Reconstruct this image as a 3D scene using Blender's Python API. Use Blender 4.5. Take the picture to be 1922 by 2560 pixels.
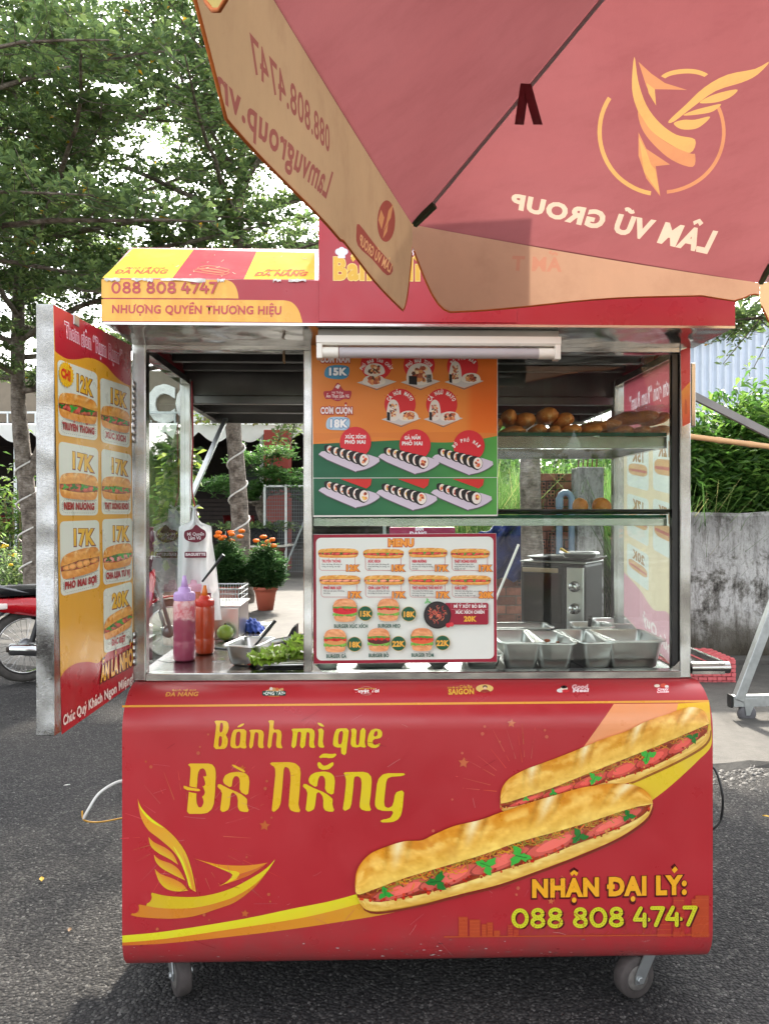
import bpy, bmesh, math, random, unicodedata
import numpy as np
from mathutils import Vector, Matrix, Euler
from mathutils.geometry import delaunay_2d_cdt, tessellate_polygon

random.seed(7)
RNG = np.random.default_rng(11)
SC = bpy.context.scene
for _o in list(bpy.data.objects):
    bpy.data.objects.remove(_o)
COL = SC.collection
R = math.radians

# ------------------------------------------------------------------ camera
CAM_Z = 1.40
FPX = 1909.0            # focal length in pixels of the 1922 x 2560 photograph
cam_data = bpy.data.cameras.new('camera')
cam_data.lens = FPX / 2560 * 36.0
cam_data.sensor_width = 36.0
cam_data.clip_start = 0.02
cam_data.clip_end = 600
cam = bpy.data.objects.new('camera', cam_data)
cam.location = (0, 0, CAM_Z)
cam.rotation_euler = (R(90), 0, 0)
COL.objects.link(cam)
SC.camera = cam

# ------------------------------------------------------------------ sky and sun
SUN_EL, SUN_AZ = R(37), R(6)          # sun behind the cart, a little to the right
world = bpy.data.worlds.new('World')
SC.world = world
world.use_nodes = True
_nt = world.node_tree
for _n in list(_nt.nodes):
    _nt.nodes.remove(_n)
_sky = _nt.nodes.new('ShaderNodeTexSky')
_sky.sky_type = 'NISHITA'
_sky.sun_disc = False
_sky.sun_elevation = SUN_EL
_sky.sun_rotation = SUN_AZ
_sky.air_density = 1.0
_sky.dust_density = 4.0
_sky.ozone_density = 1.0
_bg = _nt.nodes.new('ShaderNodeBackground')
_bg.inputs['Strength'].default_value = 0.15
_wo = _nt.nodes.new('ShaderNodeOutputWorld')
_hs = _nt.nodes.new('ShaderNodeHueSaturation')          # hazy, whitish sky
_hs.inputs['Saturation'].default_value = 0.22
_nt.links.new(_sky.outputs[0], _hs.inputs['Color'])
_nt.links.new(_hs.outputs[0], _bg.inputs[0])
_nt.links.new(_bg.outputs[0], _wo.inputs[0])
sun_data = bpy.data.lights.new('sun', 'SUN')
sun_data.energy = 2.0
sun_data.angle = R(1.2)
sun_data.color = (1.0, 0.91, 0.77)
sun = bpy.data.objects.new('sun', sun_data)
_sd = Vector((math.sin(SUN_AZ) * math.cos(SUN_EL), math.cos(SUN_AZ) * math.cos(SUN_EL), math.sin(SUN_EL)))
sun.rotation_euler = _sd.to_track_quat('Z', 'Y').to_euler()
sun.location = (0, 0, 30)
COL.objects.link(sun)
SC.view_settings.view_transform = 'Standard'
SC.view_settings.look = 'None'
SC.view_settings.exposure = 2.5
SC.view_settings.gamma = 1.0
SC.view_settings.use_curve_mapping = False
SC.cycles.max_bounces = 12
SC.cycles.transparent_max_bounces = 32
SC.cycles.diffuse_bounces = 5
SC.cycles.glossy_bounces = 6
SC.cycles.transmission_bounces = 8
SC.cycles.caustics_reflective = False
SC.cycles.caustics_refractive = False

# ------------------------------------------------------------------ materials
def lin(v):
    v = v / 255.0
    return v / 12.92 if v <= 0.04045 else ((v + 0.055) / 1.055) ** 2.4

def rgb(r, g, b):
    return (lin(r), lin(g), lin(b))

def lin_arr(a):
    a = np.clip(np.asarray(a, float) / 255.0, 0, 1)
    return np.where(a <= 0.04045, a / 12.92, ((a + 0.055) / 1.055) ** 2.4)

class NT:
    """small wrapper for building a node material"""
    def __init__(s, name):
        s.m = bpy.data.materials.new(name)
        s.m.use_nodes = True
        s.t = s.m.node_tree
        s.p = s.t.nodes['Principled BSDF']
        s.out = s.t.nodes['Material Output']
    def n(s, kind, **kw):
        nd = s.t.nodes.new('ShaderNode' + kind)
        for k, v in kw.items():
            if k in nd.inputs:
                nd.inputs[k].default_value = v
            else:
                setattr(nd, k, v)
        return nd
    def l(s, a, b):
        s.t.links.new(a, b)
    def coord(s, kind='Object', scale=(1, 1, 1)):
        tc = s.n('TexCoord')
        mp = s.n('Mapping')
        mp.inputs['Scale'].default_value = scale
        s.l(tc.outputs[kind], mp.inputs[0])
        return mp.outputs[0]
    def noise(s, vec, scale, detail=4, rough=0.55, dist=0.0):
        nd = s.n('TexNoise')
        nd.inputs['Scale'].default_value = scale
        nd.inputs['Detail'].default_value = detail
        nd.inputs['Roughness'].default_value = rough
        nd.inputs['Distortion'].default_value = dist
        s.l(vec, nd.inputs['Vector'])
        return nd.outputs['Fac']
    def ramp(s, fac, stops):
        nd = s.n('ValToRGB')
        cr = nd.color_ramp
        while len(cr.elements) < len(stops):
            cr.elements.new(0.5)
        for e, (p, c) in zip(cr.elements, stops):
            e.position = p
            e.color = (c[0], c[1], c[2], 1) if hasattr(c, '__len__') else (c, c, c, 1)
        s.l(fac, nd.inputs[0])
        return nd.outputs[0]
    def mix(s, fac, a, b, mode='MIX'):
        nd = s.n('MixRGB')
        nd.blend_type = mode
        for sock, v in ((nd.inputs[0], fac), (nd.inputs[1], a), (nd.inputs[2], b)):
            if hasattr(v, 'is_output'):
                s.l(v, sock)
            elif hasattr(v, '__len__'):
                sock.default_value = (v[0], v[1], v[2], 1)
            else:
                sock.default_value = v
        return nd.outputs[0]
    def math(s, op, a, b=0.0):
        nd = s.n('Math')
        nd.operation = op
        for sock, v in ((nd.inputs[0], a), (nd.inputs[1], b)):
            if hasattr(v, 'is_output'):
                s.l(v, sock)
            else:
                sock.default_value = v
        return nd.outputs[0]
    def bump(s, h, strength=0.3, dist=0.01):
        nd = s.n('Bump')
        nd.inputs['Strength'].default_value = strength
        nd.inputs['Distance'].default_value = dist
        s.l(h, nd.inputs['Height'])
        s.l(nd.outputs[0], s.p.inputs['Normal'])
        return nd

MATS = {}

def simple(name, col, rough=0.5, metal=0.0, var=0.15, vscale=6, bump=0.0, bscale=60, bdist=0.004, spec=0.5, coat=0.0):
    """plain surface with mottled colour and fine relief"""
    if name in MATS:
        return MATS[name]
    k = NT(name)
    v = k.coord()
    f = k.noise(v, vscale, 5)
    lo = tuple(c * (1 - var) for c in col)
    hi = tuple(min(1, c * (1 + var)) for c in col)
    k.l(k.ramp(f, [(0.3, lo), (0.7, hi)]), k.p.inputs['Base Color'])
    if metal > 0.5:
        k.p.inputs['Roughness'].default_value = rough
    else:
        k.l(k.ramp(k.noise(v, vscale * 4, 3), [(0.3, max(0, rough - 0.08)), (0.7, min(1, rough + 0.08))]), k.p.inputs['Roughness'])
    k.p.inputs['Metallic'].default_value = metal
    k.p.inputs['Specular IOR Level'].default_value = spec
    if coat:
        k.p.inputs['Coat Weight'].default_value = coat
        k.p.inputs['Coat Roughness'].default_value = 0.1
    if bump:
        k.bump(k.noise(v, bscale, 5), bump, bdist)
    MATS[name] = k.m
    return k.m

def steel(name, tint=(0.60, 0.59, 0.57), rough=0.2, wave=0.25, wscale=4.0, wdist=0.004):
    if name in MATS:
        return MATS[name]
    k = NT(name)
    v = k.coord()
    k.p.inputs['Metallic'].default_value = 1.0
    sm = k.noise(v, 9, 6, 0.65)
    k.l(k.ramp(sm, [(0.25, tuple(c * 0.80 for c in tint)), (0.75, tint)]), k.p.inputs['Base Color'])
    k.p.inputs['Roughness'].default_value = rough
    w = k.noise(v, wscale, 2, 0.4)
    vs = k.coord(scale=(1, 1, 14))
    sc = k.noise(vs, 160, 2)
    h = k.math('ADD', w, k.math('MULTIPLY', sc, 0.006))
    k.bump(h, wave, wdist * 10)
    MATS[name] = k.m
    return k.m

def glass_pane(name, tint=(0.93, 0.97, 0.95), veil=0.0, ior=1.5, veilcol=(0.8, 0.82, 0.82)):
    if name in MATS:
        return MATS[name]
    k = NT(name)
    k.t.nodes.remove(k.p)
    tr = k.n('BsdfTransparent')
    tr.inputs[0].default_value = (*tint, 1)
    gl = k.n('BsdfGlossy')
    gl.inputs['Roughness'].default_value = 0.02
    fr = k.n('Fresnel')
    fr.inputs['IOR'].default_value = ior
    mx = k.n('MixShader')
    gm = k.n('NewGeometry')       # only the face towards the viewer mirrors: the far face of a thin pane would reflect totally
    k.l(k.math('MULTIPLY', fr.outputs[0], k.math('SUBTRACT', 1.0, gm.outputs['Backfacing'])), mx.inputs[0]); k.l(tr.outputs[0], mx.inputs[1]); k.l(gl.outputs[0], mx.inputs[2])
    last = mx.outputs[0]
    # dust, streaks and finger marks on the pane
    v = k.coord(scale=(1, 1, 0.25))
    f = k.ramp(k.noise(v, 18, 6, 0.65), [(0.50, 0.0), (0.90, 0.05)])
    f2 = k.math('ADD', f, veil)
    df = k.n('BsdfDiffuse')
    df.inputs[0].default_value = (*veilcol, 1)
    tl = k.n('BsdfTranslucent')
    tl.inputs[0].default_value = (*veilcol, 1)
    dm = k.n('MixShader')
    dm.inputs[0].default_value = 0.5
    k.l(df.outputs[0], dm.inputs[1]); k.l(tl.outputs[0], dm.inputs[2])
    m2 = k.n('MixShader')
    k.l(f2, m2.inputs[0]); k.l(last, m2.inputs[1]); k.l(dm.outputs[0], m2.inputs[2])
    k.l(m2.outputs[0], k.out.inputs[0])
    MATS[name] = k.m
    return k.m

def attr_mat(name, rough=0.35, translucent=0.0, wear=0.0, spec=0.4, bump=0.0, dirt=(0.25, 0.2, 0.18), sheen_var=0.0, tcol=1.0):
    """colour from the mesh's own colour attribute (flat print, leaf-to-leaf variation)"""
    if name in MATS:
        return MATS[name]
    k = NT(name)
    a = k.n('Attribute')
    a.attribute_name = 'Col'
    c = a.outputs['Color']
    v = k.coord()
    if wear:
        w = k.ramp(k.noise(v, 7, 8, 0.72), [(0.52, 0.0), (0.85, wear)])
        c = k.mix(w, c, dirt)
    if sheen_var:
        c = k.mix(k.ramp(k.noise(v, 3.0, 4), [(0.3, 0.0), (0.75, sheen_var)]), c, (0.02, 0.02, 0.02))
    k.l(c, k.p.inputs['Base Color'])
    k.l(k.ramp(k.noise(v, 14, 5, 0.6), [(0.3, max(0.02, rough - 0.1)), (0.7, min(1, rough + 0.1))]), k.p.inputs['Roughness'])
    k.p.inputs['Specular IOR Level'].default_value = spec
    if bump:
        k.bump(k.noise(v, 120, 4), bump, 0.002)
    if translucent:
        tl = k.n('BsdfTranslucent')
        if tcol != 1.0:
            k.l(k.mix(1.0, c, tcol, 'MULTIPLY'), tl.inputs[0])
        else:
            k.l(c, tl.inputs[0])
        mx = k.n('MixShader')
        mx.inputs[0].default_value = translucent
        k.l(k.p.outputs[0], mx.inputs[1]); k.l(tl.outputs[0], mx.inputs[2])
        k.l(mx.outputs[0], k.out.inputs[0])
    MATS[name] = k.m
    return k.m

# ------------------------------------------------------------------ objects
def tag(o, label=None, cat=None, group=None, kind=None):
    if label: o['label'] = label
    if cat: o['category'] = cat
    if group: o['group'] = group
    if kind: o['kind'] = kind
    return o

def thing(name, label, cat, loc=(0, 0, 0), rotz=0.0, group=None):
    o = bpy.data.objects.new(name, None)
    o.empty_display_size = 0.1
    COL.objects.link(o)
    o.location = loc
    o.rotation_euler = (0, 0, rotz)
    return tag(o, label, cat, group)

def copy_tree(o, parent=None):
    c = o.copy()
    COL.objects.link(c)
    c.parent = parent
    for ch in [x for x in bpy.data.objects if x.parent == o]:
        copy_tree(ch, c)
    return c

class MB:
    """collects simple solids in one mesh"""
    def __init__(s):
        s.v = []; s.f = []; s.mi = []; s.sm = []
    def add(s, verts, faces, mi=0, smooth=False):
        b = len(s.v)
        s.v += [tuple(p) for p in verts]
        for f in faces:
            s.f.append([i + b for i in f]); s.mi.append(mi); s.sm.append(smooth)
        return s
    def box(s, x0, y0, z0, x1, y1, z1, mi=0, bev=0.0):
        if bev > 0:
            e = min(bev, abs(x1 - x0) * .45, abs(y1 - y0) * .45, abs(z1 - z0) * .45)
            xs = (x0, x1); ys = (y0, y1); zs = (z0, z1)
            bm = bmesh.new()
            vv = [bm.verts.new((xs[i], ys[j], zs[k_])) for i in (0, 1) for j in (0, 1) for k_ in (0, 1)]
            for q in ((0, 1, 3, 2), (4, 6, 7, 5), (0, 4, 5, 1), (2, 3, 7, 6), (0, 2, 6, 4), (1, 5, 7, 3)):
                bm.faces.new([vv[i] for i in q])
            bmesh.ops.bevel(bm, geom=bm.edges[:], offset=e, segments=2, affect='EDGES', profile=0.6)
            bm.verts.index_update()
            s.add([v.co[:] for v in bm.verts], [[v.index for v in f.verts] for f in bm.faces], mi)
            bm.free()
            return s
        v = [(x0, y0, z0), (x1, y0, z0), (x1, y1, z0), (x0, y1, z0), (x0, y0, z1), (x1, y0, z1), (x1, y1, z1), (x0, y1, z1)]
        return s.add(v, [(3, 2, 1, 0), (4, 5, 6, 7), (0, 1, 5, 4), (1, 2, 6, 5), (2, 3, 7, 6), (3, 0, 4, 7)], mi)
    def obox(s, p, q, w, h, mi=0, up=(0, 0, 1)):
        """rectangular bar from p to q"""
        p = Vector(p); q = Vector(q); d = (q - p).normalized(); u = Vector(up)
        if abs(d.dot(u)) > 0.98: u = Vector((1, 0, 0))
        sx = d.cross(u).normalized() * (w / 2); sz = sx.cross(d).normalized() * (h / 2)
        v = [p - sx - sz, p + sx - sz, p + sx + sz, p - sx + sz, q - sx - sz, q + sx - sz, q + sx + sz, q - sx + sz]
        return s.add(v, [(3, 2, 1, 0), (4, 5, 6, 7), (0, 1, 5, 4), (1, 2, 6, 5), (2, 3, 7, 6), (3, 0, 4, 7)], mi)
    def tube(s, pts, rad, n=10, mi=0, cap=True, smooth=True):
        """round tube along a polyline; rad a number or a list"""
        pts = [Vector(p) for p in pts]
        m = len(pts)
        rr = [rad] * m if not hasattr(rad, '__len__') else rad
        rings = []
        ref = None
        for i, p in enumerate(pts):
            d = (pts[min(i + 1, m - 1)] - pts[max(i - 1, 0)])
            d = d.normalized() if d.length > 1e-9 else Vector((0, 0, 1))
            if ref is None:
                ref = Vector((0, 0, 1)) if abs(d.z) < 0.9 else Vector((1, 0, 0))
            a = d.cross(ref)
            if a.length < 1e-6: a = d.orthogonal()
            a.normalize(); b = d.cross(a).normalized()
            ref = a.cross(d)
            rings.append([p + (a * math.cos(2 * math.pi * k / n) + b * math.sin(2 * math.pi * k / n)) * rr[i] for k in range(n)])
        v = [q for r_ in rings for q in r_]
        f = []
        for i in range(m - 1):
            for k in range(n):
                f.append((i * n + k, i * n + (k + 1) % n, (i + 1) * n + (k + 1) % n, (i + 1) * n + k))
        s.add(v, f, mi, smooth)
        if cap:
            s.add(rings[0], [list(range(n))[::-1]], mi); s.add(rings[-1], [list(range(n))], mi)
        return s
    def lathe(s, prof, n=20, mi=0, c=(0, 0, 0), axis='z', smooth=True, sx=1.0, sy=1.0, noise=None, cap=True):
        """profile of (radius, height) turned about an axis"""
        v = []
        for (r_, h) in prof:
            for k in range(n):
                a = 2 * math.pi * k / n
                rr = r_ * (noise(k, h) if noise else 1)
                x, y, z = rr * math.cos(a) * sx, rr * math.sin(a) * sy, h
                if axis == 'x': x, y, z = z, x, y
                elif axis == 'y': x, y, z = x, z, y
                v.append((c[0] + x, c[1] + y, c[2] + z))
        f = []
        for i in range(len(prof) - 1):
            for k in range(n):
                f.append((i * n + k, i * n + (k + 1) % n, (i + 1) * n + (k + 1) % n, (i + 1) * n + k))
        if cap and prof[0][0] > 1e-6: f.append(list(range(n))[::-1])
        if cap and prof[-1][0] > 1e-6: f.append([(len(prof) - 1) * n + k for k in range(n)])
        return s.add(v, f, mi, smooth)
    def prism(s, poly, a0, a1, axis='x', mi=0, smooth=False):
        """2-D outline pushed along an axis"""
        def P(u, w, t):
            return (t, u, w) if axis == 'x' else ((u, t, w) if axis == 'y' else (u, w, t))
        n = len(poly)
        v = [P(u, w, a0) for u, w in poly] + [P(u, w, a1) for u, w in poly]
        f = [(i, (i + 1) % n, n + (i + 1) % n, n + i) for i in range(n)]
        s.add(v, f, mi, smooth)
        tri = tessellate_polygon([[Vector((u, w, 0)) for u, w in poly]])
        s.add(v[:n], [t[::-1] for t in tri], mi); s.add(v[n:], tri, mi)
        return s
    def grid(s, pts, mi=0, smooth=True, closed=False):
        """pts: rows x cols of points"""
        r_ = len(pts); c_ = len(pts[0])
        f = []
        for i in range(r_ - 1):
            for j in range(c_ - (0 if closed else 1)):
                f.append((i * c_ + j, i * c_ + (j + 1) % c_, (i + 1) * c_ + (j + 1) % c_, (i + 1) * c_ + j))
        return s.add([p for row in pts for p in row], f, mi, smooth)
    def xform(s, M_):
        s.v = [tuple(M_ @ Vector(p)) for p in s.v]
        return s
    def mesh(s, name, mats, recalc=True):
        me = bpy.data.meshes.new(name)
        me.from_pydata(s.v, [], s.f)
        for m in (mats if isinstance(mats, (list, tuple)) else [mats]):
            me.materials.append(m)
        me.polygons.foreach_set('material_index', s.mi)
        me.polygons.foreach_set('use_smooth', s.sm)
        if recalc:
            bm = bmesh.new(); bm.from_mesh(me)
            bmesh.ops.recalc_face_normals(bm, faces=bm.faces[:])
            bm.to_mesh(me); bm.free()
        me.update()
        return me
    def build(s, name, mats, parent=None, loc=None, rot=None, recalc=True, bevel=0.0, solid=0.0, sub=0):
        o = bpy.data.objects.new(name, s.mesh(name, mats, recalc))
        COL.objects.link(o)
        o.parent = parent
        if loc: o.location = loc
        if rot: o.rotation_euler = rot
        if solid:
            md = o.modifiers.new('solid', 'SOLIDIFY'); md.thickness = solid; md.offset = 0
        if bevel:
            md = o.modifiers.new('bevel', 'BEVEL'); md.width = bevel; md.segments = 2; md.limit_method = 'ANGLE'
        if sub:
            md = o.modifiers.new('sub', 'SUBSURF'); md.levels = sub; md.render_levels = sub
        return o

def mesh_np(name, verts, faces, mats, cols=None, mi=None, smooth=False):
    """fast mesh from arrays; faces (M,3) or (M,4); cols per vertex (linear)"""
    me = bpy.data.meshes.new(name)
    verts = np.asarray(verts, np.float32); faces = np.asarray(faces, np.int32)
    k = faces.shape[1]
    me.vertices.add(len(verts)); me.vertices.foreach_set('co', verts.ravel())
    me.loops.add(faces.size); me.loops.foreach_set('vertex_index', faces.ravel())
    me.polygons.add(len(faces))
    me.polygons.foreach_set('loop_start', np.arange(0, faces.size, k, dtype=np.int32))
    me.polygons.foreach_set('loop_total', np.full(len(faces), k, np.int32))
    if smooth: me.polygons.foreach_set('use_smooth', np.ones(len(faces), bool))
    for m in (mats if isinstance(mats, (list, tuple)) else [mats]):
        me.materials.append(m)
    if mi is not None: me.polygons.foreach_set('material_index', np.asarray(mi, np.int32))
    me.update(calc_edges=True)
    if cols is not None:
        at = me.color_attributes.new('Col', 'FLOAT_COLOR', 'POINT')
        c4 = np.ones((len(verts), 4), np.float32); c4[:, :3] = cols
        at.data.foreach_set('color', c4.ravel())
    return me

def obj_np(name, verts, faces, mats, cols=None, parent=None, mi=None, smooth=False):
    o = bpy.data.objects.new(name, mesh_np(name, verts, faces, mats, cols, mi, smooth))
    COL.objects.link(o); o.parent = parent
    return o

def W(px, py, d):
    """point at depth d behind a pixel of the photograph (used to measure positions)"""
    return Vector(((px - 961) / FPX * d, d, CAM_Z - (py - 1280) / FPX * d))

def G(px, py, z=0.0):
    """point on the ground seen at a pixel"""
    d = (CAM_Z - z) * FPX / (py - 1280)
    return W(px, py, d)

def crop(ox, oy, s):
    return lambda pts: [(ox + x / s, oy + y / s) for x, y in pts]

# value noise for colour variation
_perm = RNG.random((64, 64))
def vnoise(x, y):
    x = np.asarray(x, float); y = np.asarray(y, float)
    xi = np.floor(x).astype(int); yi = np.floor(y).astype(int)
    fx = x - xi; fy = y - yi
    fx = fx * fx * (3 - 2 * fx); fy = fy * fy * (3 - 2 * fy)
    g = lambda a, b: _perm[a % 64, b % 64]
    return (g(xi, yi) * (1 - fx) + g(xi + 1, yi) * fx) * (1 - fy) + (g(xi, yi + 1) * (1 - fx) + g(xi + 1, yi + 1) * fx) * fy
def fbm(x, y, o=4):
    t = 0; a = 0.5; n = 0
    for i in range(o):
        t = t + a * vnoise(x * 2 ** i + 17 * i, y * 2 ** i + 9 * i); n += a; a *= 0.5
    return t / n

def spline(pts, n=8, closed=False):
    """Catmull-Rom through points"""
    P_ = [np.array(p, float) for p in pts]
    m = len(P_)
    out = []
    for i in range(m if closed else m - 1):
        if closed: a, b, c, d = P_[(i - 1) % m], P_[i], P_[(i + 1) % m], P_[(i + 2) % m]
        else: a, b, c, d = P_[max(i - 1, 0)], P_[i], P_[i + 1], P_[min(i + 2, m - 1)]
        for k in range(n):
            t = k / n
            out.append(0.5 * ((2 * b) + (-a + c) * t + (2 * a - 5 * b + 4 * c - d) * t * t + (-a + 3 * b - 3 * c + d) * t ** 3))
    if not closed: out.append(P_[-1])
    return [tuple(p) for p in out]

def resample(pts, n):
    p = np.asarray(pts, float)
    s = np.concatenate([[0], np.cumsum(np.linalg.norm(np.diff(p, axis=0), axis=1))])
    t = np.linspace(0, s[-1], n)
    return np.stack([np.interp(t, s, p[:, k]) for k in range(p.shape[1])], 1)
# ------------------------------------------------------------------ lettering
_gc = {}
def _glyph(ch, bold):
    k = (ch, bold)
    if k in _gc: return _gc[k]
    def msh(s_, off):
        cu = bpy.data.curves.new('t', 'FONT'); cu.body = s_; cu.resolution_u = 3
        cu.offset = off
        ob = bpy.data.objects.new('t', cu)
        me = bpy.data.meshes.new_from_object(ob)
        v = np.array([q.co[:2] for q in me.vertices]) if len(me.vertices) else np.zeros((0, 2))
        f = []
        for p in me.polygons:
            q = list(p.vertices)
            for i in range(1, len(q) - 1): f.append((q[0], q[i], q[i + 1]))
        bpy.data.objects.remove(ob); bpy.data.curves.remove(cu); bpy.data.meshes.remove(me)
        return v, np.array(f, int).reshape(-1, 3)
    v, f = msh(ch, bold) if ch != ' ' else (np.zeros((0, 2)), np.zeros((0, 3), int))
    a = msh(ch + 'I', 0)[0][:, 0].max() - msh('I', 0)[0][:, 0].max()
    _gc[k] = (v, f, a)
    return _gc[k]

def _stroke(pts, w):
    """flat ribbon outline of a stroke"""
    p = np.asarray(pts, float); d = np.gradient(p, axis=0)
    d /= np.linalg.norm(d, axis=1)[:, None] + 1e-9
    n = np.stack([-d[:, 1], d[:, 0]], 1) * w / 2
    v = np.concatenate([p + n, p - n]); m = len(p)
    f = []
    for i in range(m - 1): f += [(i, i + 1, m + i + 1), (i, m + i + 1, m + i)]
    return v, np.array(f)

def _disc(cx, cy, r, n=12, ry=None):
    a = np.arange(n) * 2 * np.pi / n
    v = np.stack([cx + r * np.cos(a), cy + (ry or r) * np.sin(a)], 1)
    return v, np.array([(0, i, i + 1) for i in range(1, n - 1)])

def lettering(s, bold=0.0, track=0.0, shear=0.0):
    """list of (verts, tris) pieces, baseline 0, capitals 0.682 high; Vietnamese marks are drawn as strokes"""
    out = []; x = 0.0; th = 0.075 + 2 * bold
    for ch in unicodedata.normalize('NFC', s):
        dec = unicodedata.normalize('NFD', ch); base = dec[0]; marks = dec[1:]; bar = None
        if ch == 'Đ': base, bar = 'D', 'U'
        if ch == 'đ': base, bar = 'd', 'L'
        b2 = 'ı' if (base == 'i' and any(m in marks for m in '\u0300\u0301\u0302\u0303\u0309')) else base
        if b2 == 'ı':
            v, f, a = _glyph('i', bold)
            v2 = v.copy(); v2[:, 1] = np.minimum(v2[:, 1], 0.458 + bold); v = v2
        else:
            v, f, a = _glyph(base, bold)
        if len(v): out.append((v + [x, 0], f))
        if len(v):
            cx = x + (v[:, 0].min() + v[:, 0].max()) / 2; up = base.isupper()
            xr = x + v[:, 0].max(); top = (0.70 if up else 0.48) + bold
            if bar == 'U': out.append(_stroke([(x - 0.005 - bold, 0.34), (x + 0.30, 0.34)], th))
            if bar == 'L': out.append(_stroke([(xr - 0.26, 0.58), (xr + 0.05, 0.58)], th * .8))
            lift = top + 0.03 + th * .5; sx = 0
            if '\u0302' in marks:
                out.append(_stroke([(cx - .15, lift), (cx, lift + .11), (cx + .15, lift)], th * .85)); lift += .02; sx = .2
            if '\u0306' in marks:
                t = np.linspace(0, np.pi, 9)
                out.append(_stroke(np.stack([cx - .15 * np.cos(t), lift + .1 - .1 * np.sin(t)], 1), th * .85)); lift += .17
            if '\u0301' in marks: out.append(_stroke([(cx - .05 + sx, lift), (cx + .12 + sx, lift + .14)], th))
            if '\u0300' in marks: out.append(_stroke([(cx + .05 - sx * 0 + sx, lift), (cx - .12 + sx, lift + .14)], th))
            if '\u0303' in marks:
                t = np.linspace(-1, 1, 11)
                out.append(_stroke(np.stack([cx + .17 * t, lift + .06 + .04 * np.sin(t * np.pi)], 1), th * .85))
            if '\u0309' in marks:
                t = np.linspace(-.6 * np.pi, .8 * np.pi, 8)[::-1]
                out.append(_stroke(np.stack([cx + sx + .06 * np.cos(t), lift + .1 + .05 * np.sin(t)], 1), th * .7))
            if '\u0323' in marks: out.append(_disc(cx, -.12 - bold, .055 + bold))
            if '\u031b' in marks: out.append(_stroke([(xr - .05, top - .05), (xr + .03, top - .02), (xr + .07, top + .06)], th * .75))
        x += a + track + bold * .8
    if shear:
        out = [(np.stack([v[:, 0] + v[:, 1] * shear, v[:, 1]], 1), f) for v, f in out]
    return out, x

# ------------------------------------------------------------------ flat print on a surface
class Plane:
    """plane in the frame of an object, hit from pixels of the photograph"""
    def __init__(s, frame, p, n):
        s.inv = np.array(frame.inverted()); s.p = np.array(p, float); s.n = np.array(n, float) / np.linalg.norm(n)
        s.o = (s.inv @ np.array([0, 0, CAM_Z, 1]))[:3]
    def ray(s, pts):
        pts = np.asarray(pts, float).reshape(-1, 2)
        d = np.stack([(pts[:, 0] - 961) / FPX, np.ones(len(pts)), -(pts[:, 1] - 1280) / FPX], 1)
        return d @ s.inv[:3, :3].T
    def __call__(s, pts):
        d = s.ray(pts)
        t = ((s.p - s.o) @ s.n) / (d @ s.n)
        return s.o + d * t[:, None], np.tile(s.n, (len(d), 1))

class Profile(Plane):
    """surface extruded along local x from a (y, z) profile"""
    def __init__(s, frame, prof):
        super().__init__(frame, (0, 0, 0), (0, -1, 0)); s.prof = np.array(prof, float)
    def __call__(s, pts):
        d = s.ray(pts); best = np.full(len(d), 1e9); nor = np.zeros((len(d), 3))
        for i in range(len(s.prof) - 1):
            a, b = s.prof[i], s.prof[i + 1]; e = b - a
            n = np.array([0, -e[1], e[0]]); n /= np.linalg.norm(n)
            if n[1] > 0: n = -n
            p0 = np.array([0, a[0], a[1]])
            t = ((p0 - s.o) @ n) / (d @ n + 1e-12)
            h = s.o + d * t[:, None]
            k = ((h[:, 1] - a[0]) * e[0] + (h[:, 2] - a[1]) * e[1]) / (e @ e)
            ok = (k > -0.02) & (k < 1.02) & (t > 0) & (t < best)
            best = np.where(ok, t, best); nor[ok] = n
        miss = best > 1e8
        if miss.any():
            n = np.array([0, -1, 0]); t = ((np.array([0, s.prof[:, 0].min(), 0]) - s.o) @ n) / (d @ n)
            best = np.where(miss, t, best); nor[miss] = n
        return s.o + d * best[:, None], nor

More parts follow.
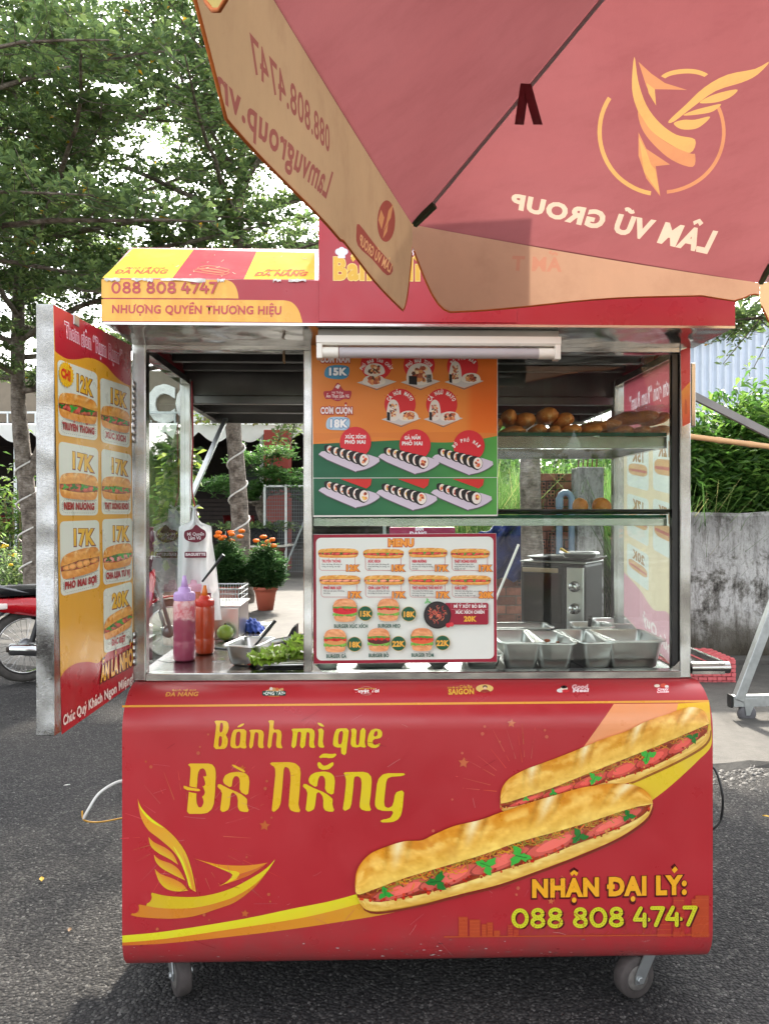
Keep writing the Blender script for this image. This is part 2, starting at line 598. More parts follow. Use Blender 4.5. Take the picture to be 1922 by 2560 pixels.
class Print:
    """flat print: coloured pieces laid on a surface in painter's order, a hair apart"""
    STEP = 1.5e-5
    def __init__(s, surf, lift=4e-4, flip=1):
        s.surf = surf; s.V = []; s.F = []; s.C = []; s.nv = 0; s.lift = lift; s.flip = flip; s.top = lift
    def side_by_side(s, fn, *a, **k):
        """draw a picture that does not overlap its neighbours, starting from the same height"""
        l0 = s.lift; fn(*a, **k); s.top = max(s.top, s.lift); s.lift = l0
    def above(s):
        s.lift = max(s.top, s.lift)
    def raw(s, v2, f, col):
        v2 = np.asarray(v2, float)
        if not len(v2): return
        p, n = s.surf(v2)
        s.lift += s.STEP
        s.V.append(p + n * s.lift * s.flip); s.F.append(np.asarray(f, int) + s.nv); s.nv += len(v2)
        c = np.asarray(col, float)
        s.C.append(lin_arr(np.tile(c, (len(v2), 1)) if c.ndim == 1 else c))
    def poly(s, pts, col):
        tri = tessellate_polygon([[Vector((x, y, 0)) for x, y in pts]])
        s.raw(pts, tri, col)
    def ring(s, outer, inner, col):
        loops = [[Vector((x, y, 0)) for x, y in outer], [Vector((x, y, 0)) for x, y in inner]]
        s.raw(list(outer) + list(inner), tessellate_polygon(loops), col)
    def shape(s, pts, col, n=6):
        s.poly(spline(pts, n, True), col)
    def loft(s, a, b, col, n=40, m=6):
        """strip between two polylines; col a colour or f(s, t)->(…,3)"""
        A = resample(a, n); B = resample(b, n)
        t = np.linspace(0, 1, m)
        g = A[:, None, :] * (1 - t)[None, :, None] + B[:, None, :] * t[None, :, None]
        i = np.arange((n - 1) * (m - 1)); r_ = i // (m - 1); c_ = i % (m - 1); k = r_ * m + c_
        f = np.concatenate([np.stack([k, k + 1, k + m + 1], 1), np.stack([k, k + m + 1, k + m], 1)])
        if callable(col):
            S_, T_ = np.meshgrid(np.linspace(0, 1, n), t, indexing='ij')
            col = col(S_.ravel(), T_.ravel())
        s.raw(g.reshape(-1, 2), f, col)
    def rect(s, x0, y0, x1, y1, col, r=0, n=1, m=1):
        if r:
            a = np.linspace(0, np.pi / 2, 5)
            pts = []
            for cx, cy, st in ((x1 - r, y0 + r, -np.pi / 2), (x1 - r, y1 - r, 0), (x0 + r, y1 - r, np.pi / 2), (x0 + r, y0 + r, np.pi)):
                pts += [(cx + r * np.cos(st + q), cy + r * np.sin(st + q)) for q in a]
            s.poly(pts, col)
        else:
            s.loft([(x0, y0), (x1, y0)], [(x0, y1), (x1, y1)], col, max(2, n + 1), max(2, m + 1))
    def disc(s, cx, cy, r, col, ry=None, n=20):
        v, f = _disc(cx, cy, r, n, ry); s.raw(v, f, col)
    def line(s, pts, w, col):
        v, f = _stroke(pts, w); s.raw(v, f, col)
    def taper(s, p, q, w, col):
        p = np.array(p, float); q = np.array(q, float); d = q - p; n = np.array([-d[1], d[0]]) / (np.hypot(*d) + 1e-9) * w / 2
        s.raw([p + n, p - n, q - n * .3, q + n * .3], [(0, 1, 2), (0, 2, 3)], col)
    def star(s, cx, cy, r, col, rot=0.0):
        s.poly([(cx + (r if k % 2 == 0 else r * .48) * math.sin(k * math.pi / 5 + rot), cy - (r if k % 2 == 0 else r * .48) * math.cos(k * math.pi / 5 + rot)) for k in range(10)], col)
    def text(s, txt, p0, p1, c0, col, c1=None, bold=0.02, shear=0.0, track=0.0, outline=None, ow=0.05, shift=(0, 0)):
        """p0/p1 start/end of the baseline, c0/c1 tops of capitals above them (pixels)"""
        p0, p1, c0 = (np.array(q, float) for q in (p0, p1, c0))
        c1 = np.array(c1, float) if c1 is not None else p1 + (c0 - p0)
        def lay(b, cc, sh=(0, 0)):
            pcs, w = lettering(txt, b, track + (bold - b) * .8, shear)
            wid = lettering(txt, bold, track, 0)[1]
            for v, f in pcs:
                u = (v[:, 0] / wid)[:, None]; h = (v[:, 1] / 0.682)[:, None]
                q = p0 * (1 - u) * (1 - h) + p1 * u * (1 - h) + c0 * (1 - u) * h + c1 * u * h
                s.raw(q + np.array(sh), f, cc)
        if outline is not None:
            lay(bold + ow, outline, shift)
        lay(bold, col)
    def T(s, txt, x0, yb, x1, yc, col, **kw):
        s.text(txt, (x0, yb), (x1, yb), (x0, yc), col, **kw)
    def build(s, name, mat, parent):
        return obj_np(name, np.concatenate(s.V), np.concatenate(s.F), mat, np.concatenate(s.C), parent)

# ------------------------------------------------------------------ pictures of food for the printed boards
def crust(base=(224, 140, 30), hi=(252, 206, 104), lo=(240, 198, 92), sc=9, slashes=4, seed=0, lean=0.10):
    b, h, l = (np.array(q, float) for q in (base, hi, lo))
    def f(S_, T_):
        n = fbm(S_ * sc * 3 + seed * 5.3, T_ * 5 + seed, 4)[:, None]
        n2 = fbm(S_ * sc * 9 + seed, T_ * 14 + 3, 3)[:, None]
        t = T_[:, None]
        c = b * (1 - t) + l * t
        band = np.exp(-((t - 0.30) / 0.22) ** 2)
        sm_ = np.clip((n - .42) * 6, 0, 1); c = c * (1 - .5 * band * sm_) + h * .5 * band * sm_
        c = c + (n - .5) * np.array([44, 56, 50]) + (n2 - .5) * np.array([20, 30, 26])
        for k in range(slashes):
            s0 = (k + .7) / (slashes + .25)
            d = np.abs(S_ - (s0 + lean * (.5 - T_)))[:, None]
            w = np.clip(1 - d / (.014 + .02 * (1 - t)), 0, 1) * np.clip(1.15 - 1.5 * t, 0, 1)
            c = c * (1 - w) + np.array([250, 234, 185]) * w
            dk = np.clip(1 - np.abs(d - .035) / .012, 0, 1) * np.clip(.9 - 1.2 * t, 0, 1)
            c = c * (1 - .22 * dk)
        e = np.clip(1 - np.minimum(S_, 1 - S_) / .035, 0, 1)[:, None]
        return np.clip(c * (1 - .1 * e) + np.array([250, 232, 180]) * .1 * e, 0, 255)
    return f

def leaflet(P, cx, cy, r, rot, col=(52, 168, 60)):
    pts = []
    for k in range(22):
        a = k / 22 * 2 * math.pi
        q = r * (.62 + .3 * math.cos(3 * a) + .14 * math.cos(9 * a + 1))
        pts.append((cx + q * math.cos(a + rot), cy + q * math.sin(a + rot) * .9))
    P.poly(pts, col)
    P.line([(cx - r * .3 * math.cos(rot), cy - r * .3 * math.sin(rot)), (cx + r * .6 * math.cos(rot), cy + r * .6 * math.sin(rot))], r * .08, tuple(c * .72 for c in col))

def filling(P, up, dn, rnd, n, meat=(226, 106, 98), floss=(214, 160, 84), green=True, detail=1.0, seed=0):
    """what lies between the two halves of a printed sandwich, between polylines up and dn"""
    def base(S_, T_):
        k = fbm(S_ * 30 + seed, T_ * 4 + seed * 3, 3)[:, None]
        c = np.array([92, 34, 20]) * (1 - k) + np.array([206, 84, 48]) * k
        return np.clip(c + (T_[:, None] < .25) * 22, 0, 255)
    P.loft(up, dn, base, int(50 * detail) + 10, 5)
    U = resample(up, 200); D = resample(dn, 200)
    def at(s_, t_):
        i = min(199, max(0, int(s_ * 199)))
        return U[i] * (1 - t_) + D[i] * t_
    for k in range(n):
        s0 = .04 + .89 * (k + .55 + rnd.uniform(-.1, .1)) / n
        c = at(s0, .55); a = at(min(1, s0 + .02), .55) - at(max(0, s0 - .02), .55)
        th = math.atan2(a[1], a[0]) - .08; h = np.linalg.norm(at(s0, 1) - at(s0, 0)); L = np.linalg.norm(U[-1] - U[0]) / n * .54
        for q, cc in ((1.0, tuple(v * .72 for v in meat)), (.93, meat), (.6, tuple(min(255, v * 1.1 + 10) for v in meat))):
            pts = []
            for j in range(18):
                b = j / 18 * 2 * math.pi
                x = L * q * math.cos(b); y = h * .40 * q * math.sin(b) * (1.0 if math.sin(b) > 0 else .8)
                pts.append((c[0] + x * math.cos(th) - y * math.sin(th), c[1] + x * math.sin(th) + y * math.cos(th)))
            P.poly(pts, cc)
    for k in range(int(60 * detail)):
        s0 = rnd.random(); t0 = abs(rnd.gauss(.08, .16))
        c = at(s0, min(t0, .9)); h = np.linalg.norm(at(s0, 1) - at(s0, 0))
        th = rnd.uniform(0, math.pi); L = h * rnd.uniform(.15, .35)
        cc = tuple(min(255, max(0, v * rnd.uniform(.7, 1.12))) for v in floss)
        p = [(c[0] + (j - 2) / 2 * L * math.cos(th) + rnd.uniform(-.05, .05) * h, c[1] + (j - 2) / 2 * L * .6 * math.sin(th) + (j % 2) * .06 * h) for j in range(5)]
        P.line(p, h * .045, cc)
    for k in range(int(26 * detail)):
        c = at(rnd.random(), rnd.uniform(.75, 1.0)); h = np.linalg.norm(at(.5, 1) - at(.5, 0))
        P.disc(c[0], c[1], h * rnd.uniform(.03, .08), rnd.choice([(196, 40, 26), (150, 40, 26), (214, 150, 80), (210, 70, 40)]), n=6)
    if green:
        for k in range(green if isinstance(green, int) and green > 1 else 4):
            s0 = (k + rnd.uniform(.25, .7)) / 4 if green is True else (k + rnd.uniform(.2, .7)) / green
            c = at(s0, rnd.uniform(.3, .6)); h = np.linalg.norm(at(s0, 1) - at(s0, 0))
            leaflet(P, c[0], c[1], h * .56, rnd.uniform(0, 6), rnd.choice([(52, 160, 58), (38, 120, 46), (70, 176, 66)]))

def sandwich(P, p, q, up, seed=0, slashes=4, green=True, meat=(214, 84, 74), floss=(206, 150, 90), warm=0, shadow=None):
    """small printed baguette from p to q; up = vector from its middle line to its top"""
    rnd = random.Random(seed); p = np.array(p, float); q = np.array(q, float); u = np.array(up, float)
    def L(pts): return [tuple(p + (q - p) * a + u * b) for a, b in pts]
    if shadow is not None:
        P.shape(L([(.1, -1.0), (.5, -1.25), (.98, -1.0), (.6, -.8)]), shadow)
    P.loft(spline(L([(-.0, -.2), (.3, -.3), (.7, -.3), (1.0, -.2)]), 6), spline(L([(.0, -.25), (.03, -.75), (.12, -1.0), (.5, -1.06), (.88, -1.0), (.97, -.75), (1.0, -.25)]), 5),
           crust((236, 172, 80 - warm), (250, 214, 140), (222, 146, 60), 5, 0, seed), 26, 5)
    filling(P, spline(L([(.0, .12), (.5, .3), (1.0, .12)]), 6), spline(L([(.0, -.32), (.5, -.5), (1.0, -.32)]), 6), rnd, 5, meat, floss, green, .35, seed)
    P.loft(spline(L([(-.01, .1), (.01, .5), (.09, .86), (.3, 1.0), (.5, 1.03), (.7, 1.0), (.91, .86), (.99, .5), (1.01, .1)]), 5), spline(L([(.0, .08), (.25, .12), (.5, .2), (.75, .12), (1.0, .08)]), 6),
           crust((224, 146 - warm * .4, 54 - warm), (250, 206, 120), (234, 172, 78), 5, slashes, seed), 44, 7)

def burger(P, cx, cy, w, h, patty=(150, 60, 40), seed=0):
    rnd = random.Random(seed)
    def E_(x, y): return (cx + x * w / 2, cy - y * h / 2)
    bun = crust((226, 142, 92), (248, 196, 150), (236, 168, 116), 2, 0, seed)
    P.shape([E_(-.7, -1.0), E_(.7, -1.0), E_(.5, -1.06), E_(-.5, -1.06)], (196, 190, 180))
    P.loft(spline([E_(-.9, -.5), E_(0, -.5), E_(.9, -.5)]), spline([E_(-.9, -.55), E_(-.75, -.92), E_(0, -1.02), E_(.75, -.92), E_(.9, -.55)]), bun, 18, 5)
    for yy, cc in ((-.36, (122, 176, 72)), (-.02, None), (.12, (206, 44, 40)), (.3, (86, 150, 58))):
        if cc is None:
            P.shape([E_(-.9, -.2), E_(-.86, .12), E_(0, .2), E_(.88, .12), E_(.9, -.2), E_(0, -.38)], patty)
            continue
        top = [E_(-1 + 2 * k / 16, yy + .13 + rnd.uniform(-.04, .05)) for k in range(17)]
        bot = [E_(-1 + 2 * k / 16, yy - .12 + rnd.uniform(-.09, .05)) for k in range(17)]
        P.loft(top, bot, lambda S_, T_, c=cc: np.clip(np.array(c, float) * (.75 + .5 * fbm(S_ * 26 + yy * 9, T_ * 3, 2)[:, None]), 0, 255), 34, 3)
    P.loft(spline([E_(-.96, .3), E_(-.9, .62), E_(-.6, .92), E_(0, 1.02), E_(.6, .92), E_(.9, .62), E_(.96, .3)]), spline([E_(-.94, .28), E_(0, .34), E_(.94, .28)]), bun, 22, 6)

def sushi_row(P, x0, y0, x1, y1, r0, r1, n, seed=0, core=(232, 150, 96)):
    rnd = random.Random(seed)
    for k in range(n):
        t = k / (n - 1); cx = x0 + (x1 - x0) * t; cy = y0 + (y1 - y0) * t; r = r0 + (r1 - r0) * t
        P.shape([(cx - r * 1.15, cy - r * .9), (cx, cy - r * 1.05), (cx + r * .5, cy), (cx + r * .2, cy + r * 1.05), (cx - r * .75, cy + r * .72), (cx - r * 1.2, cy + r * .1)], (34, 28, 30))
        P.disc(cx + r * .12, cy, r * .80, (38, 32, 32), r * 1.0)
        P.disc(cx + r * .14, cy, r * .72, (236, 226, 216), r * .90)
        for j in range(7):
            P.disc(cx + r * .14 + rnd.uniform(-.32, .32) * r, cy + rnd.uniform(-.45, .45) * r, r * rnd.uniform(.14, .3), rnd.choice([core, (226, 92, 60), (240, 196, 90), (206, 120, 80), (150, 60, 44)]), n=7)
# ------------------------------------------------------------------ shared materials
M_STEEL = steel('brushed_steel', (0.48, 0.47, 0.45), 0.18, 0.22, 5.0, 0.004)
M_STEELW = steel('wavy_steel', (0.46, 0.45, 0.43), 0.13, 0.55, 3.2, 0.010)
M_PAN = simple('pan_steel', (0.64, 0.63, 0.61), 0.30, 1.0, var=0.06, vscale=14)
M_DARKSTEEL = steel('dull_steel', (0.15, 0.145, 0.14), 0.30, 0.2, 5, 0.004)
M_COUNTER = steel('worn_counter_steel', (0.26, 0.25, 0.24), 0.22, 0.1, 6, 0.003)
M_DOORSTEEL = steel('rippled_steel', (0.46, 0.46, 0.45), 0.12, 0.9, 4.5, 0.012)
M_RED = simple('red_vinyl', rgb(166, 30, 44), 0.32, var=0.06, vscale=2.5, spec=0.5)
M_GLASS = glass_pane('clear_glass')
M_VEIL = glass_pane('filmed_glass', (0.96, 0.97, 0.97), 0.10, ior=1.3, veilcol=(0.85, 0.85, 0.85))
M_EDGE = simple('glass_edge', rgb(20, 74, 58), 0.1, var=0.1)
M_PRINT = attr_mat('printed_vinyl', 0.32, wear=0.12, spec=0.5, dirt=(0.34, 0.26, 0.22))
M_PAPER = attr_mat('printed_paper', 0.42, wear=0.05, spec=0.35)
M_PRINT_MATT = attr_mat('sun_faded_vinyl', 0.8, wear=0.3, spec=0.08, dirt=(0.42, 0.36, 0.28))
M_FILM = attr_mat('window_film', 0.5, translucent=0.75, spec=0.2)
M_BLACK = simple('black_plastic', (0.012, 0.012, 0.013), 0.35, var=0.2)
M_RUBBER = simple('worn_rubber', rgb(66, 60, 58), 0.75, var=0.3, vscale=30, bump=0.4)
M_ZINC = simple('galvanised_metal', rgb(186, 190, 190), 0.38, 0.85, var=0.15, vscale=18)
M_WHITEPL = simple('white_plastic', rgb(228, 226, 216), 0.35, var=0.05)

# ------------------------------------------------------------------ the food cart
R0 = Vector((0.079, 2.25, 0.0)); YAW = R(1.5)
CARTF = Matrix.Translation(R0) @ Matrix.Rotation(YAW, 4, 'Z')
CINV = CARTF.inverted()
XL, XR = -0.816, 0.8325
cart = thing('food_cart', 'red and yellow steel sandwich cart on castors with glass case and open menu door', 'food cart', R0, YAW)

# front panel: rolled sheet with rounded top and bottom
prof = [(0.0, 0.905)]
for k in range(1, 13):
    a = k / 12 * math.pi / 2
    prof.append((-0.12 * math.sin(a), 0.79 + 0.115 * math.cos(a)))
prof += [(-0.12, 0.6), (-0.12, 0.4), (-0.12, 0.222)]
for k in range(1, 9):
    a = k / 8 * math.pi / 2 * 0.85
    prof.append((-0.12 + 0.075 * (1 - math.cos(a)), 0.222 - 0.104 * math.sin(a)))
PL, PR = -0.806, 0.842
b = MB()
xs = [PL + (PR - PL) * k / 40 for k in range(41)]
rr_ = random.Random(3)
dent = [[0.0012 * math.sin(x * 7 + j * .9) * (1 if 12 < j < 17 else .3) for x in xs] for j in range(len(prof))]
b.grid([[(x, p[0] + 0.0, p[1]) for i, x in enumerate(xs)] for j, p in enumerate(prof)], 0, True)
k = NT('panel_vinyl')
v = k.coord()
base = k.ramp(k.noise(v, 2.2, 5), [(0.3, rgb(172, 42, 48)), (0.7, rgb(182, 48, 54))])
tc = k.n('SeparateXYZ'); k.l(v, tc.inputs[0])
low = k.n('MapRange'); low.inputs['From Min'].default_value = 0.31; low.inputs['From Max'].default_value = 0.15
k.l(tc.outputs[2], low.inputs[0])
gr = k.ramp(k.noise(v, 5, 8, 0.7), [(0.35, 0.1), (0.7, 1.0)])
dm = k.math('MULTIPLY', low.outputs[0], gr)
base = k.mix(k.math('MULTIPLY', dm, 0.8), base, rgb(126, 78, 74))  # duller low band: worn vinyl plus the dark ground's reflection painted in
v3 = k.coord(scale=(1, 1, 2.2))
scr = k.ramp(k.noise(v3, 24, 6, 0.8), [(0.63, 0.0), (0.69, 1.0)])
base = k.mix(k.math('MULTIPLY', scr, k.math('MULTIPLY', dm, 0.8)), base, rgb(206, 190, 184))
k.l(base, k.p.inputs['Base Color'])
k.l(k.ramp(k.noise(v, 9, 5), [(0.3, 0.26), (0.7, 0.42)]), k.p.inputs['Roughness'])
k.bump(k.noise(v, 3.0, 2), 0.12, 0.02)
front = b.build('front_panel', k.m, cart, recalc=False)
# ends of the rolled panel and the closed body behind it
b = MB()
endp = [(y, z) for y, z in prof] + [(0.62, 0.13), (0.62, 0.905)]
b.prism([(y + (0.004 if y < 0 else 0), z) for y, z in endp], PL + 0.003, PL + 0.012, 'x')
b.prism([(y + (0.004 if y < 0 else 0), z) for y, z in endp], PR - 0.012, PR - 0.003, 'x')
b.box(PL + 0.012, 0.61, 0.14, PR - 0.012, 0.62, 0.9)
b.box(PL + 0.012, -0.04, 0.135, PR - 0.012, 0.62, 0.145)
b.build('body', M_STEEL, cart)
b = MB(); b.box(XL, 0.038, 0.893, XR, 0.62, 0.915); b.build('counter', M_COUNTER, cart)

def part(name, m, fn, parent=None, **kw):
    q = MB(); fn(q)
    return q.build(name, m, cart if parent is None else parent, **kw)

# posts and rails
part('post', M_STEELW, lambda q: q.box(XL, 0, 0.905, XL + 0.041, 0.04, 1.893), bevel=0.004)
part('post', M_STEELW, lambda q: q.box(-0.317, 0, 0.93, -0.291, 0.026, 1.876), bevel=0.003)
part('post', M_STEELW, lambda q: q.box(XR - 0.033, 0, 0.905, XR, 0.04, 1.893), bevel=0.004)
part('post', M_STEELW, lambda q: q.box(XL, 0.58, 0.905, XL + 0.04, 0.62, 1.893), bevel=0.004)
part('post', M_STEELW, lambda q: q.box(XR - 0.04, 0.58, 0.905, XR, 0.62, 1.893), bevel=0.004)
part('rail', M_STEEL, lambda q: q.box(XL + 0.041, -0.004, 0.905, XR - 0.033, 0.036, 0.929), bevel=0.003)
part('rail', M_STEELW, lambda q: q.box(XL + 0.041, 0.002, 1.874, XR - 0.033, 0.038, 1.892), bevel=0.002)
part('rail', M_STEELW, lambda q: q.box(XL + 0.003, 0.04, 1.868, XL + 0.038, 0.58, 1.892), bevel=0.002)
part('rail', M_STEELW, lambda q: q.box(XR - 0.037, 0.04, 1.868, XR - 0.003, 0.58, 1.892), bevel=0.002)
part('rail', M_DARKSTEEL, lambda q: q.box(XL + 0.04, 0.585, 1.80, XR - 0.04, 0.617, 1.83), bevel=0.002)
part('glass_channel', M_BLACK, lambda q: q.box(XR - 0.052, 0.012, 0.93, XR - 0.034, 0.034, 1.873))
part('bracket', M_STEEL, lambda q: q.prism([(-0.29, 0.929), (-0.262, 0.929), (-0.29, 0.957)], 0.004, 0.010, 'y'))
part('bracket', M_STEEL, lambda q: q.prism([(XR - 0.034, 0.929), (XR - 0.062, 0.929), (XR - 0.034, 0.957)], 0.002, 0.010, 'y'))
# glass
part('glass_pane', M_GLASS, lambda q: q.box(XL + 0.016, 0.042, 0.93, XL + 0.021, 0.578, 1.867))
part('glass_pane', M_GLASS, lambda q: q.box(-0.290, 0.018, 0.93, XR - 0.053, 0.023, 1.873))
part('glass_pane', M_VEIL, lambda q: q.box(XR - 0.030, 0.042, 0.93, XR - 0.026, 0.578, 1.867))
for z0, z1, zg in ((1.593, 1.628, 1.640), (1.358, 1.381, 1.391)):
    part('shelf_bar', M_STEEL, lambda q: (q.box(-0.29, 0.045, z0, XR - 0.055, 0.065, z1), q.box(-0.29, 0.50, z0, XR - 0.055, 0.52, z1),
                                          q.box(XR - 0.075, 0.065, z0, XR - 0.056, 0.50, z1), q.box(-0.29, 0.065, z0, -0.27, 0.50, z1)), bevel=0.001)
    part('glass_shelf', [M_GLASS, M_EDGE], lambda q: (q.box(-0.285, 0.046, z1 + 0.001, XR - 0.057, 0.515, zg), q.box(-0.285, 0.0415, z1 + 0.001, XR - 0.057, 0.0455, zg, 1)))

# roof: overhanging fascia, sloped front, flat top, tall sign box, low rear canopy
RL, RR_ = -0.813, 0.842
FY = -0.25
part('roof', M_RED, lambda q: (
    q.prism([(FY, 1.893), (FY, 2.005), (-0.016, 2.166), (0.62, 2.166), (1.15, 1.98), (1.15, 1.83), (1.135, 1.83), (1.135, 1.97), (0.60, 2.15), (0.0, 2.15), (FY + 0.012, 1.99), (FY + 0.012, 1.893)], RL, RR_, 'x'),
    q.prism([(FY + .012, 1.893), (FY + .012, 1.99), (0.0, 2.15), (0.6, 2.15), (1.135, 1.97), (1.135, 1.83), (0.62, 1.83), (0.62, 1.893)], RL, RL + 0.004, 'x'),
    q.prism([(FY + .012, 1.893), (FY + .012, 1.99), (0.0, 2.15), (0.6, 2.15), (1.135, 1.97), (1.135, 1.83), (0.62, 1.83), (0.62, 1.893)], RR_ - 0.004, RR_, 'x')))
part('roof_lining', M_STEELW, lambda q: q.box(RL + 0.002, FY + 0.006, 1.888, RR_ - 0.002, 0.0, 1.8925))
part('roof_lining', M_DARKSTEEL, lambda q: (q.box(RL + 0.005, 0.039, 1.945, RR_ - 0.005, 0.62, 1.950), q.box(RL + 0.005, 0.6215, 1.837, RR_ - 0.005, 0.626, 1.951), q.box(RL + 0.005, 0.622, 1.832, RR_ - 0.005, 1.134, 1.836)))
for yy in (0.15, 0.30, 0.45):
    part('roof_beam', M_DARKSTEEL, lambda q: q.box(XL + 0.042, yy, 1.90, XR - 0.042, yy + 0.03, 1.944))
part('roof_beam', M_DARKSTEEL, lambda q: q.box(RL + 0.006, 0.84, 1.80, RR_ - 0.006, 0.865, 1.831))
part('roof_beam', M_DARKSTEEL, lambda q: q.box(RL + 0.006, 1.11, 1.79, RR_ - 0.006, 1.134, 1.829))
part('roof_beam', M_DARKSTEEL, lambda q: q.box(RL + 0.006, 0.622, 1.80, RL + 0.03, 1.108, 1.831))
part('roof_beam', M_DARKSTEEL, lambda q: q.box(RR_ - 0.03, 0.622, 1.80, RR_ - 0.006, 1.108, 1.831))
SBX0, SBX1 = -0.257, 0.262
part('sign_box', M_RED, lambda q: q.box(SBX0, FY - 0.003, 1.896, SBX1, 0.12, 2.34), bevel=0.002)
part('trim', M_STEEL, lambda q: q.box(RL, FY - 0.001, 1.886, RR_, FY + 0.004, 1.8925))
# peeled edge of the roof vinyl
_rp = random.Random(4)
for x0, x1 in ((-.81, -.77), (-.74, -.70), (-.665, -.55), (-.375, -.355), (-.335, -.29), (-.70, -.685), (-.52, -.50)):
    top = []; bot = []
    for k_ in range(7):
        x = x0 + (x1 - x0) * k_ / 6
        top.append((x, FY - .0012 + _rp.uniform(-.001, 0), 2.005 + _rp.uniform(0, .003))); bot.append((x, FY - .0045 + _rp.uniform(-.002, .002), 2.003 - _rp.uniform(.001, .008)))
    part('peeling_film', simple('bare_film', rgb(205, 204, 198), 0.7, var=0.3, vscale=60), lambda q: q.grid([top, bot], 0, False), solid=0.0006)

# hook on the roof lining and rear awning strut
part('hook', simple('rusty_pin', rgb(120, 96, 70), 0.6, var=0.3), lambda q: q.tube([(-0.375, 0.012, 1.885), (-0.375, 0.012, 1.845), (-0.372, 0.012, 1.838)], 0.004))
part('awning_strut', M_ZINC, lambda q: q.obox((-0.79, 0.63, 1.45), (-0.735, 1.06, 1.80), 0.02, 0.012))

# ------------------------------------------------------------------ menu door hinged on the left post
dh = CINV @ Vector((-0.7325, 2.222, 0)); do_ = CINV @ Vector((-0.7405, 1.715, 0))
dd = (do_ - dh); dlen = dd.length; dd.normalize(); dn = Vector((-dd.y, dd.x, 0))     # inner side faces +x
if dn.x < 0: dn = -dn
dz0, dz1 = 0.896, 1.868
DM = Matrix(((dd.x, dn.x, 0, dh.x), (dd.y, dn.y, 0, dh.y), (0, 0, 1, 0), (0, 0, 0, 1)))
b = MB(); b.box(0.006, -0.042, dz0, dlen, 0.0, dz1, 0, 0.003)
b.xform(DM); door = b.build('door', M_DOORSTEEL, cart)
b = MB()
b.box(dlen - .13, -.01, dz1 - .022, dlen - .10, .003, dz1 + .004, 0, .002)
b.xform(DM); b.build('clip', M_ZINC, door)
for zt, nk in ((1.78, 9), (1.05, 5)):
    b = MB()
    b.lathe([q_ for k_ in range(nk) for q_ in ((.0032, zt - k_ * .02), (.0045, zt - k_ * .02 - .001), (.0045, zt - k_ * .02 - .0175), (.0032, zt - k_ * .02 - .0185))], 8, 0, (0.0, 0.004, 0))
    b.xform(DM); b.build('hinge', M_STEEL, door)

# ------------------------------------------------------------------ castors
def castor(x, y, yaw):
    e = bpy.data.objects.new('castor', None); COL.objects.link(e); e.parent = cart; e.location = (x, y, 0); e.rotation_euler = (0, 0, yaw)
    q = MB(); q.lathe([(0.018, -.019), (0.056, -.019), (0.0595, -.014), (0.060, 0), (0.0595, .014), (0.056, .019), (0.018, .019)], 32, 0, (0, 0, 0.0602), 'y')
    q.build('tyre', M_RUBBER, e)
    q = MB(); q.lathe([(0.0, -.0215), (0.016, -.0215), (0.034, -.0205), (0.036, -.0195)], 24, 0, (0, 0, 0.0602), 'y'); q.lathe([(0.036, .0195), (0.034, .0205), (0.016, .0215), (0.0, .0215)], 24, 0, (0, 0, 0.0602), 'y')
    q.build('rim', simple('grey_hub', rgb(104, 100, 96), 0.6, 0.2, var=0.5, vscale=40), e)
    q = MB()
    for s_ in (-1, 1):
        q.prism([(-.014, .048), (.014, .046), (.020, .06), (.062, .128), (.02, .134), (-.014, .07)], s_ * .0235, s_ * .0275, 'y')
        q.lathe([(0, s_ * .0335), (.0095, s_ * .0335), (.0095, s_ * .028)], 6, 0, (0, 0, 0.0602), 'y', smooth=False)
    q.box(.012, -.0275, .128, .064, .0275, .134); q.lathe([(.036, .1345), (.036, .141)], 20, 0, (.04, 0, 0)); q.build('fork', M_ZINC, e, bevel=.001)
castor(-0.672, -0.010, R(118))
castor(0.640, -0.055, R(20))
castor(-0.66, 0.50, R(60))
castor(0.66, 0.50, R(150))
for x_ in (-.79, .775): part('mount', M_ZINC, lambda q: q.box(x_, -.055, .118, x_ + .035, -.03, .1345))

# fold-out side shelf on the right with a round front rail
part('side_shelf', M_STEEL, lambda q: (
    q.tube([(XR + .002, 0.012, 0.935), (XR + .118, 0.012, 0.935)], 0.018, 14),
    q.box(XR + .002, -.004, 0.918, XR + .10, .028, .95),
    q.obox((XR + .105, 0.03, 0.943), (XR + .105, 0.56, 0.943), 0.012, 0.018),
    q.box(XR + .002, .03, .925, XR + .10, .56, .929)))
part('side_shelf', M_STEEL, lambda q: (
    q.tube([(XL - .002, 0.06, 0.945), (XL - .10, 0.06, 0.945)], 0.012, 12), q.obox((XL - .09, .07, .945), (XL - .09, .56, .945), .02, .02)))

part('latch', M_STEEL, lambda q: q.box(XR + .003, .006, 1.655, XR + .017, .03, 1.845), bevel=.002)
# ------------------------------------------------------------------ print on the front panel
SURF = Profile(CARTF, prof)
P1 = crop(440, 1780, 2.768); P2 = crop(300, 1980, 4.1525); P3 = crop(1240, 1740, 2.966); P4 = crop(870, 1960, 2.1295)
P5 = crop(1140, 2140, 2.595); CL = crop(280, 1680, 2.1855); CM = crop(860, 1680, 1.767)
YEL = (226, 182, 42); YEL2 = (222, 196, 36); ORA = (214, 136, 42); BRI = (222, 220, 44)
RAYC = (196, 84, 72)

def multi(P, loops, col):
    L_ = [[Vector((x, y, 0)) for x, y in l] for l in loops]
    P.raw([p for l in loops for p in l], tessellate_polygon(L_), col)

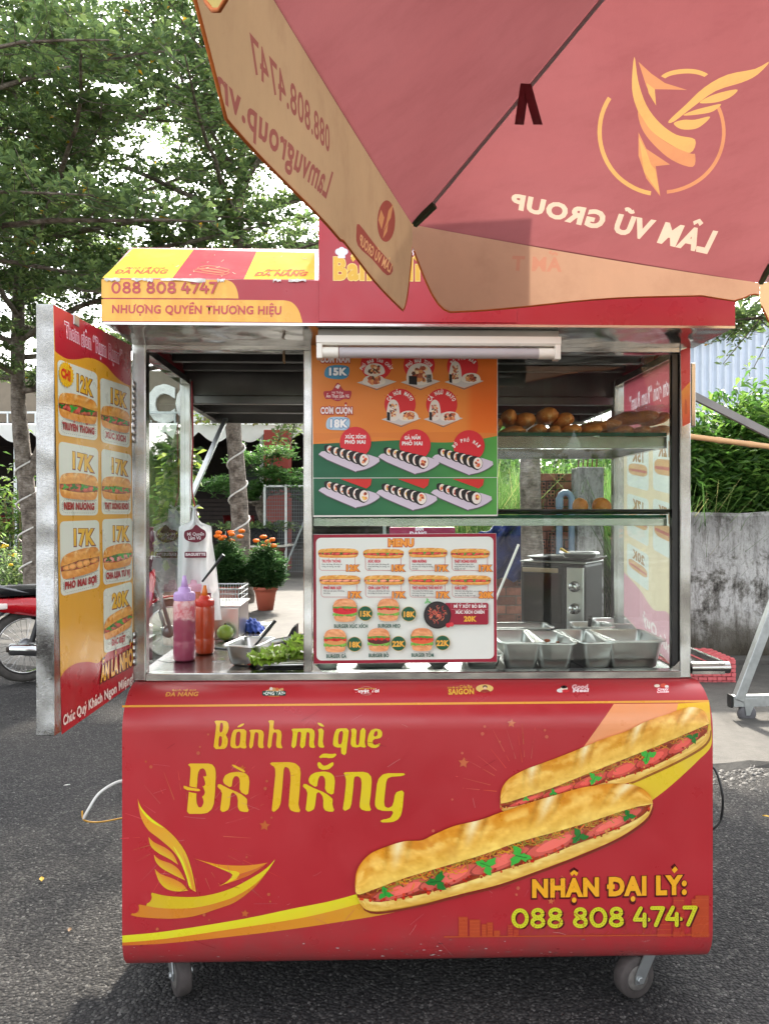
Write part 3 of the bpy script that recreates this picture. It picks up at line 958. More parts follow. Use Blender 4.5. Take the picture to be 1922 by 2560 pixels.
def sm(pts, n=3):
    """round a traced outline a little (corner-cutting keeps straight stems straight)"""
    p = [np.array(q, float) for q in pts]; out = []
    for i in range(len(p)):
        a, b_, c = p[i - 1], p[i], p[(i + 1) % len(p)]
        la = np.linalg.norm(a - b_); lc = np.linalg.norm(c - b_)
        ka = min(.35, 6 / (la + 1e-6)); kc = min(.35, 6 / (lc + 1e-6))
        out += [tuple(b_ + (a - b_) * ka), tuple(b_ + (c - b_) * kc)]
    return out

def mirror_letters(P, cr, dx, dy, col, loops):
    multi(P, [sm(cr([(x + dx, y + dy) for x, y in l])) for l in loops], col)

pr = Print(SURF)
# swoosh and colour fields
sw_u = CL([(58, 1440), (300, 1416), (700, 1352), (1000, 1290), (1200, 1250), (1400, 1195), (1500, 1165)])
sw_m = CL([(58, 1478), (300, 1456), (700, 1397), (1000, 1350), (1200, 1306), (1400, 1252), (1500, 1225)])
sw_l = CL([(58, 1494), (300, 1482), (700, 1440), (1000, 1402), (1200, 1372), (1400, 1340), (1500, 1320)])
pr.loft(spline(sw_u), spline(sw_m), lambda S_, T_: np.stack([218 + 6 * S_, 214 - 10 * T_ - 4 * S_, 44 + 0 * S_], 1), 50, 3)
pr.loft(spline(sw_m), spline(sw_l), lambda S_, T_: np.stack([206 + 8 * S_, 112 + 40 * S_, 42 + 0 * S_], 1), 50, 3)
ow_u = CM([(0, 1020), (120, 990), (400, 920), (700, 850), (1000, 740)]); ow_l = CM([(0, 1101), (200, 1066), (400, 1012), (600, 950), (850, 868), (1020, 790)])
pr.loft(spline(CM([(0, 1041), (60, 1030), (300, 990), (700, 900), (1000, 780)])), spline(ow_l), lambda S_, T_: np.stack([212 + 6 * S_, 148 + 14 * S_, 44 + 0 * S_], 1), 40, 3)
pr.loft(spline(CM([(1190, 141), (1150, 200), (1060, 325), (1000, 400)])), spline(CM([(1474, 139), (1440, 220), (1300, 330), (1100, 420)])), (236, 156, 104), 44, 20)
pr.loft(spline(CM([(1474, 139), (1440, 240), (1330, 400), (1200, 560)])), spline(CM([(1611, 133), (1617, 220), (1619, 325), (1560, 392), (1500, 450), (1420, 520), (1330, 588)])),
        lambda S_, T_: np.stack([232 - 10 * S_, 186 + 10 * np.sin(S_ * 3), 50 + 0 * S_], 1), 70, 20)
pr.loft([(306, 1763.4), (1771, 1750.5)], [(306, 1768.4), (1771, 1756.0)], (226, 160, 62), 60, 2)
# firework rays, dots and stars
rnd = random.Random(21)
def rays(cx, cy, angs, r0, r1, w=2.4):
    for a in angs:
        a += rnd.uniform(-2, 2); q0 = r0 * rnd.uniform(.9, 1.25); q1 = r1 * rnd.uniform(.8, 1.1)
        c, s_ = math.cos(R(a)), math.sin(R(a)); st = q0
        while st < q1:
            ln = rnd.choice([18, 34, 70, 130]); en = min(q1, st + ln)
            pr.taper((cx + c * st, cy + s_ * st), (cx + c * en, cy + s_ * en), w * rnd.uniform(.6, 1), tuple(v + rnd.uniform(-14, 14) for v in RAYC)); st = en + rnd.choice([6, 9, 14])
rays(468, 2085, [-160, -146, -132, -121, -110, -99, -90, -79, -62, -50, -40, -28, -16, 4, 18, 28, 44, 56, 66, 78, 90, 100, 112, 122, 135, 150, 163, 175], 96, 165)
rays(468, 2085, [-55, -44, -30, -22, 26, 40], 160, 250)
rays(1316, 1985, [-175, -166, -152, -140, -128, -118, -108, -99, -92, -84], 80, 180)
rays(1360, 2150, [118, 104, 96, 88, 78, 68, 52, 44], 50, 120)
for x, y, r_ in ((835, 838, 31), (728, 1318, 23), (713, 525, 20)):
    (sx, sy), = CL([(x, y)]); pr.star(sx, sy, r_ / 2.1855, (190, 96, 50), .1)
for x, y, r_ in ((738, 226, 20), (527, 400, 25), (912, 1012, 15)):
    (sx, sy), = CM([(x, y)]); pr.star(sx, sy, r_ / 1.767, (200, 106, 68), .1)
for x, y, r_ in ((187, 488, 6), (215, 517, 9), (473, 442, 10), (482, 408, 6), (838, 635, 9), (847, 595, 7), (737, 1010, 6), (857, 1213, 9), (865, 1252, 6), (505, 1325, 9), (533, 1352, 5), (250, 1402, 9), (873, 794, 6), (527, 340, 6)):
    (sx, sy), = CL([(x, y)]); pr.disc(sx, sy, r_ / 2.1855, (186, 92, 62), n=12)
for x, y, r_ in ((620, 240, 6), (610, 272, 8), (885, 256, 6), (893, 285, 8), (521, 357, 6), (477, 562, 5), (393, 700, 7), (686, 307, 5), (767, 953, 8), (760, 982, 6)):
    (sx, sy), = CM([(x, y)]); pr.disc(sx, sy, r_ / 1.767, (196, 96, 74), n=12)
# skyline
SKL = (176, 66, 46)
base_y = 1168
for x0, x1, t in ((505, 545, 1080), (553, 600, 1092), (606, 628, 1112), (630, 656, 1104), (660, 687, 1140), (721, 745, 1114), (747, 770, 1135), (1531, 1560, 1000), (1548, 1608, 985), (1450, 1500, 990), (1380, 1440, 1060)):
    a, c = CM([(x0, t), (x1, base_y)]); pr.rect(a[0], a[1], c[0], c[1], (180, 72, 42) if x0 < 720 or x0 > 1520 else (174, 56, 46))
    for k in range(5):
        yy = t + (base_y - t) * (k + .5) / 5; p, q = CM([(x0 + 2, yy), (x1 - 2, yy)]); pr.line([p, q], 1.2, (194, 88, 50))
p, q = CM([(440, 1167), (1612, 1158)]); pr.line([p, q], 3, (186, 82, 44))
for k in range(26):
    x = 720 + k * 33; p, q = CM([(x, 1156), (x + rnd.uniform(6, 26), 1156 - rnd.uniform(4, 40))]); pr.line([p, q], 1.3, SKL)
for cx, w_ in ((1280, 40), (1000, 60)):
    pts = CM([(cx + w_ * math.cos(a), 1150 - 90 * math.sin(a)) for a in np.linspace(0, math.pi, 12)]); pr.line(pts, 1.5, SKL)
pr.build('printed_background', M_PRINT, front)

# yellow title
pr = Print(SURF, 1.6e-2 * .1)
TL = YEL
mirror_letters(pr, P1, 0, 0, TL, [[(262, 60), (340, 60), (358, 68), (368, 90), (364, 130), (352, 150), (345, 157), (356, 172), (362, 195), (357, 230), (345, 250), (325, 255), (260, 255), (270, 180), (280, 100), (278, 78)], [(307, 75), (318, 72), (328, 80), (328, 120), (318, 140), (302, 143)], [(300, 165), (315, 165), (322, 180), (318, 225), (308, 240), (294, 240)]])
mirror_letters(pr, P1, 0, 0, TL, [[(395, 130), (410, 118), (440, 118), (490, 118), (488, 160), (482, 225), (496, 250), (455, 252), (448, 240), (435, 250), (400, 250), (380, 240), (377, 220), (384, 165)], [(418, 145), (428, 135), (450, 132), (446, 190), (442, 225), (428, 238), (414, 232), (412, 200)]])
mirror_letters(pr, P1, 0, 0, TL, [[(424, 98), (470, 74), (477, 88), (432, 110)]])
mirror_letters(pr, P1, 0, 0, TL, [[(505, 122), (575, 120), (598, 126), (610, 142), (608, 180), (602, 225), (614, 248), (585, 250), (570, 240), (568, 215), (574, 160), (570, 142), (555, 138), (546, 142), (540, 190), (533, 250), (505, 250), (512, 200), (518, 150), (515, 136)]])
mirror_letters(pr, P1, 0, 0, TL, [[(636, 58), (680, 56), (679, 70), (672, 125), (700, 118), (722, 124), (733, 142), (731, 180), (725, 228), (746, 250), (708, 250), (695, 240), (693, 215), (700, 160), (696, 142), (684, 138), (672, 145), (664, 200), (660, 250), (632, 250), (640, 180), (650, 90), (646, 72)]])
mirror_letters(pr, P1, 0, 0, YEL2, [[(795, 115), (930, 112), (952, 120), (962, 140), (958, 180), (952, 222), (970, 246), (938, 248), (922, 238), (921, 210), (927, 160), (922, 140), (908, 136), (903, 145), (897, 200), (892, 248), (856, 248), (862, 190), (868, 150), (864, 136), (850, 134), (842, 140), (836, 195), (830, 248), (796, 248), (804, 195), (810, 145), (806, 128)]])
mirror_letters(pr, P1, 0, 0, YEL2, [[(980, 115), (1025, 112), (1020, 165), (1014, 220), (1034, 246), (1000, 246), (985, 238), (983, 215), (990, 150), (986, 130)]])
mirror_letters(pr, P1, 0, 0, YEL2, [[(985, 68), (1028, 92), (1020, 106), (977, 84)]])
mirror_letters(pr, P1, 0, 0, YEL2, [[(1105, 125), (1120, 112), (1198, 112), (1192, 160), (1182, 240), (1176, 300), (1150, 292), (1140, 275), (1146, 240), (1130, 246), (1105, 242), (1088, 232), (1086, 210), (1092, 160)], [(1128, 140), (1140, 130), (1158, 130), (1152, 190), (1146, 218), (1134, 226), (1122, 218), (1122, 185)]])
mirror_letters(pr, P1, 0, 0, YEL2, [[(1210, 114), (1252, 112), (1248, 160), (1243, 215), (1252, 230), (1266, 225), (1272, 170), (1276, 112), (1314, 110), (1310, 160), (1304, 222), (1320, 244), (1285, 244), (1276, 236), (1262, 244), (1230, 244), (1210, 232), (1208, 205), (1216, 150), (1213, 130)]])
mirror_letters(pr, P1, 0, 0, YEL2, [[(1340, 135), (1360, 116), (1400, 114), (1424, 128), (1428, 155), (1420, 175), (1400, 183), (1362, 186), (1360, 215), (1370, 228), (1390, 225), (1410, 212), (1412, 225), (1398, 242), (1370, 250), (1335, 240), (1322, 222), (1326, 175)], [(1366, 170), (1370, 145), (1380, 130), (1394, 130), (1396, 150), (1388, 168)]])
mirror_letters(pr, P1, 0, 0, TL, [[(85, 355), (240, 355), (265, 370), (278, 405), (272, 560), (262, 650), (235, 690), (195, 703), (77, 703), (85, 620), (95, 515), (104, 400), (102, 375), (88, 370)], [(152, 440), (160, 402), (180, 386), (200, 392), (212, 420), (212, 450), (184, 438), (202, 466), (206, 515), (178, 508), (200, 530), (203, 575), (176, 582), (196, 606), (190, 645), (168, 665), (148, 645), (142, 600)]])
pr.line(P1([(72, 524), (110, 536), (150, 543), (176, 549)]), 14, (178, 46, 52))
mirror_letters(pr, P1, 0, 0, TL, [[(52, 512), (60, 507), (100, 523), (165, 530), (169, 540), (166, 548), (120, 543), (62, 536)]])
A_top = [(325, 485), (332, 450), (355, 425), (400, 413), (460, 413), (495, 430), (510, 460), (508, 510), (500, 580), (440, 548), (445, 480), (438, 450), (418, 438), (398, 450), (390, 490), (386, 524), (350, 506)]
A_leg = [(288, 508), (300, 492), (345, 518), (390, 538), (440, 558), (490, 595), (496, 610), (490, 650), (514, 690), (455, 690), (432, 672), (428, 640), (432, 600), (415, 565), (385, 548), (378, 600), (372, 660), (355, 685), (305, 692), (315, 620), (322, 545), (290, 520)]
mirror_letters(pr, P1, 0, 0, TL, [A_top]); mirror_letters(pr, P1, 0, 0, TL, [A_leg])
mirror_letters(pr, P1, 0, 0, TL, [[(392, 357), (482, 405), (478, 416), (468, 416), (387, 372)]])
mirror_letters(pr, P1, 590, -2, YEL2, [A_top]); mirror_letters(pr, P1, 590, -2, YEL2, [A_leg])
mirror_letters(pr, P1, 0, 0, TL, [[(648, 347), (800, 345), (845, 362), (864, 400), (856, 550), (846, 650), (870, 692), (810, 690), (780, 665), (785, 580), (795, 450), (790, 400), (770, 378), (748, 378), (738, 500), (725, 640), (700, 680), (662, 695), (672, 600), (690, 420), (685, 376), (660, 368)]])
mirror_letters(pr, P1, 0, 0, YEL2, [[(985, 322), (1000, 295), (1030, 283), (1070, 292), (1115, 282), (1105, 308), (1070, 322), (1030, 310)]])
mirror_letters(pr, P1, 0, 0, YEL2, [[(978, 345), (1000, 345), (1012, 368), (1040, 372), (1068, 350), (1098, 343), (1080, 385), (1035, 402), (995, 395), (980, 375)]])
mirror_letters(pr, P1, 0, 0, YEL2, [[(1153, 415), (1310, 412), (1345, 432), (1355, 465), (1348, 560), (1336, 650), (1358, 683), (1300, 682), (1272, 665), (1270, 640), (1282, 540), (1285, 470), (1270, 445), (1245, 442), (1232, 450), (1225, 540), (1212, 650), (1195, 675), (1152, 685), (1165, 600), (1178, 480), (1172, 440)]])
mirror_letters(pr, P1, 0, 0, YEL2, [[(1590, 422), (1575, 440), (1475, 448), (1455, 470), (1445, 560), (1438, 640), (1455, 662), (1485, 660), (1503, 635), (1515, 560), (1540, 545), (1578, 540), (1565, 680), (1550, 730), (1515, 755), (1480, 762), (1410, 762), (1420, 742), (1470, 738), (1495, 715), (1505, 680), (1470, 684), (1410, 680), (1380, 660), (1375, 630), (1392, 480), (1415, 440), (1450, 422)]])
pr.build('lettering', M_PRINT, front)
# dealer line and telephone number
pr = Print(SURF, 1.6e-3)
a, c, e, g = P5([(488, 262), (1500, 240), (488, 157), (1500, 128)])
pr.text('NHẬN ĐẠI LÝ:', a, c, e, (238, 170, 40), g, bold=.055, outline=(84, 20, 22), ow=.05, shift=(-.6, 1.6), track=.02)

def digit_paths(ch):
    if ch == '0': return [([(.5 + .40 * math.cos(t), .5 + .42 * math.sin(t)) for t in np.linspace(0, 2 * math.pi, 25)])]
    if ch == '8': return [[(.5 + .32 * math.cos(t), .74 + .19 * math.sin(t)) for t in np.linspace(0, 2 * math.pi, 19)], [(.5 + .38 * math.cos(t), .29 + .21 * math.sin(t)) for t in np.linspace(0, 2 * math.pi, 21)]]
    if ch == '4': return [[(.45, .93), (.08, .36), (.92, .36)], [(.68, .62), (.68, .06)]]
    return [[(.08, .92), (.90, .92), (.36, .07)]]

def marquee(P, cr, txt, boxes, w, col, dot, shadow=None, sh=(0, 0)):
    """rounded digits with a row of dots along each stroke"""
    for ch, (x0, y0, x1, y1) in zip(txt, boxes):
        for ps in digit_paths(ch):
            pts = cr([(x0 + u * (x1 - x0), y1 - v * (y1 - y0)) for u, v in ps])
            for cc, o in (((shadow, sh),) if shadow else ()) + ((col, (0, 0)),):
                q = [(x + o[0], y + o[1]) for x, y in pts]
                if ch in '08': P.line(q, w, cc)
                else:
                    for i in range(len(q) - 1): P.line(resample(q[i:i + 2], 3), w, cc)
                    for p_ in q: P.disc(p_[0], p_[1], w / 2, cc, n=10)
        if dot:
            for ps in digit_paths(ch):
                pts = cr([(x0 + u * (x1 - x0), y1 - v * (y1 - y0)) for u, v in ps])
                ln = sum(math.dist(pts[i], pts[i + 1]) for i in range(len(pts) - 1))
                for p_ in resample(pts, max(3, int(ln / (w * .62))))[:-1 if ch in '08' else None]:
                    P.disc(p_[0], p_[1], w * .10, dot, n=6)
pr.build('lettering', M_PRINT, front)
pr = Print(SURF, 1.6e-3)
bx = [(358, 340, 468, 465), (480, 338, 575, 465), (590, 335, 690, 465), (755, 332, 850, 463), (862, 330, 975, 460), (987, 328, 1083, 457), (1145, 325, 1250, 455), (1258, 322, 1345, 452), (1352, 320, 1458, 450), (1466, 318, 1555, 448)]
marquee(pr, P5, '0888084747', bx, 9.6, (206, 204, 46), (120, 96, 26), (82, 24, 26), (4, 2.5))
pr.build('lettering', M_PRINT, front)

# bird and boat emblem
pr = Print(SURF, 1.2e-3)
grad = lambda a, c_: (lambda S_, T_: np.outer(1 - S_, np.array(a, float)) + np.outer(S_, np.array(c_, float)))
pr.loft(spline(P2([(187, 65), (230, 165), (330, 270), (480, 380), (600, 500), (690, 640), (750, 820), (792, 1035)])), spline(P2([(187, 65), (215, 240), (290, 385), (400, 475), (540, 595), (625, 710), (690, 860), (722, 985), (792, 1035)])), grad((224, 140, 48), (216, 190, 40)), 40, 4)
pr.loft(spline(P2([(190, 90), (230, 170), (330, 275), (450, 365)])), spline(P2([(190, 90), (225, 190), (320, 300), (450, 372)])), BRI, 20, 2)
pr.loft(spline(P2([(560, 560), (650, 700), (700, 850), (745, 1000)])), spline(P2([(560, 570), (630, 715), (690, 870), (722, 985)])), BRI, 20, 2)
pr.loft(spline(P2([(640, 600), (705, 740), (750, 870), (790, 1030)])), spline(P2([(640, 600), (690, 770), (730, 900), (750, 1010)])), (216, 146, 48), 20, 2)
for up_, dn_ in (([(300, 465), (360, 520), (480, 580), (560, 650), (607, 752)], [(300, 465), (325, 560), (400, 630), (520, 695), (607, 752)]),
                 ([(357, 650), (420, 700), (540, 745), (620, 810), (680, 915)], [(357, 650), (375, 720), (440, 790), (560, 858), (680, 915)]),
                 ([(364, 795), (430, 850), (560, 900), (650, 950), (710, 1020)], [(364, 795), (410, 925), (490, 1005), (600, 1030), (710, 1020)])):
    pr.loft(spline(P2(up_)), spline(P2(dn_)), lambda S_, T_: np.outer(1 - T_, (216, 132, 46)) + np.outer(T_, (216, 180, 42)), 24, 4)
bu = [(335, 1042), (450, 1070), (600, 1085), (800, 1085), (1000, 1050), (1200, 980), (1400, 870), (1520, 790), (1612, 697)]
bm_ = [(275, 1178), (400, 1200), (600, 1208), (800, 1195), (1000, 1150), (1200, 1080), (1400, 955), (1540, 810), (1612, 697)]
bl = [(115, 1275), (200, 1295), (400, 1310), (600, 1310), (800, 1280), (1000, 1215), (1200, 1140), (1400, 985), (1520, 840)]
pr.loft(spline(P2([(205, 1165), (275, 1178)] + bm_[1:7] + [(1520, 838)])), spline(P2(bl)), (204, 126, 42), 40, 3)
pr.disc(*P2([(150, 1205)])[0], 13, (178, 46, 52), n=16)
pr.loft(spline(P2(bu)), spline(P2(bm_)), grad((206, 172, 40), (222, 200, 40)), 40, 3)
pr.disc(*P2([(268, 1090)])[0], 16, (178, 46, 52), n=18)
pr.poly(spline(P2([(765, 685), (900, 722), (1050, 752), (1250, 762), (1400, 752), (1535, 730)]), 4) + spline(P2([(1535, 730), (1400, 830), (1250, 900), (1030, 975)]), 4) + spline(P2([(1030, 975), (1110, 930), (1165, 870), (1150, 840), (1050, 795), (900, 735)]), 4), (220, 140, 44))
pr.poly(spline(P2([(870, 716), (1100, 802), (1210, 822), (1243, 850), (1200, 900), (1030, 975)]), 4) + spline(P2([(1030, 975), (1110, 930), (1165, 870), (1150, 840), (1050, 795)]), 4), (222, 194, 42))
pr.poly(P2([(1243, 850), (1400, 800), (1535, 730), (1400, 830), (1250, 900), (1210, 905)]), (204, 104, 42))
pr.build('bird_boat_emblem', M_PRINT, front)

# two printed baguettes
pr = Print(SURF, 1.2e-3)
rnd = random.Random(5)
b_up = P3([(28, 740), (40, 680), (90, 610), (200, 545), (320, 500), (480, 440), (640, 375), (800, 310), (950, 260), (1100, 190), (1250, 140), (1400, 90), (1480, 90), (1540, 122), (1571, 195)])
b_mid = P3([(30, 790), (80, 783), (200, 745), (400, 680), (600, 600), (800, 520), (1000, 440), (1200, 360), (1400, 275), (1571, 203)])
b_in = P3([(40, 835), (200, 800), (400, 745), (600, 700), (900, 610), (1100, 545), (1350, 425), (1560, 270)])
b_bot = P3([(30, 800), (45, 850), (200, 860), (600, 750), (1000, 635), (1100, 592), (1300, 500), (1500, 390), (1575, 310), (1582, 235)])
pr.loft(spline([(x + 2, y + 5) for x, y in b_in[4:]]), spline([(x + 3, y + 5) for x, y in b_bot[4:]]), (150, 92, 34), 30, 2)
pr.loft(spline(b_in), spline(b_bot), crust((238, 200, 104), (248, 226, 146), (226, 178, 80), 8, 0, 2), 60, 6)
filling(pr, spline(b_mid), spline(b_in), rnd, 6, (210, 84, 72), (216, 146, 56), 5, 3.0, 2)
pr.loft(spline(b_up, 6), spline(b_mid), crust((222, 146, 38), (250, 212, 118), (240, 200, 96), 9, 4, 1, .06), 130, 16)
f_up = P4([(38, 520), (45, 460), (70, 410), (120, 360), (200, 325), (300, 295), (390, 290), (450, 262), (560, 215), (700, 182), (800, 145), (900, 112), (980, 85), (1100, 50), (1200, 20), (1290, 2), (1400, -10), (1500, -5), (1560, 18), (1600, 55), (1612, 95)])
f_mid = P4([(40, 560), (60, 576), (150, 545), (300, 490), (500, 430), (700, 370), (900, 300), (1100, 245), (1300, 185), (1500, 120), (1614, 97)])
f_in = P4([(52, 600), (200, 612), (400, 580), (600, 525), (800, 460), (1000, 400), (1200, 320), (1400, 245), (1560, 165), (1612, 100)])
f_bot = P4([(50, 590), (70, 640), (110, 668), (200, 668), (400, 630), (600, 580), (800, 530), (1000, 460), (1200, 385), (1400, 300), (1520, 230), (1590, 170), (1616, 110)])
pr.loft(spline([(x + 2, y + 2) for x, y in f_bot]), spline([(x + 3, y + 7) for x, y in f_bot]), (128, 50, 34), 50, 2)
pr.loft(spline(f_in), spline(f_bot), crust((242, 206, 112), (250, 230, 150), (222, 172, 72), 9, 0, 4), 80, 7)
filling(pr, spline(f_mid), spline(f_in), rnd, 5, (216, 98, 84), (220, 150, 56), 6, 4.5, 4)
pr.loft(spline(f_up, 6), spline(f_mid), crust((224, 142, 32), (252, 214, 120), (244, 206, 100), 10, 4, 6, .06), 170, 18)
pr.build('printed_baguettes', M_PRINT, front)

# small brand marks along the rounded top
pr = Print(SURF, 8e-4)
def TQ(P, cr, s_, a_, b_, c_, col, **kw):
    a_, b_, c_ = cr([a_, b_, c_]); P.text(s_, a_, b_, c_, col, **kw)
TQ(pr, CL, 'Bánh mì que', (328, 106), (462, 104), (330, 95), (216, 150, 66), bold=.015)
TQ(pr, CL, 'ĐÀ NẴNG', (292, 134), (472, 132), (298, 112), (216, 150, 66), bold=.035)
pr.build('brand_mark', M_PRINT, front); pr = Print(SURF, 8e-4)
a, c = CL([(822, 104), (950, 130)]); pr.rect(a[0], a[1], c[0], c[1], (24, 74, 66), 3)
a, c = CL([(850, 86), (934, 104)]); pr.shape([(a[0], c[1]), (a[0] + 6, a[1] + 3), (a[0] + 16, a[1]), (a[0] + 26, a[1] + 4), (c[0], a[1] + 1), (c[0] - 2, c[1])], (206, 160, 110)); pr.disc(a[0] + 9, a[1] + 3, 4, (232, 222, 210)); pr.disc(a[0] + 24, a[1] + 4, 4, (220, 120, 70))
TQ(pr, CL, '•ÔNG TÂY•', (828, 127), (946, 126), (829, 109), (236, 236, 226), bold=.03)
TQ(pr, CL, 'BANHMIQUE', (858, 136), (914, 136), (858, 131), (214, 150, 60), bold=.02)
pr.build('brand_mark', M_PRINT, front); pr = Print(SURF, 8e-4)
(cx, cy), = CL([(1390, 104)]); pr.disc(cx, cy, 19, (206, 150, 140), 11); pr.disc(cx, cy, 18, (166, 20, 34), 10)
a, c = CL([(1318, 96), (1466, 116)]); pr.shape([(a[0], a[1]), (cx, a[1] - 2), (c[0], a[1]), (c[0] - 3, c[1]), (cx, c[1] + 2), (a[0] + 3, c[1])], (180, 22, 38), 3)
TQ(pr, CL, 'Tuyệt Vời', (1324, 113), (1460, 112), (1325, 96), (240, 236, 232), bold=.04)
TQ(pr, CL, 'BURGER THƠM NGON', (1344, 96), (1436, 95), (1344, 90), (226, 190, 60), bold=.01); TQ(pr, CL, 'SINCE 2019', (1370, 121), (1414, 121), (1370, 116), (236, 220, 216), bold=.0)
pr.build('brand_mark', M_PRINT, front); pr = Print(SURF, 8e-4)
TQ(pr, CM, 'BÁNH MÌ', (456, 74), (505, 73), (456, 67), (216, 160, 60), bold=.02); TQ(pr, CM, 'Cô Ba', (508, 73), (566, 71), (508, 60), (216, 160, 60), bold=.03)
TQ(pr, CM, 'SÀIGÒN', (460, 100), (575, 97), (460, 78), (222, 172, 66), bold=.05)
(cx, cy), = CM([(620, 74)]); pr.disc(cx, cy, 22, (226, 190, 110), 10); pr.disc(cx + 1, cy - 4, 6, (60, 30, 26), 4); pr.disc(cx + 1, cy - 1, 4, (232, 196, 160), 3.6); pr.shape([(cx - 10, cy + 9), (cx - 4, cy + 3), (cx + 7, cy + 3), (cx + 13, cy + 9)], (150, 60, 50))
pr.build('brand_mark', M_PRINT, front); pr = Print(SURF, 8e-4)
(cx, cy), = CM([(970, 74)]); pr.disc(cx, cy, 9, (236, 214, 190), 7); pr.disc(cx, cy - 4, 8, (40, 26, 26), 4); pr.disc(cx - 9, cy + 5, 9, (226, 220, 214), 5); pr.disc(cx + 4, cy + 6, 9, (206, 54, 60), 4)
TQ(pr, CM, 'Good', (1004, 76), (1076, 74), (1006, 58), (236, 190, 190), bold=.05); TQ(pr, CM, 'Meal', (1008, 90), (1080, 88), (1010, 76), (240, 216, 216), bold=.05)
pr.build('brand_mark', M_PRINT, front); pr = Print(SURF, 8e-4)
(cx, cy), = CM([(1402, 62)]); pr.disc(cx - 12, cy, 7, (236, 220, 200), 4); pr.disc(cx + 4, cy - 1, 8, (220, 90, 70), 5); pr.disc(cx + 12, cy + 2, 5, (236, 226, 216), 4)
a, c = CM([(1376, 70), (1434, 96)]); pr.rect(a[0], a[1], c[0], c[1], (198, 36, 52), 4)
TQ(pr, CM, 'Crazy', (1382, 82), (1430, 81), (1383, 72), (244, 214, 214), bold=.05); TQ(pr, CM, 'Chicken', (1380, 93), (1433, 91), (1381, 84), (244, 214, 214), bold=.05)
pr.build('brand_mark', M_PRINT, front)

# scuffs and scratches in the vinyl
pr = Print(SURF, 2.2e-3); rnd = random.Random(31)
for k in range(120):
    x = rnd.choice([rnd.uniform(310, 1765), rnd.gauss(1050, 160)]); y = 2392 - abs(rnd.gauss(0, 14)) - (x - 310) * .007 if k < 84 else rnd.uniform(1800, 2380)
    n = rnd.randint(4, 6); r1 = rnd.uniform(1, 7) * rnd.random() + .6 if k < 84 else rnd.uniform(.5, 1.4)
    if not 309 < x < 1768: continue
    pr.poly([(x + r1 * rnd.uniform(.5, 1.6) * math.cos(a * 6.283 / n), y + r1 * .32 * rnd.uniform(.4, 1.2) * math.sin(a * 6.283 / n)) for a in range(n)], rnd.choice([(196, 172, 168), (150, 96, 92), (120, 52, 56), (206, 190, 186)]))
for k in range(46):
    x = rnd.uniform(320, 1700); y = rnd.uniform(1800, 2370); L = rnd.uniform(8, 60); a = rnd.gauss(0, .5)
    pr.line([(x, y), (x + L * .5 * math.cos(a), y + L * .5 * math.sin(a) + rnd.uniform(-2, 2)), (x + L * math.cos(a), y + L * math.sin(a))], rnd.uniform(.5, .9), rnd.choice([(190, 92, 96), (140, 24, 36), (200, 130, 126)]))
tag(pr.build('scuffs', M_PRINT, front), kind='stuff')

# ------------------------------------------------------------------ print on the roof
CE = crop(250, 600, 3.02); CA = crop(0, 0, 1.7284); CB = crop(961, 0, 1.7284)
roofob = [o for o in bpy.data.objects if o.name == 'roof'][0]
pr = Print(Plane(CARTF, (0, FY, 1.9), (0, -1, 0)), 5e-4)
ys = lambda S_, T_: np.array([226, 168, 58]) + (np.sin(S_ * 40)[:, None] > .3) * np.array([6, 10, 8]) + 0 * T_[:, None]
pr.loft(CE([(14, 297), (300, 298), (600, 299), (960, 302)]), CE([(14, 437), (300, 438), (600, 440), (960, 441)]), ys, 40, 3)
pr.poly(CE([(958, 302)]) + spline(CE([(960, 302), (1005, 325), (1035, 375), (1048, 442)]), 5) + CE([(958, 441)]), (226, 170, 60))
pr.loft(CE([(14, 447), (700, 450), (1390, 456)]), CE([(14, 612), (700, 616), (1390, 622)]), ys, 60, 3)
pr.poly(CE([(1388, 456)]) + spline(CE([(1390, 456), (1450, 472), (1500, 530), (1530, 624)]), 5) + CE([(1388, 622)]), (226, 170, 60))
RT = (178, 54, 60)
bx = [(x0, 317, x1, 405) for x0, x1 in ((90, 158), (172, 236), (246, 310), (354, 418), (430, 500), (512, 576))] + [(x0, 319, x1, 406) for x0, x1 in ((616, 684), (688, 752), (756, 826), (828, 888))]
marquee(pr, CE, '0888084747', bx, 5.6, RT, (208, 130, 84))
pr.build('lettering', M_PRINT, roofob); pr = Print(Plane(CARTF, (0, FY, 1.9), (0, -1, 0)), 1.2e-3)
a, c, e = CE([(90, 551), (1375, 562), (92, 492)])
pr.text('NHƯỢNG QUYỀN THƯƠNG HIỆU', a, c, e, (184, 58, 56), bold=.03, track=.02)
pr.build('lettering', M_PRINT, roofob)
sl_n = np.array([0, -(2.166 - 2.005), (-0.016 - FY)]); sl_n /= np.linalg.norm(sl_n)
pr = Print(Plane(CARTF, (0, FY, 2.005), sl_n), 5e-4)
ye = lambda S_, T_: np.array([236, 196, 62]) - fbm(S_ * 14, T_ * 9)[:, None] * np.array([14, 16, 6])
pr.loft(CE([(20, 288), (252, 66)]), CE([(550, 287), (708, 75)]), ye, 12, 12)
pr.loft(CE([(552, 287), (710, 75)]), CE([(1085, 297), (1182, 87)]), lambda S_, T_: np.array([176, 62, 70]) - fbm(S_ * 14, T_ * 9)[:, None] * np.array([14, 10, 8]), 12, 12)
pr.loft(CE([(1087, 297), (1184, 87)]), CE([(1621, 300), (1621, 98)]), ye, 12, 12)
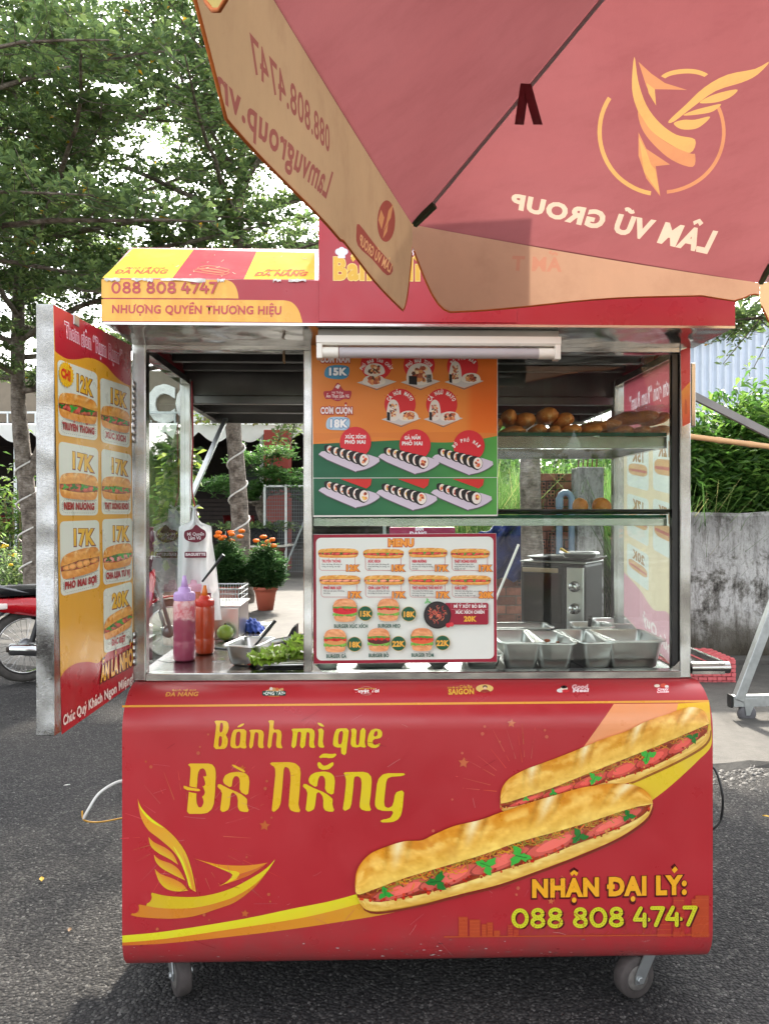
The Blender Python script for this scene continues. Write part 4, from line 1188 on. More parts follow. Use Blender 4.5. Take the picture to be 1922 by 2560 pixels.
for x0, y0, x1 in ((110, 255, 510), (1165, 273, 1562)):
    TQ(pr, CE, 'Bánh mì que', (x0 + 75, y0 - 36), (x1 - 22, y0 - 36), (x0 + 90, y0 - 51), (196, 92, 52), bold=.03, shear=.2)
    TQ(pr, CE, 'ĐÀ NẴNG', (x0, y0), (x1 - 4, y0), (x0 + 16, y0 - 29), (196, 92, 52), bold=.05, shear=.1)
for dy in (0, 20):
    p = CE([(760 - dy * 2, 205 + dy), (840, 198 + dy), (960, 222 + dy), (975, 230 + dy), (930, 246 + dy), (830, 236 + dy), (745 - dy, 220 + dy)])
    pr.line(spline(p, 5, True), 1.6, (206, 120, 90)); pr.line(CE([(770, 214 + dy), (940, 236 + dy)]), 1.6, (206, 120, 90))
rnd = random.Random(9)
for k in range(34):
    x = rnd.uniform(150, 1600); y = rnd.uniform(95, 285); L = rnd.uniform(10, 46); a = rnd.uniform(0, 3)
    pr.line(CE([(x, y), (x + L * .5 * math.cos(a), y + L * .5 * math.sin(a) * .5 + 3), (x + L * math.cos(a), y + L * math.sin(a) * .5)]), rnd.uniform(.5, 1.0), rnd.choice([(120, 80, 50), (150, 100, 60), (240, 226, 190)]))
pr.build('roof_print', M_PRINT_MATT, roofob)

sbob = [o for o in bpy.data.objects if o.name == 'sign_box'][0]
pr = Print(Plane(CARTF, (0, FY - 0.003, 2.1), (0, -1, 0)), 5e-4)
pr.text('Bánh Mì', (832, 697), (1054, 699), (832, 646), (222, 176, 40), bold=.04, outline=(236, 208, 120), ow=.028, track=.03)
pr.text('T', (1016, 638), (1046, 638), (1018, 604), (226, 220, 224), bold=.01, shear=.15)
pr.text('T', (990, 596), (1040, 594), (990, 560), (222, 176, 40), bold=.03)
hx, hy = CA([(1476, 1095)])[0]
pr.disc(hx - 8, hy - 4, 8, (222, 226, 236)); pr.disc(hx + 8, hy - 4, 8, (222, 226, 236)); pr.disc(hx, hy - 8, 8, (222, 226, 236)); pr.rect(hx - 9, hy - 4, hx + 9, hy + 12, (226, 230, 240))
for k in range(5):
    pr.shape([(1022 + k * 5, 592 - k * 3), (1030 + k * 5, 580 - k * 2), (1034 + k * 5, 590 - k * 3)], (216, 172, 50), 3)
pr.build('lettering', M_PRINT, sbob)

# ------------------------------------------------------------------ print on the open door
CC = crop(0, 700, 3.322); CD = crop(0, 1200, 3.16)
DOORP = Plane(CARTF, (dh.x, dh.y, 0), tuple(dn))
pr = Print(DOORP, 6e-4)
tl, tr = CC([(443, 205), (1086, 543)]); bl_, br = CD([(488, 2010), (1060, 1606)])
pr.loft([tl, bl_], [tr, br], lambda S_, T_: np.array([222, 166, 46]) + 0 * S_[:, None], 10, 6)
pr.poly(CC([(443, 205), (1086, 543), (1086, 880)]) + spline(CC([(1086, 880), (1020, 850), (950, 790), (880, 712), (800, 662), (720, 646), (640, 660), (560, 655), (500, 625), (458, 590)]), 5), (176, 26, 44))
pr.poly(spline(CD([(478, 1562), (520, 1502), (600, 1450), (700, 1436), (770, 1446), (820, 1400), (880, 1330), (950, 1290), (1000, 1277), (1046, 1290)]), 5) + [br, bl_], (172, 32, 42))
a, c, e, g = CC([(545, 468), (1012, 704), (535, 345), (1016, 590)])
pr.text('Thơm giòn “Rụm Rụm”', a, c, e, (196, 40, 80), g, bold=.0, outline=(236, 218, 226), ow=.055)
WHT = (220, 230, 214)
def bil(q, u, v):
    (ax, ay), (bx_, by), (cx_, cy_), (dx_, dy_) = q      # TL TR BR BL
    return (ax * (1 - u) * (1 - v) + bx_ * u * (1 - v) + cx_ * u * v + dx_ * (1 - u) * v, ay * (1 - u) * (1 - v) + by * u * (1 - v) + cy_ * u * v + dy_ * (1 - u) * v)
def rrect(q, u0, v0, u1, v1, ru, rv):
    pts = []
    for cu, cv, st in ((u1 - ru, v0 + rv, -90), (u1 - ru, v1 - rv, 0), (u0 + ru, v1 - rv, 90), (u0 + ru, v0 + rv, 180)):
        for k in range(6):
            t = R(st + k * 18); pts.append(bil(q, cu + ru * math.cos(t), cv + rv * math.sin(t)))
    return pts
def card(q, price, name, seed, px=(.30, .86), tilt=0.0, white=WHT, P=None, stars=False, meat=(200, 90, 76), green=True):
    P.poly(rrect(q, 0, 0, 1, 1, .10, .07), white)
    P.text(price, bil(q, px[0], .33), bil(q, px[1], .35), bil(q, px[0], .12), (232, 186, 44), bil(q, px[1], .14), bold=.05, outline=(112, 28, 40), ow=.04, shift=(.5, .8))
    m0 = bil(q, .01, .585 + tilt); m1 = bil(q, .99, .585 - tilt); u = np.array(bil(q, .5, .40)) - np.array(bil(q, .5, .58))
    sandwich(P, m0, m1, u, seed, 4, green, meat, shadow=(176, 184, 170))
    rr2 = rrect(q, .06, .785, .94, .965, .1, .06)
    rs = resample(rr2 + rr2[:1], 90)
    for k in range(0, 88, 2): P.line([rs[k], rs[k + 1]], .9, (90, 96, 96))
    w = min(.41, .044 * len(name)); x0, x1 = (.5 - w, .5 + w) if not stars else (.26, .74)
    P.text(name, bil(q, x0, .915), bil(q, x1, .915), bil(q, x0, .825), (170, 34, 34), bil(q, x1, .825), bold=.06)
    if stars:
        for xs_ in (.16, .84):
            c_ = bil(q, xs_, .87); P.star(c_[0], c_[1], 4.4, (110, 96, 60)); P.star(c_[0], c_[1], 2.6, white)
pr.side_by_side(card, CC([(475, 655), (808, 775), (808, 1335), (485, 1285)]), '12K', 'TRUYỀN THỐNG', 11, (.44, .86), P=pr)
pr.side_by_side(card, CC([(830, 808), (1080, 890), (1075, 1395), (838, 1345)]), '15K', 'XÚC XÍCH', 12, P=pr, meat=(216, 96, 96))
pr.side_by_side(card, CC([(485, 1338), (815, 1400), (812, 1955), (492, 1955)]), '17K', 'NEM NƯỚNG', 13, P=pr)
pr.side_by_side(card, CC([(840, 1400), (1088, 1450), (1085, 1945), (843, 1945)]), '17K', 'THỊT XÔNG KHÓI', 14, P=pr)
pr.side_by_side(card, CD([(470, 328), (782, 315), (788, 845), (480, 920)]), '17K', 'PHÔ MAI SỢI', 15, tilt=.03, P=pr, green=False, meat=(222, 160, 84))
pr.side_by_side(card, CD([(805, 310), (1045, 300), (1042, 790), (815, 830)]), '17K', 'CHẢ LỤA TỨ VỊ', 16, tilt=.02, P=pr, meat=(230, 150, 140))
pr.side_by_side(card, CD([(815, 865), (1042, 800), (1045, 1290), (820, 1372)]), '20K', 'ĐẶC BIỆT', 17, tilt=.05, P=pr, stars=True)
pr.above()
(cx, cy), = CC([(543, 785)])
pr.poly([(cx + (20 if k % 2 else 17) * math.sin(k * math.pi / 20), cy + (33 if k % 2 else 28) * math.cos(k * math.pi / 20) + 5 * math.sin(k * math.pi / 20)) for k in range(40)], (232, 186, 40))
a, c, e, g = CC([(500, 800), (580, 842), (500, 735), (580, 765)])
pr.text('CHỈ', a, c, e, (206, 40, 36), g, bold=.07)
a, c, e, g = CD([(790, 1592), (1046, 1452), (795, 1475), (1042, 1330)])
pr.text('ĂN LÀ NHỚ', a, c, e, (232, 170, 48), g, bold=.05, outline=(84, 24, 26), ow=.05, shift=(0, 1))
a, c, e, g = CD([(490, 1942), (1050, 1590), (490, 1866), (1046, 1526)])
pr.text('Chúc Quý Khách Ngon Miệng!', a, c, e, (236, 226, 214), g, bold=.035)
pr.build('menu_print', M_PRINT, door)

# strip of printed film on the right-hand post
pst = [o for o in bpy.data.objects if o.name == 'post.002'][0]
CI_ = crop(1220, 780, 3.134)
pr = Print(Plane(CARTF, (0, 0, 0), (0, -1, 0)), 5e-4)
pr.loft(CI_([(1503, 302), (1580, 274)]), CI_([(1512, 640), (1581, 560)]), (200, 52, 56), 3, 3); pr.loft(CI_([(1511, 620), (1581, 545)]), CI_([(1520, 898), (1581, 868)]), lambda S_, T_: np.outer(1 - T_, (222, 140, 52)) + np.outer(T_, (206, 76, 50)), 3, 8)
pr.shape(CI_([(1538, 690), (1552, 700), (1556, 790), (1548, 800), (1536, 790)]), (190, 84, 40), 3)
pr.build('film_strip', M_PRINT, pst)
# ------------------------------------------------------------------ posters fixed to the front glass
CG = crop(760, 800, 3.322); CH = crop(760, 1300, 3.322)
def poster(name, label, quad, y0, thick):
    pl = Plane(CARTF, (0, y0, 1.3), (0, -1, 0))
    p, _ = pl(quad)
    t = thing(name, label, 'poster', CARTF @ Vector((p[:, 0].mean(), y0, p[:, 2].min())), YAW)
    M_ = Matrix.Translation(Vector((p[:, 0].mean(), y0, p[:, 2].min())))
    q_ = MB(); k = len(p)
    q_.add([tuple(v) for v in p] + [(v[0], v[1] + thick, v[2]) for v in p], [list(range(k))[::-1], [k + i for i in range(k)]] + [(i, (i + 1) % k, k + (i + 1) % k, k + i) for i in range(k)])
    q_.xform(M_.inverted()); q_.build('sheet', simple('poster_board', rgb(222, 220, 212), 0.5, var=.04), t)
    return t, Plane(CARTF @ M_, (0, 0, 0), (0, -1, 0))

t, pl = poster('food_poster', 'orange and green poster of rice rolls behind the strip light', CG([(55, 42), (1606, 42), (1606, 1628), (76, 1636)]), -0.0062, 0.0015)
pr = Print(pl, 3e-4)
def og(S_, T_):
    n = (fbm(S_ * 3, T_ * 3, 2)[:, None] - .5)
    return np.array([224, 132, 54]) + n * np.array([18, 26, 22]) - np.array([0, 22, 20]) * (T_[:, None] > .85)
pr.loft(CG([(57, 44), (76, 1040)]), CG([(1602, 44), (1602, 1000)]), og, 24, 24)
gcol = lambda S_, T_: np.outer(1 - T_ ** 1.6, (32, 96, 68)) + np.outer(T_ ** 1.6, (86, 160, 72)) + (fbm(S_ * 4, T_ * 6, 2)[:, None] - .5) * 12
pr.loft(CG([(77, 1310), (76, 1170), (75, 1030)]), CG([(1602, 1305), (1602, 1130), (1602, 962)]), gcol, 6, 30)
pr.poly(CG([(75, 1028)]) + spline(CG([(75, 1032), (200, 996), (350, 975), (560, 970), (800, 988), (1000, 1012), (1200, 1016), (1400, 1000), (1602, 962)]), 6) + CG([(1602, 940), (1300, 930), (75, 940)]), (220, 128, 56))
pr.loft(CG([(78, 1316), (80, 1622)]), CG([(1600, 1310), (1600, 1616)]), gcol, 6, 30)
pr.line(CG([(77, 1312), (1602, 1308)]), 1.0, (206, 214, 206))
def circ(cx, cy, r, lines, by, tw):
    (x, y), = CG([(cx, cy)]); pr.disc(x, y, r / 3.322, (214, 46, 52), n=32)
    return
def arc_text(txt, cx, cy, r, a0, a1, size, col=(240, 232, 226), bold=.04):
    n = len(txt)
    for i, ch in enumerate(txt):
        a = R(a0 + (a1 - a0) * (i + .5) / n); x = cx + r * math.sin(a); y = cy - r * math.cos(a)
        if ch == ' ': continue
        w = size * .72; ux, uy = math.cos(a), math.sin(a)
        p0 = (x - ux * w / 2, y - uy * w / 2); p1 = (x + ux * w / 2, y + uy * w / 2); c0 = (p0[0] + uy * size, p0[1] - ux * size)
        a_, b_, c_ = CG([p0, p1, c0]); pr.text(ch, a_, b_, c_, col, bold=bold)
def plate(x0, x1, yt, yb, col=(206, 200, 196)):
    cx = (x0 + x1) / 2
    pr.poly(CG([(x0, (yt + yb) / 2), (cx, yb + 6), (x1, (yt + yb) / 2 - 6), (cx, yb + 14)]), (120, 110, 104))
    pr.poly(CG([(x0, (yt + yb) / 2), (cx, yt), (x1, (yt + yb) / 2 - 8), (cx, yb)]), col)
def ball(cx, cy, w, h, seed, nori=None, core=(206, 130, 84), core_s=.72):
    r2 = random.Random(seed)
    pr.shape(CG([(cx - w, cy + h * .6), (cx - w * .8, cy - h * .6), (cx, cy - h), (cx + w * .8, cy - h * .6), (cx + w, cy + h * .6), (cx, cy + h)]), (228, 220, 210))
    for j in range(54):
        pr.disc(*CG([(cx + r2.uniform(-.7, .7) * w * core_s, cy + r2.uniform(-.8, .8) * h * core_s)])[0], r2.uniform(1.4, 3.6) * w / 60, r2.choice([core, (226, 160, 96), (170, 84, 60), (240, 214, 170), (190, 100, 70), (90, 56, 44)]), n=6)
    if nori: pr.poly(CG([(cx + nori[0] * w, cy + h * .15), (cx + nori[1] * w, cy + h * .2), (cx + nori[1] * w, cy + h * .98), (cx + nori[0] * w, cy + h * .9)]), (34, 30, 34))
for cx, cy in ((600, 370), (955, 375), (1315, 385), (797, 700), (1142, 700)):
    circ(cx, cy, 130, None, 0, 0)
    for k in range(4):
        a = R(-60 + k * 40); pr.taper(CG([(cx + 140 * math.sin(a), cy - 140 * math.cos(a))])[0], CG([(cx + 152 * math.sin(a), cy - 152 * math.cos(a))])[0], 2, (206, 84, 40))
plate(440, 768, 470, 570); plate(803, 1130, 465, 570); plate(1166, 1490, 465, 565); plate(642, 970, 775, 876); plate(992, 1318, 770, 878)
pr.side_by_side(ball, 585, 412, 82, 52, 1, core=(224, 150, 90)); pr.side_by_side(ball, 580, 500, 90, 44, 2, core=(214, 130, 90))
pr.side_by_side(ball, 958, 450, 104, 92, 3, (-.85, -.2)); pr.poly(CG([(1010, 455), (1055, 450), (1060, 515), (1022, 522)]), (34, 30, 34)); pr.poly(CG([(970, 375), (990, 470), (955, 520), (945, 430)]), (150, 62, 50))
pr.side_by_side(ball, 1255, 435, 50, 92, 4, (-1.0, -.55), (190, 96, 70)); pr.side_by_side(ball, 1385, 482, 76, 42, 5, core=(150, 70, 56))
pr.side_by_side(ball, 740, 750, 52, 90, 6, (-1.0, -.5), (232, 160, 100)); pr.side_by_side(ball, 868, 798, 78, 44, 7, core=(232, 150, 96))
pr.side_by_side(ball, 1085, 750, 46, 88, 8, (-1.0, -.5), (220, 120, 100)); pr.side_by_side(ball, 1210, 802, 76, 42, 9, core=(224, 140, 120))
pr.above()
arc_text('PHÔ MAI TAN CHẢY', 600, 480, 132, -62, 62, 26); arc_text('PHÔ MAI TƯƠI', 955, 470, 118, -52, 52, 28); arc_text('BÒ PHÔ MAI', 1320, 460, 130, -46, 46, 26)
arc_text('CÁ HỒI MAYO', 797, 710, 92, -68, 68, 30); arc_text('CÁ NGỪ MAYO', 1142, 712, 96, -70, 70, 30)
def GT(txt, x0, yb, x1, yc, col, **kw):
    a_, b_, c_ = CG([(x0, yb), (x1, yb), (x0, yc)]); pr.text(txt, a_, b_, c_, col, **kw)
GT('CƠM NẮM', 134, 352, 384, 300, (238, 226, 222), bold=.05, outline=(176, 40, 48), ow=.09)
pr.shape(CG([(175, 470), (190, 395), (280, 375), (372, 395), (358, 478), (270, 492)]), (70, 140, 176)); GT('15K', 196, 458, 352, 402, (240, 240, 240), bold=.06, outline=(40, 90, 130), ow=.06)
pr.shape(CG([(165, 596), (232, 585), (280, 522), (330, 585), (392, 592), (378, 655), (335, 655), (280, 676), (225, 656), (180, 655)]), (178, 46, 60), 4)
GT('Hệ Thống', 232, 612, 325, 594, (236, 214, 210), bold=.01); GT('Ẩm Thực Lâm Vũ', 185, 645, 375, 620, (240, 224, 220), bold=.02); GT('since 2019', 250, 662, 306, 655, (226, 190, 186), bold=0)
pr.poly(CG([(258, 560), (280, 535), (302, 545), (285, 575)]), (236, 214, 210))
GT('CƠM CUỘN', 138, 778, 404, 728, (240, 228, 224), bold=.05, outline=(176, 40, 48), ow=.09)
pr.shape(CG([(190, 900), (200, 820), (285, 805), (374, 822), (365, 905), (280, 915)]), (176, 206, 226)); GT('18K', 204, 890, 358, 830, (246, 246, 246), bold=.06, outline=(52, 120, 176), ow=.06)
def platter(x0, y0, sx, seed, lab, cut=False):
    if not cut:
        (cx, cy), = CG([(x0 + 305, y0 - 35)]); pr.disc(cx, cy, 39, (212, 46, 56), n=30)
    pr.shape(CG([(x0 - 2, y0 + 72), (x0 + 190, y0 + 34), (x0 + 500, y0 + 104), (x0 + 425, y0 + 180), (x0 + 315, y0 + 210), (x0 + 285, y0 + 206)]), (96, 92, 96), 3)
    pr.shape(CG([(x0, y0 + 64), (x0 + 190, y0 + 30), (x0 + 500, y0 + 96), (x0 + 425, y0 + 172), (x0 + 315, y0 + 202), (x0 + 285, y0 + 198)]), (208, 196, 210), 3)
    P_ = CG([(x0 + 88, y0 + 22), (x0 + 370, y0 + 110)])
    sushi_row(pr, P_[0][0], P_[0][1], P_[1][0], P_[1][1], 10, 16.0, 6, seed)
for k, (x0, y0, lab) in enumerate(((122, 1052, None), (615, 1072, None), (1062, 1080, None))): pr.side_by_side(platter, x0, y0, 1, 60 + k, lab)
# second sheet, its top edge trimmed
for k, (x0, y0) in enumerate(((122, 1352), (598, 1372), (1052, 1370))): 
    cut = CG([(x0 + 300, 1318)])[0]
    pr.poly([CG([(x0 + 180, 1320)])[0], CG([(x0 + 440, 1320)])[0], CG([(x0 + 430, 1372)])[0], CG([(x0 + 395, 1400)])[0]], (206, 50, 46))
    pr.side_by_side(platter, x0, y0, 1, 70 + k, None, True)
pr.above()
GT('XÚC XÍCH', 344, 984, 514, 958, (240, 232, 230), bold=.05); GT('PHÔ MAI', 338, 1028, 512, 1000, (240, 232, 230), bold=.05)
GT('GÀ NẤM', 832, 992, 966, 966, (240, 232, 230), bold=.05); GT('PHÔ MAI', 812, 1040, 984, 1012, (240, 232, 230), bold=.05)
arc_text('BÒ PHÔ MAI', 1345, 1130, 118, -58, 58, 27)
pr.build('poster_print', M_PAPER, t)

t, pl = poster('menu_poster', 'white menu poster with dark red border listing sandwiches and burgers', CH([(76, 120), (1594, 110), (1602, 1180), (78, 1195)]), 0.0155, 0.002)
pr = Print(pl, 3e-4)
pr.loft(CH([(78, 122), (80, 1193)]), CH([(1592, 112), (1600, 1178)]), (152, 26, 50), 3, 3)
wq = CH([(100, 148), (1570, 138), (1576, 1152), (104, 1167)])
pr.poly(rrect(wq, 0, 0, 1, 1, .028, .04), (226, 230, 222))
def HT(txt, x0, yb, x1, yc, col, **kw):
    a_, b_, c_ = CH([(x0, yb), (x1, yb), (x0, yc)]); pr.text(txt, a_, b_, c_, col, **kw)
HT('MENU', 698, 215, 914, 160, (240, 158, 66), bold=.07, outline=(176, 60, 40), ow=.06, shift=(0, .6))
items = [((118, 450), 272, 'TRUYỀN THỐNG', '12K', (128, 424), 300), ((492, 826), 276, 'XÚC XÍCH', '15K', (510, 804), 300), ((868, 1186), 268, 'NEM NƯỚNG', '17K', (876, 1168), 300), ((1216, 1536), 274, 'THỊT XÔNG KHÓI', '17K', (1226, 1520), 300),
         ((130, 466), 494, 'PHÔ MAI SỢI', '17K', (144, 438), 520), ((500, 830), 494, 'CHẢ LỤA TỨ VỊ', '17K', (511, 806), 520), ((864, 1194), 494, 'THỊT NƯỚNG THỔ NHĨ KỲ', '17K', (876, 1168), 520), ((1212, 1544), 494, 'ĐẶC BIỆT', '20K', (1228, 1522), 520)]
desc = [['Pate, chà bông, đồ chua, bơ', 'trứng, ớt chưng, rau ngò.'], ['Xúc xích, pate, chà bông, đồ', 'chua, bơ trứng, ớt chưng, rau', 'ngò.'], ['Nem nướng, pate, chà bông,', 'đồ chua, bơ trứng, ớt chưng,', 'rau ngò.'], ['Thịt xông khói, pate, chà', 'bông, đồ chua, bơ trứng, ớt', 'chưng, rau ngò.'],
        ['Phô mai sợi, pate, chà bông,', 'bơ trứng.'], ['Chả, pate, chà bông, đồ chua,', 'bơ trứng, ớt chưng, rau ngò.'], ['Thịt nướng Thổ Nhĩ Kỳ, pate,', 'chà bông, đồ chua, bơ trứng,', 'ớt chưng, rau ngò.'], ['Xúc xích, thịt xông khói, nem nướng,', 'pate, chà bông, đồ chua,', 'bơ trứng, ớt chưng, rau ngò.']]
for k, ((x0, x1), yc, nm, prc, (l, r_), yt) in enumerate(items):
    pts = CH([(l, yt), (l, yt + 100), (l + 8, yt + 112), (l + 20, yt + 118), (r_ - 60, yt + 118)]); pr.line(pts, 1.0, (186, 70, 76)); pr.line(CH([(r_, yt), (r_, yt + 74)]), 1.0, (186, 70, 76))
    pr.side_by_side(sandwich, pr, CH([(x0, yc + 2)])[0], CH([(x1, yc + 2)])[0], (0, -11.5), 80 + k, 4, k != 4, (206, 70, 64) if k not in (4, 5) else (228, 150, 120), warm=-8)
    HT(nm, l + 20, yt + 52, l + 20 + min(250, 13.2 * len(nm)), yt + 31, (206, 40, 66), bold=.05)
    for j, ln in enumerate(desc[k]): HT(ln, l + 20, yt + 72 + j * 18, l + 20 + 6.2 * len(ln), yt + 62 + j * 18, (60, 52, 56), bold=.012)
    HT(prc, x1 - 108 + (12 if x0 > 1200 else 0), yt + 122, x1 + 6 + (12 if x0 > 1200 else 0), yt + 76, (240, 156, 62), bold=.06, outline=(158, 60, 36), ow=.05)
for k, (cx, cy, w, h, tx, tt, prc, px, py, pc) in enumerate(((340, 745, 200, 190, 250, 'BURGER XÚC XÍCH', '15K', 508, 772, (214, 40, 56)), (698, 742, 180, 185, 612, 'BURGER HEO', '18K', 867, 776, (226, 150, 110)),
        (260, 997, 188, 190, 186, 'BURGER GÀ', '18K', 420, 1026, (220, 150, 90)), (620, 990, 186, 190, 536, 'BURGER BÒ', '22K', 782, 1020, (96, 40, 40)), (976, 988, 186, 188, 888, 'BURGER TÔM', '22K', 1146, 1014, (226, 96, 60)))):
    (bx_, by_), = CH([(cx, cy)]); pr.side_by_side(burger, pr, bx_, by_, w / 3.322, h / 3.322, pc, 90 + k)
    (bx_, by_), = CH([(px, py)]); pr.disc(bx_, by_, 18.6, (206, 176, 100), n=30); pr.disc(bx_, by_, 17.6, (26, 88, 62), n=30)
    HT(prc, px - 50, py + 24, px + 48, py - 18, (240, 176, 70), bold=.05)
    yb = cy + (146 if cy < 900 else 142); HT(tt, tx, yb, tx + 19 * len(tt) - 4, yb - 28, (40, 92, 76), bold=.035)
(bx_, by_), = CH([(1368, 774)]); pr.rect(bx_ - 62, by_ - 27, bx_ + 47, by_ + 27, (156, 28, 52), 5)
a_ = CH([(1218, 684), (1526, 738)]); pr.line([a_[0], (a_[0][0], a_[1][1]), a_[1]], .8, (206, 140, 150))
HT('MÌ Ý XỐT BÒ BẰM', 1238, 724, 1505, 700, (240, 236, 232), bold=.04); HT('XÚC XÍCH CHIÊN', 1252, 772, 1492, 748, (240, 236, 232), bold=.04); HT('20K', 1322, 836, 1422, 796, (240, 180, 60), bold=.05)
(bx_, by_), = CH([(1103, 784)]); pr.disc(bx_, by_, 34, (30, 24, 26), n=36); pr.disc(bx_, by_, 31, (48, 40, 42), n=36); rnd = random.Random(3)
for j in range(60):
    a = rnd.uniform(0, 6.3); r_ = rnd.uniform(0, 21); x = bx_ + r_ * math.cos(a); y = by_ + r_ * math.sin(a); th = rnd.uniform(0, 6.3)
    pr.line([(x, y), (x + 4 * math.cos(th), y + 4 * math.sin(th)), (x + 7 * math.cos(th + .8), y + 7 * math.sin(th + .8))], 1.3, rnd.choice([(214, 70, 62), (190, 50, 48), (226, 110, 86), (232, 150, 110)]))
leaflet(pr, *CH([(1022, 672)])[0], 10, .4, (130, 196, 130)); pr.disc(*CH([(1192, 868)])[0], 6, (206, 40, 56)); pr.disc(*CH([(1220, 862)])[0], 5.5, (214, 60, 70))
pr.build('poster_print', M_PAPER, t)
# ------------------------------------------------------------------ big parasol over the cart
RIMZ = 1.9645; NS = 7
UA = Vector((0.0545, 1.5, 0)); ang0 = math.atan2(0.402, 0.916); SIDE = 0.949
# rim corners: A, then B to the right, going round; C is the corner before A
turn = 2 * math.pi / NS
uc = UA + Vector((math.cos(ang0), math.sin(ang0), 0)) * SIDE / 2 + Vector((math.sin(ang0), -math.cos(ang0), 0)) * SIDE / (2 * math.tan(math.pi / NS))
rimR = (UA - uc).length; angA = math.atan2((UA - uc).y, (UA - uc).x)
rim = [Vector((uc.x + rimR * math.cos(angA - k * turn), uc.y + rimR * math.sin(angA - k * turn), RIMZ)) for k in range(NS)]   # 0=A, 1=B (clockwise) ...
rim[NS - 1] = rim[0] + (rim[NS - 1] - rim[0]) * 0.93      # the near side is shorter
apex = Vector((uc.x, uc.y, RIMZ + 0.77))
umb = thing('parasol', 'large faded red parasol with yellow valance overhanging the cart', 'parasol', (uc.x, uc.y, 0))
UB = Vector((uc.x, uc.y, 0))
IDW = Matrix.Identity(4)
M_CANOPY = attr_mat('canopy_cloth', 0.85, translucent=0.34, wear=0.28, spec=0.1, dirt=(0.22, 0.06, 0.07))
M_VAL = attr_mat('valance_cloth', 0.85, translucent=0.32, wear=0.16, spec=0.1, dirt=(0.34, 0.22, 0.14))
def stain_cloth(m):
    """long faint streaks, smudges and a weave"""
    k = NT('tmp'); bpy.data.materials.remove(k.m); k.m = m; k.t = m.node_tree; k.p = k.t.nodes['Principled BSDF']
    c = k.p.inputs['Base Color'].links[0].from_socket; v = k.coord(scale=(1.5, 5, 3)); w = k.coord()
    c2 = k.mix(1.0, c, k.ramp(k.noise(v, 3.0, 7, .7), [(.30, (.90, .87, .87)), (.5, (1, 1, 1)), (.74, (1.06, 1.05, 1.04))]), 'MULTIPLY')
    c2 = k.mix(k.ramp(k.noise(w, 26, 5, .75), [(.70, 0.0), (.76, .5)]), c2, (.10, .035, .03))
    for n in list(k.t.nodes):
        if n.type in ('BSDF_PRINCIPLED', 'BSDF_TRANSLUCENT'): k.l(c2, n.inputs[0])
    k.bump(k.noise(w, 400, 2), .25, .001)
stain_cloth(M_CANOPY); stain_cloth(M_VAL)
CRED = (130, 76, 78); CRED2 = (108, 80, 80)

def pip(pts, poly):
    x, y = pts[:, 0], pts[:, 1]; ins = np.zeros(len(pts), bool); n = len(poly)
    for i in range(n):
        (x0, y0), (x1, y1) = poly[i], poly[(i + 1) % n]
        if y0 == y1: continue
        c = ((y0 > y) != (y1 > y)) & (x < (x1 - x0) * (y - y0) / (y1 - y0) + x0)
        ins ^= c
    return ins

def dyed(name, mat, parent, outline, layers, to3d, base, step, noise=10, offset=Vector((0, 0, 0))):
    """one sheet of cloth whose printed shapes are cut into it: outline and layers are 2-D (u, v) polygons,
    layers = list of (list of loops, colour); to3d maps (N,2) to (N,3)"""
    V = []; E = []
    def addloop(l):
        k = len(V); V.extend([Vector((float(a), float(b_))) for a, b_ in l]); E.extend([(k + i, k + (i + 1) % len(l)) for i in range(len(l))])
    addloop(outline)
    for loops, _c in layers:
        for l in loops: addloop(l)
    o = np.array(outline); x0, y0 = o.min(0); x1, y1 = o.max(0)
    gx, gy = np.meshgrid(np.arange(x0 + step / 2, x1, step), np.arange(y0 + step / 2, y1, step))
    g = np.stack([gx.ravel(), gy.ravel()], 1); g = g[pip(g, outline)]
    V.extend([Vector((float(a), float(b_))) for a, b_ in g])
    vo, eo, fo, *_ = delaunay_2d_cdt(V, E, [], 0, 1e-6)
    v = np.array([tuple(q) for q in vo]); f = np.array([list(q)[:3] for q in fo])
    c = v[f].mean(1); keep = pip(c, outline); f = f[keep]; c = c[keep]
    col = np.tile(np.array(base, float), (len(f), 1))
    col += ((fbm(c[:, 0] * 3, c[:, 1] * 3, 4) - .5) * noise * 2)[:, None]
    for loops, cc in layers:
        ins = np.zeros(len(c), bool)
        for l in loops: ins ^= pip(c, l)
        col[ins] = np.array(cc, float)
    p = to3d(v)
    fv = p[f].reshape(-1, 3); cv = np.repeat(lin_arr(col), 3, 0)
    return obj_np(name, fv - np.array(offset), np.arange(len(fv)).reshape(-1, 3), mat, cv, parent)

def cloth_map(o, ux, uy):
    o = np.array(o); ux = np.array(ux); uy = np.array(uy)
    inv = np.linalg.pinv(np.stack([ux, uy], 1))
    return (lambda uv: o + uv[:, :1] * ux + uv[:, 1:2] * uy), (lambda P_: (P_ - o) @ inv.T)

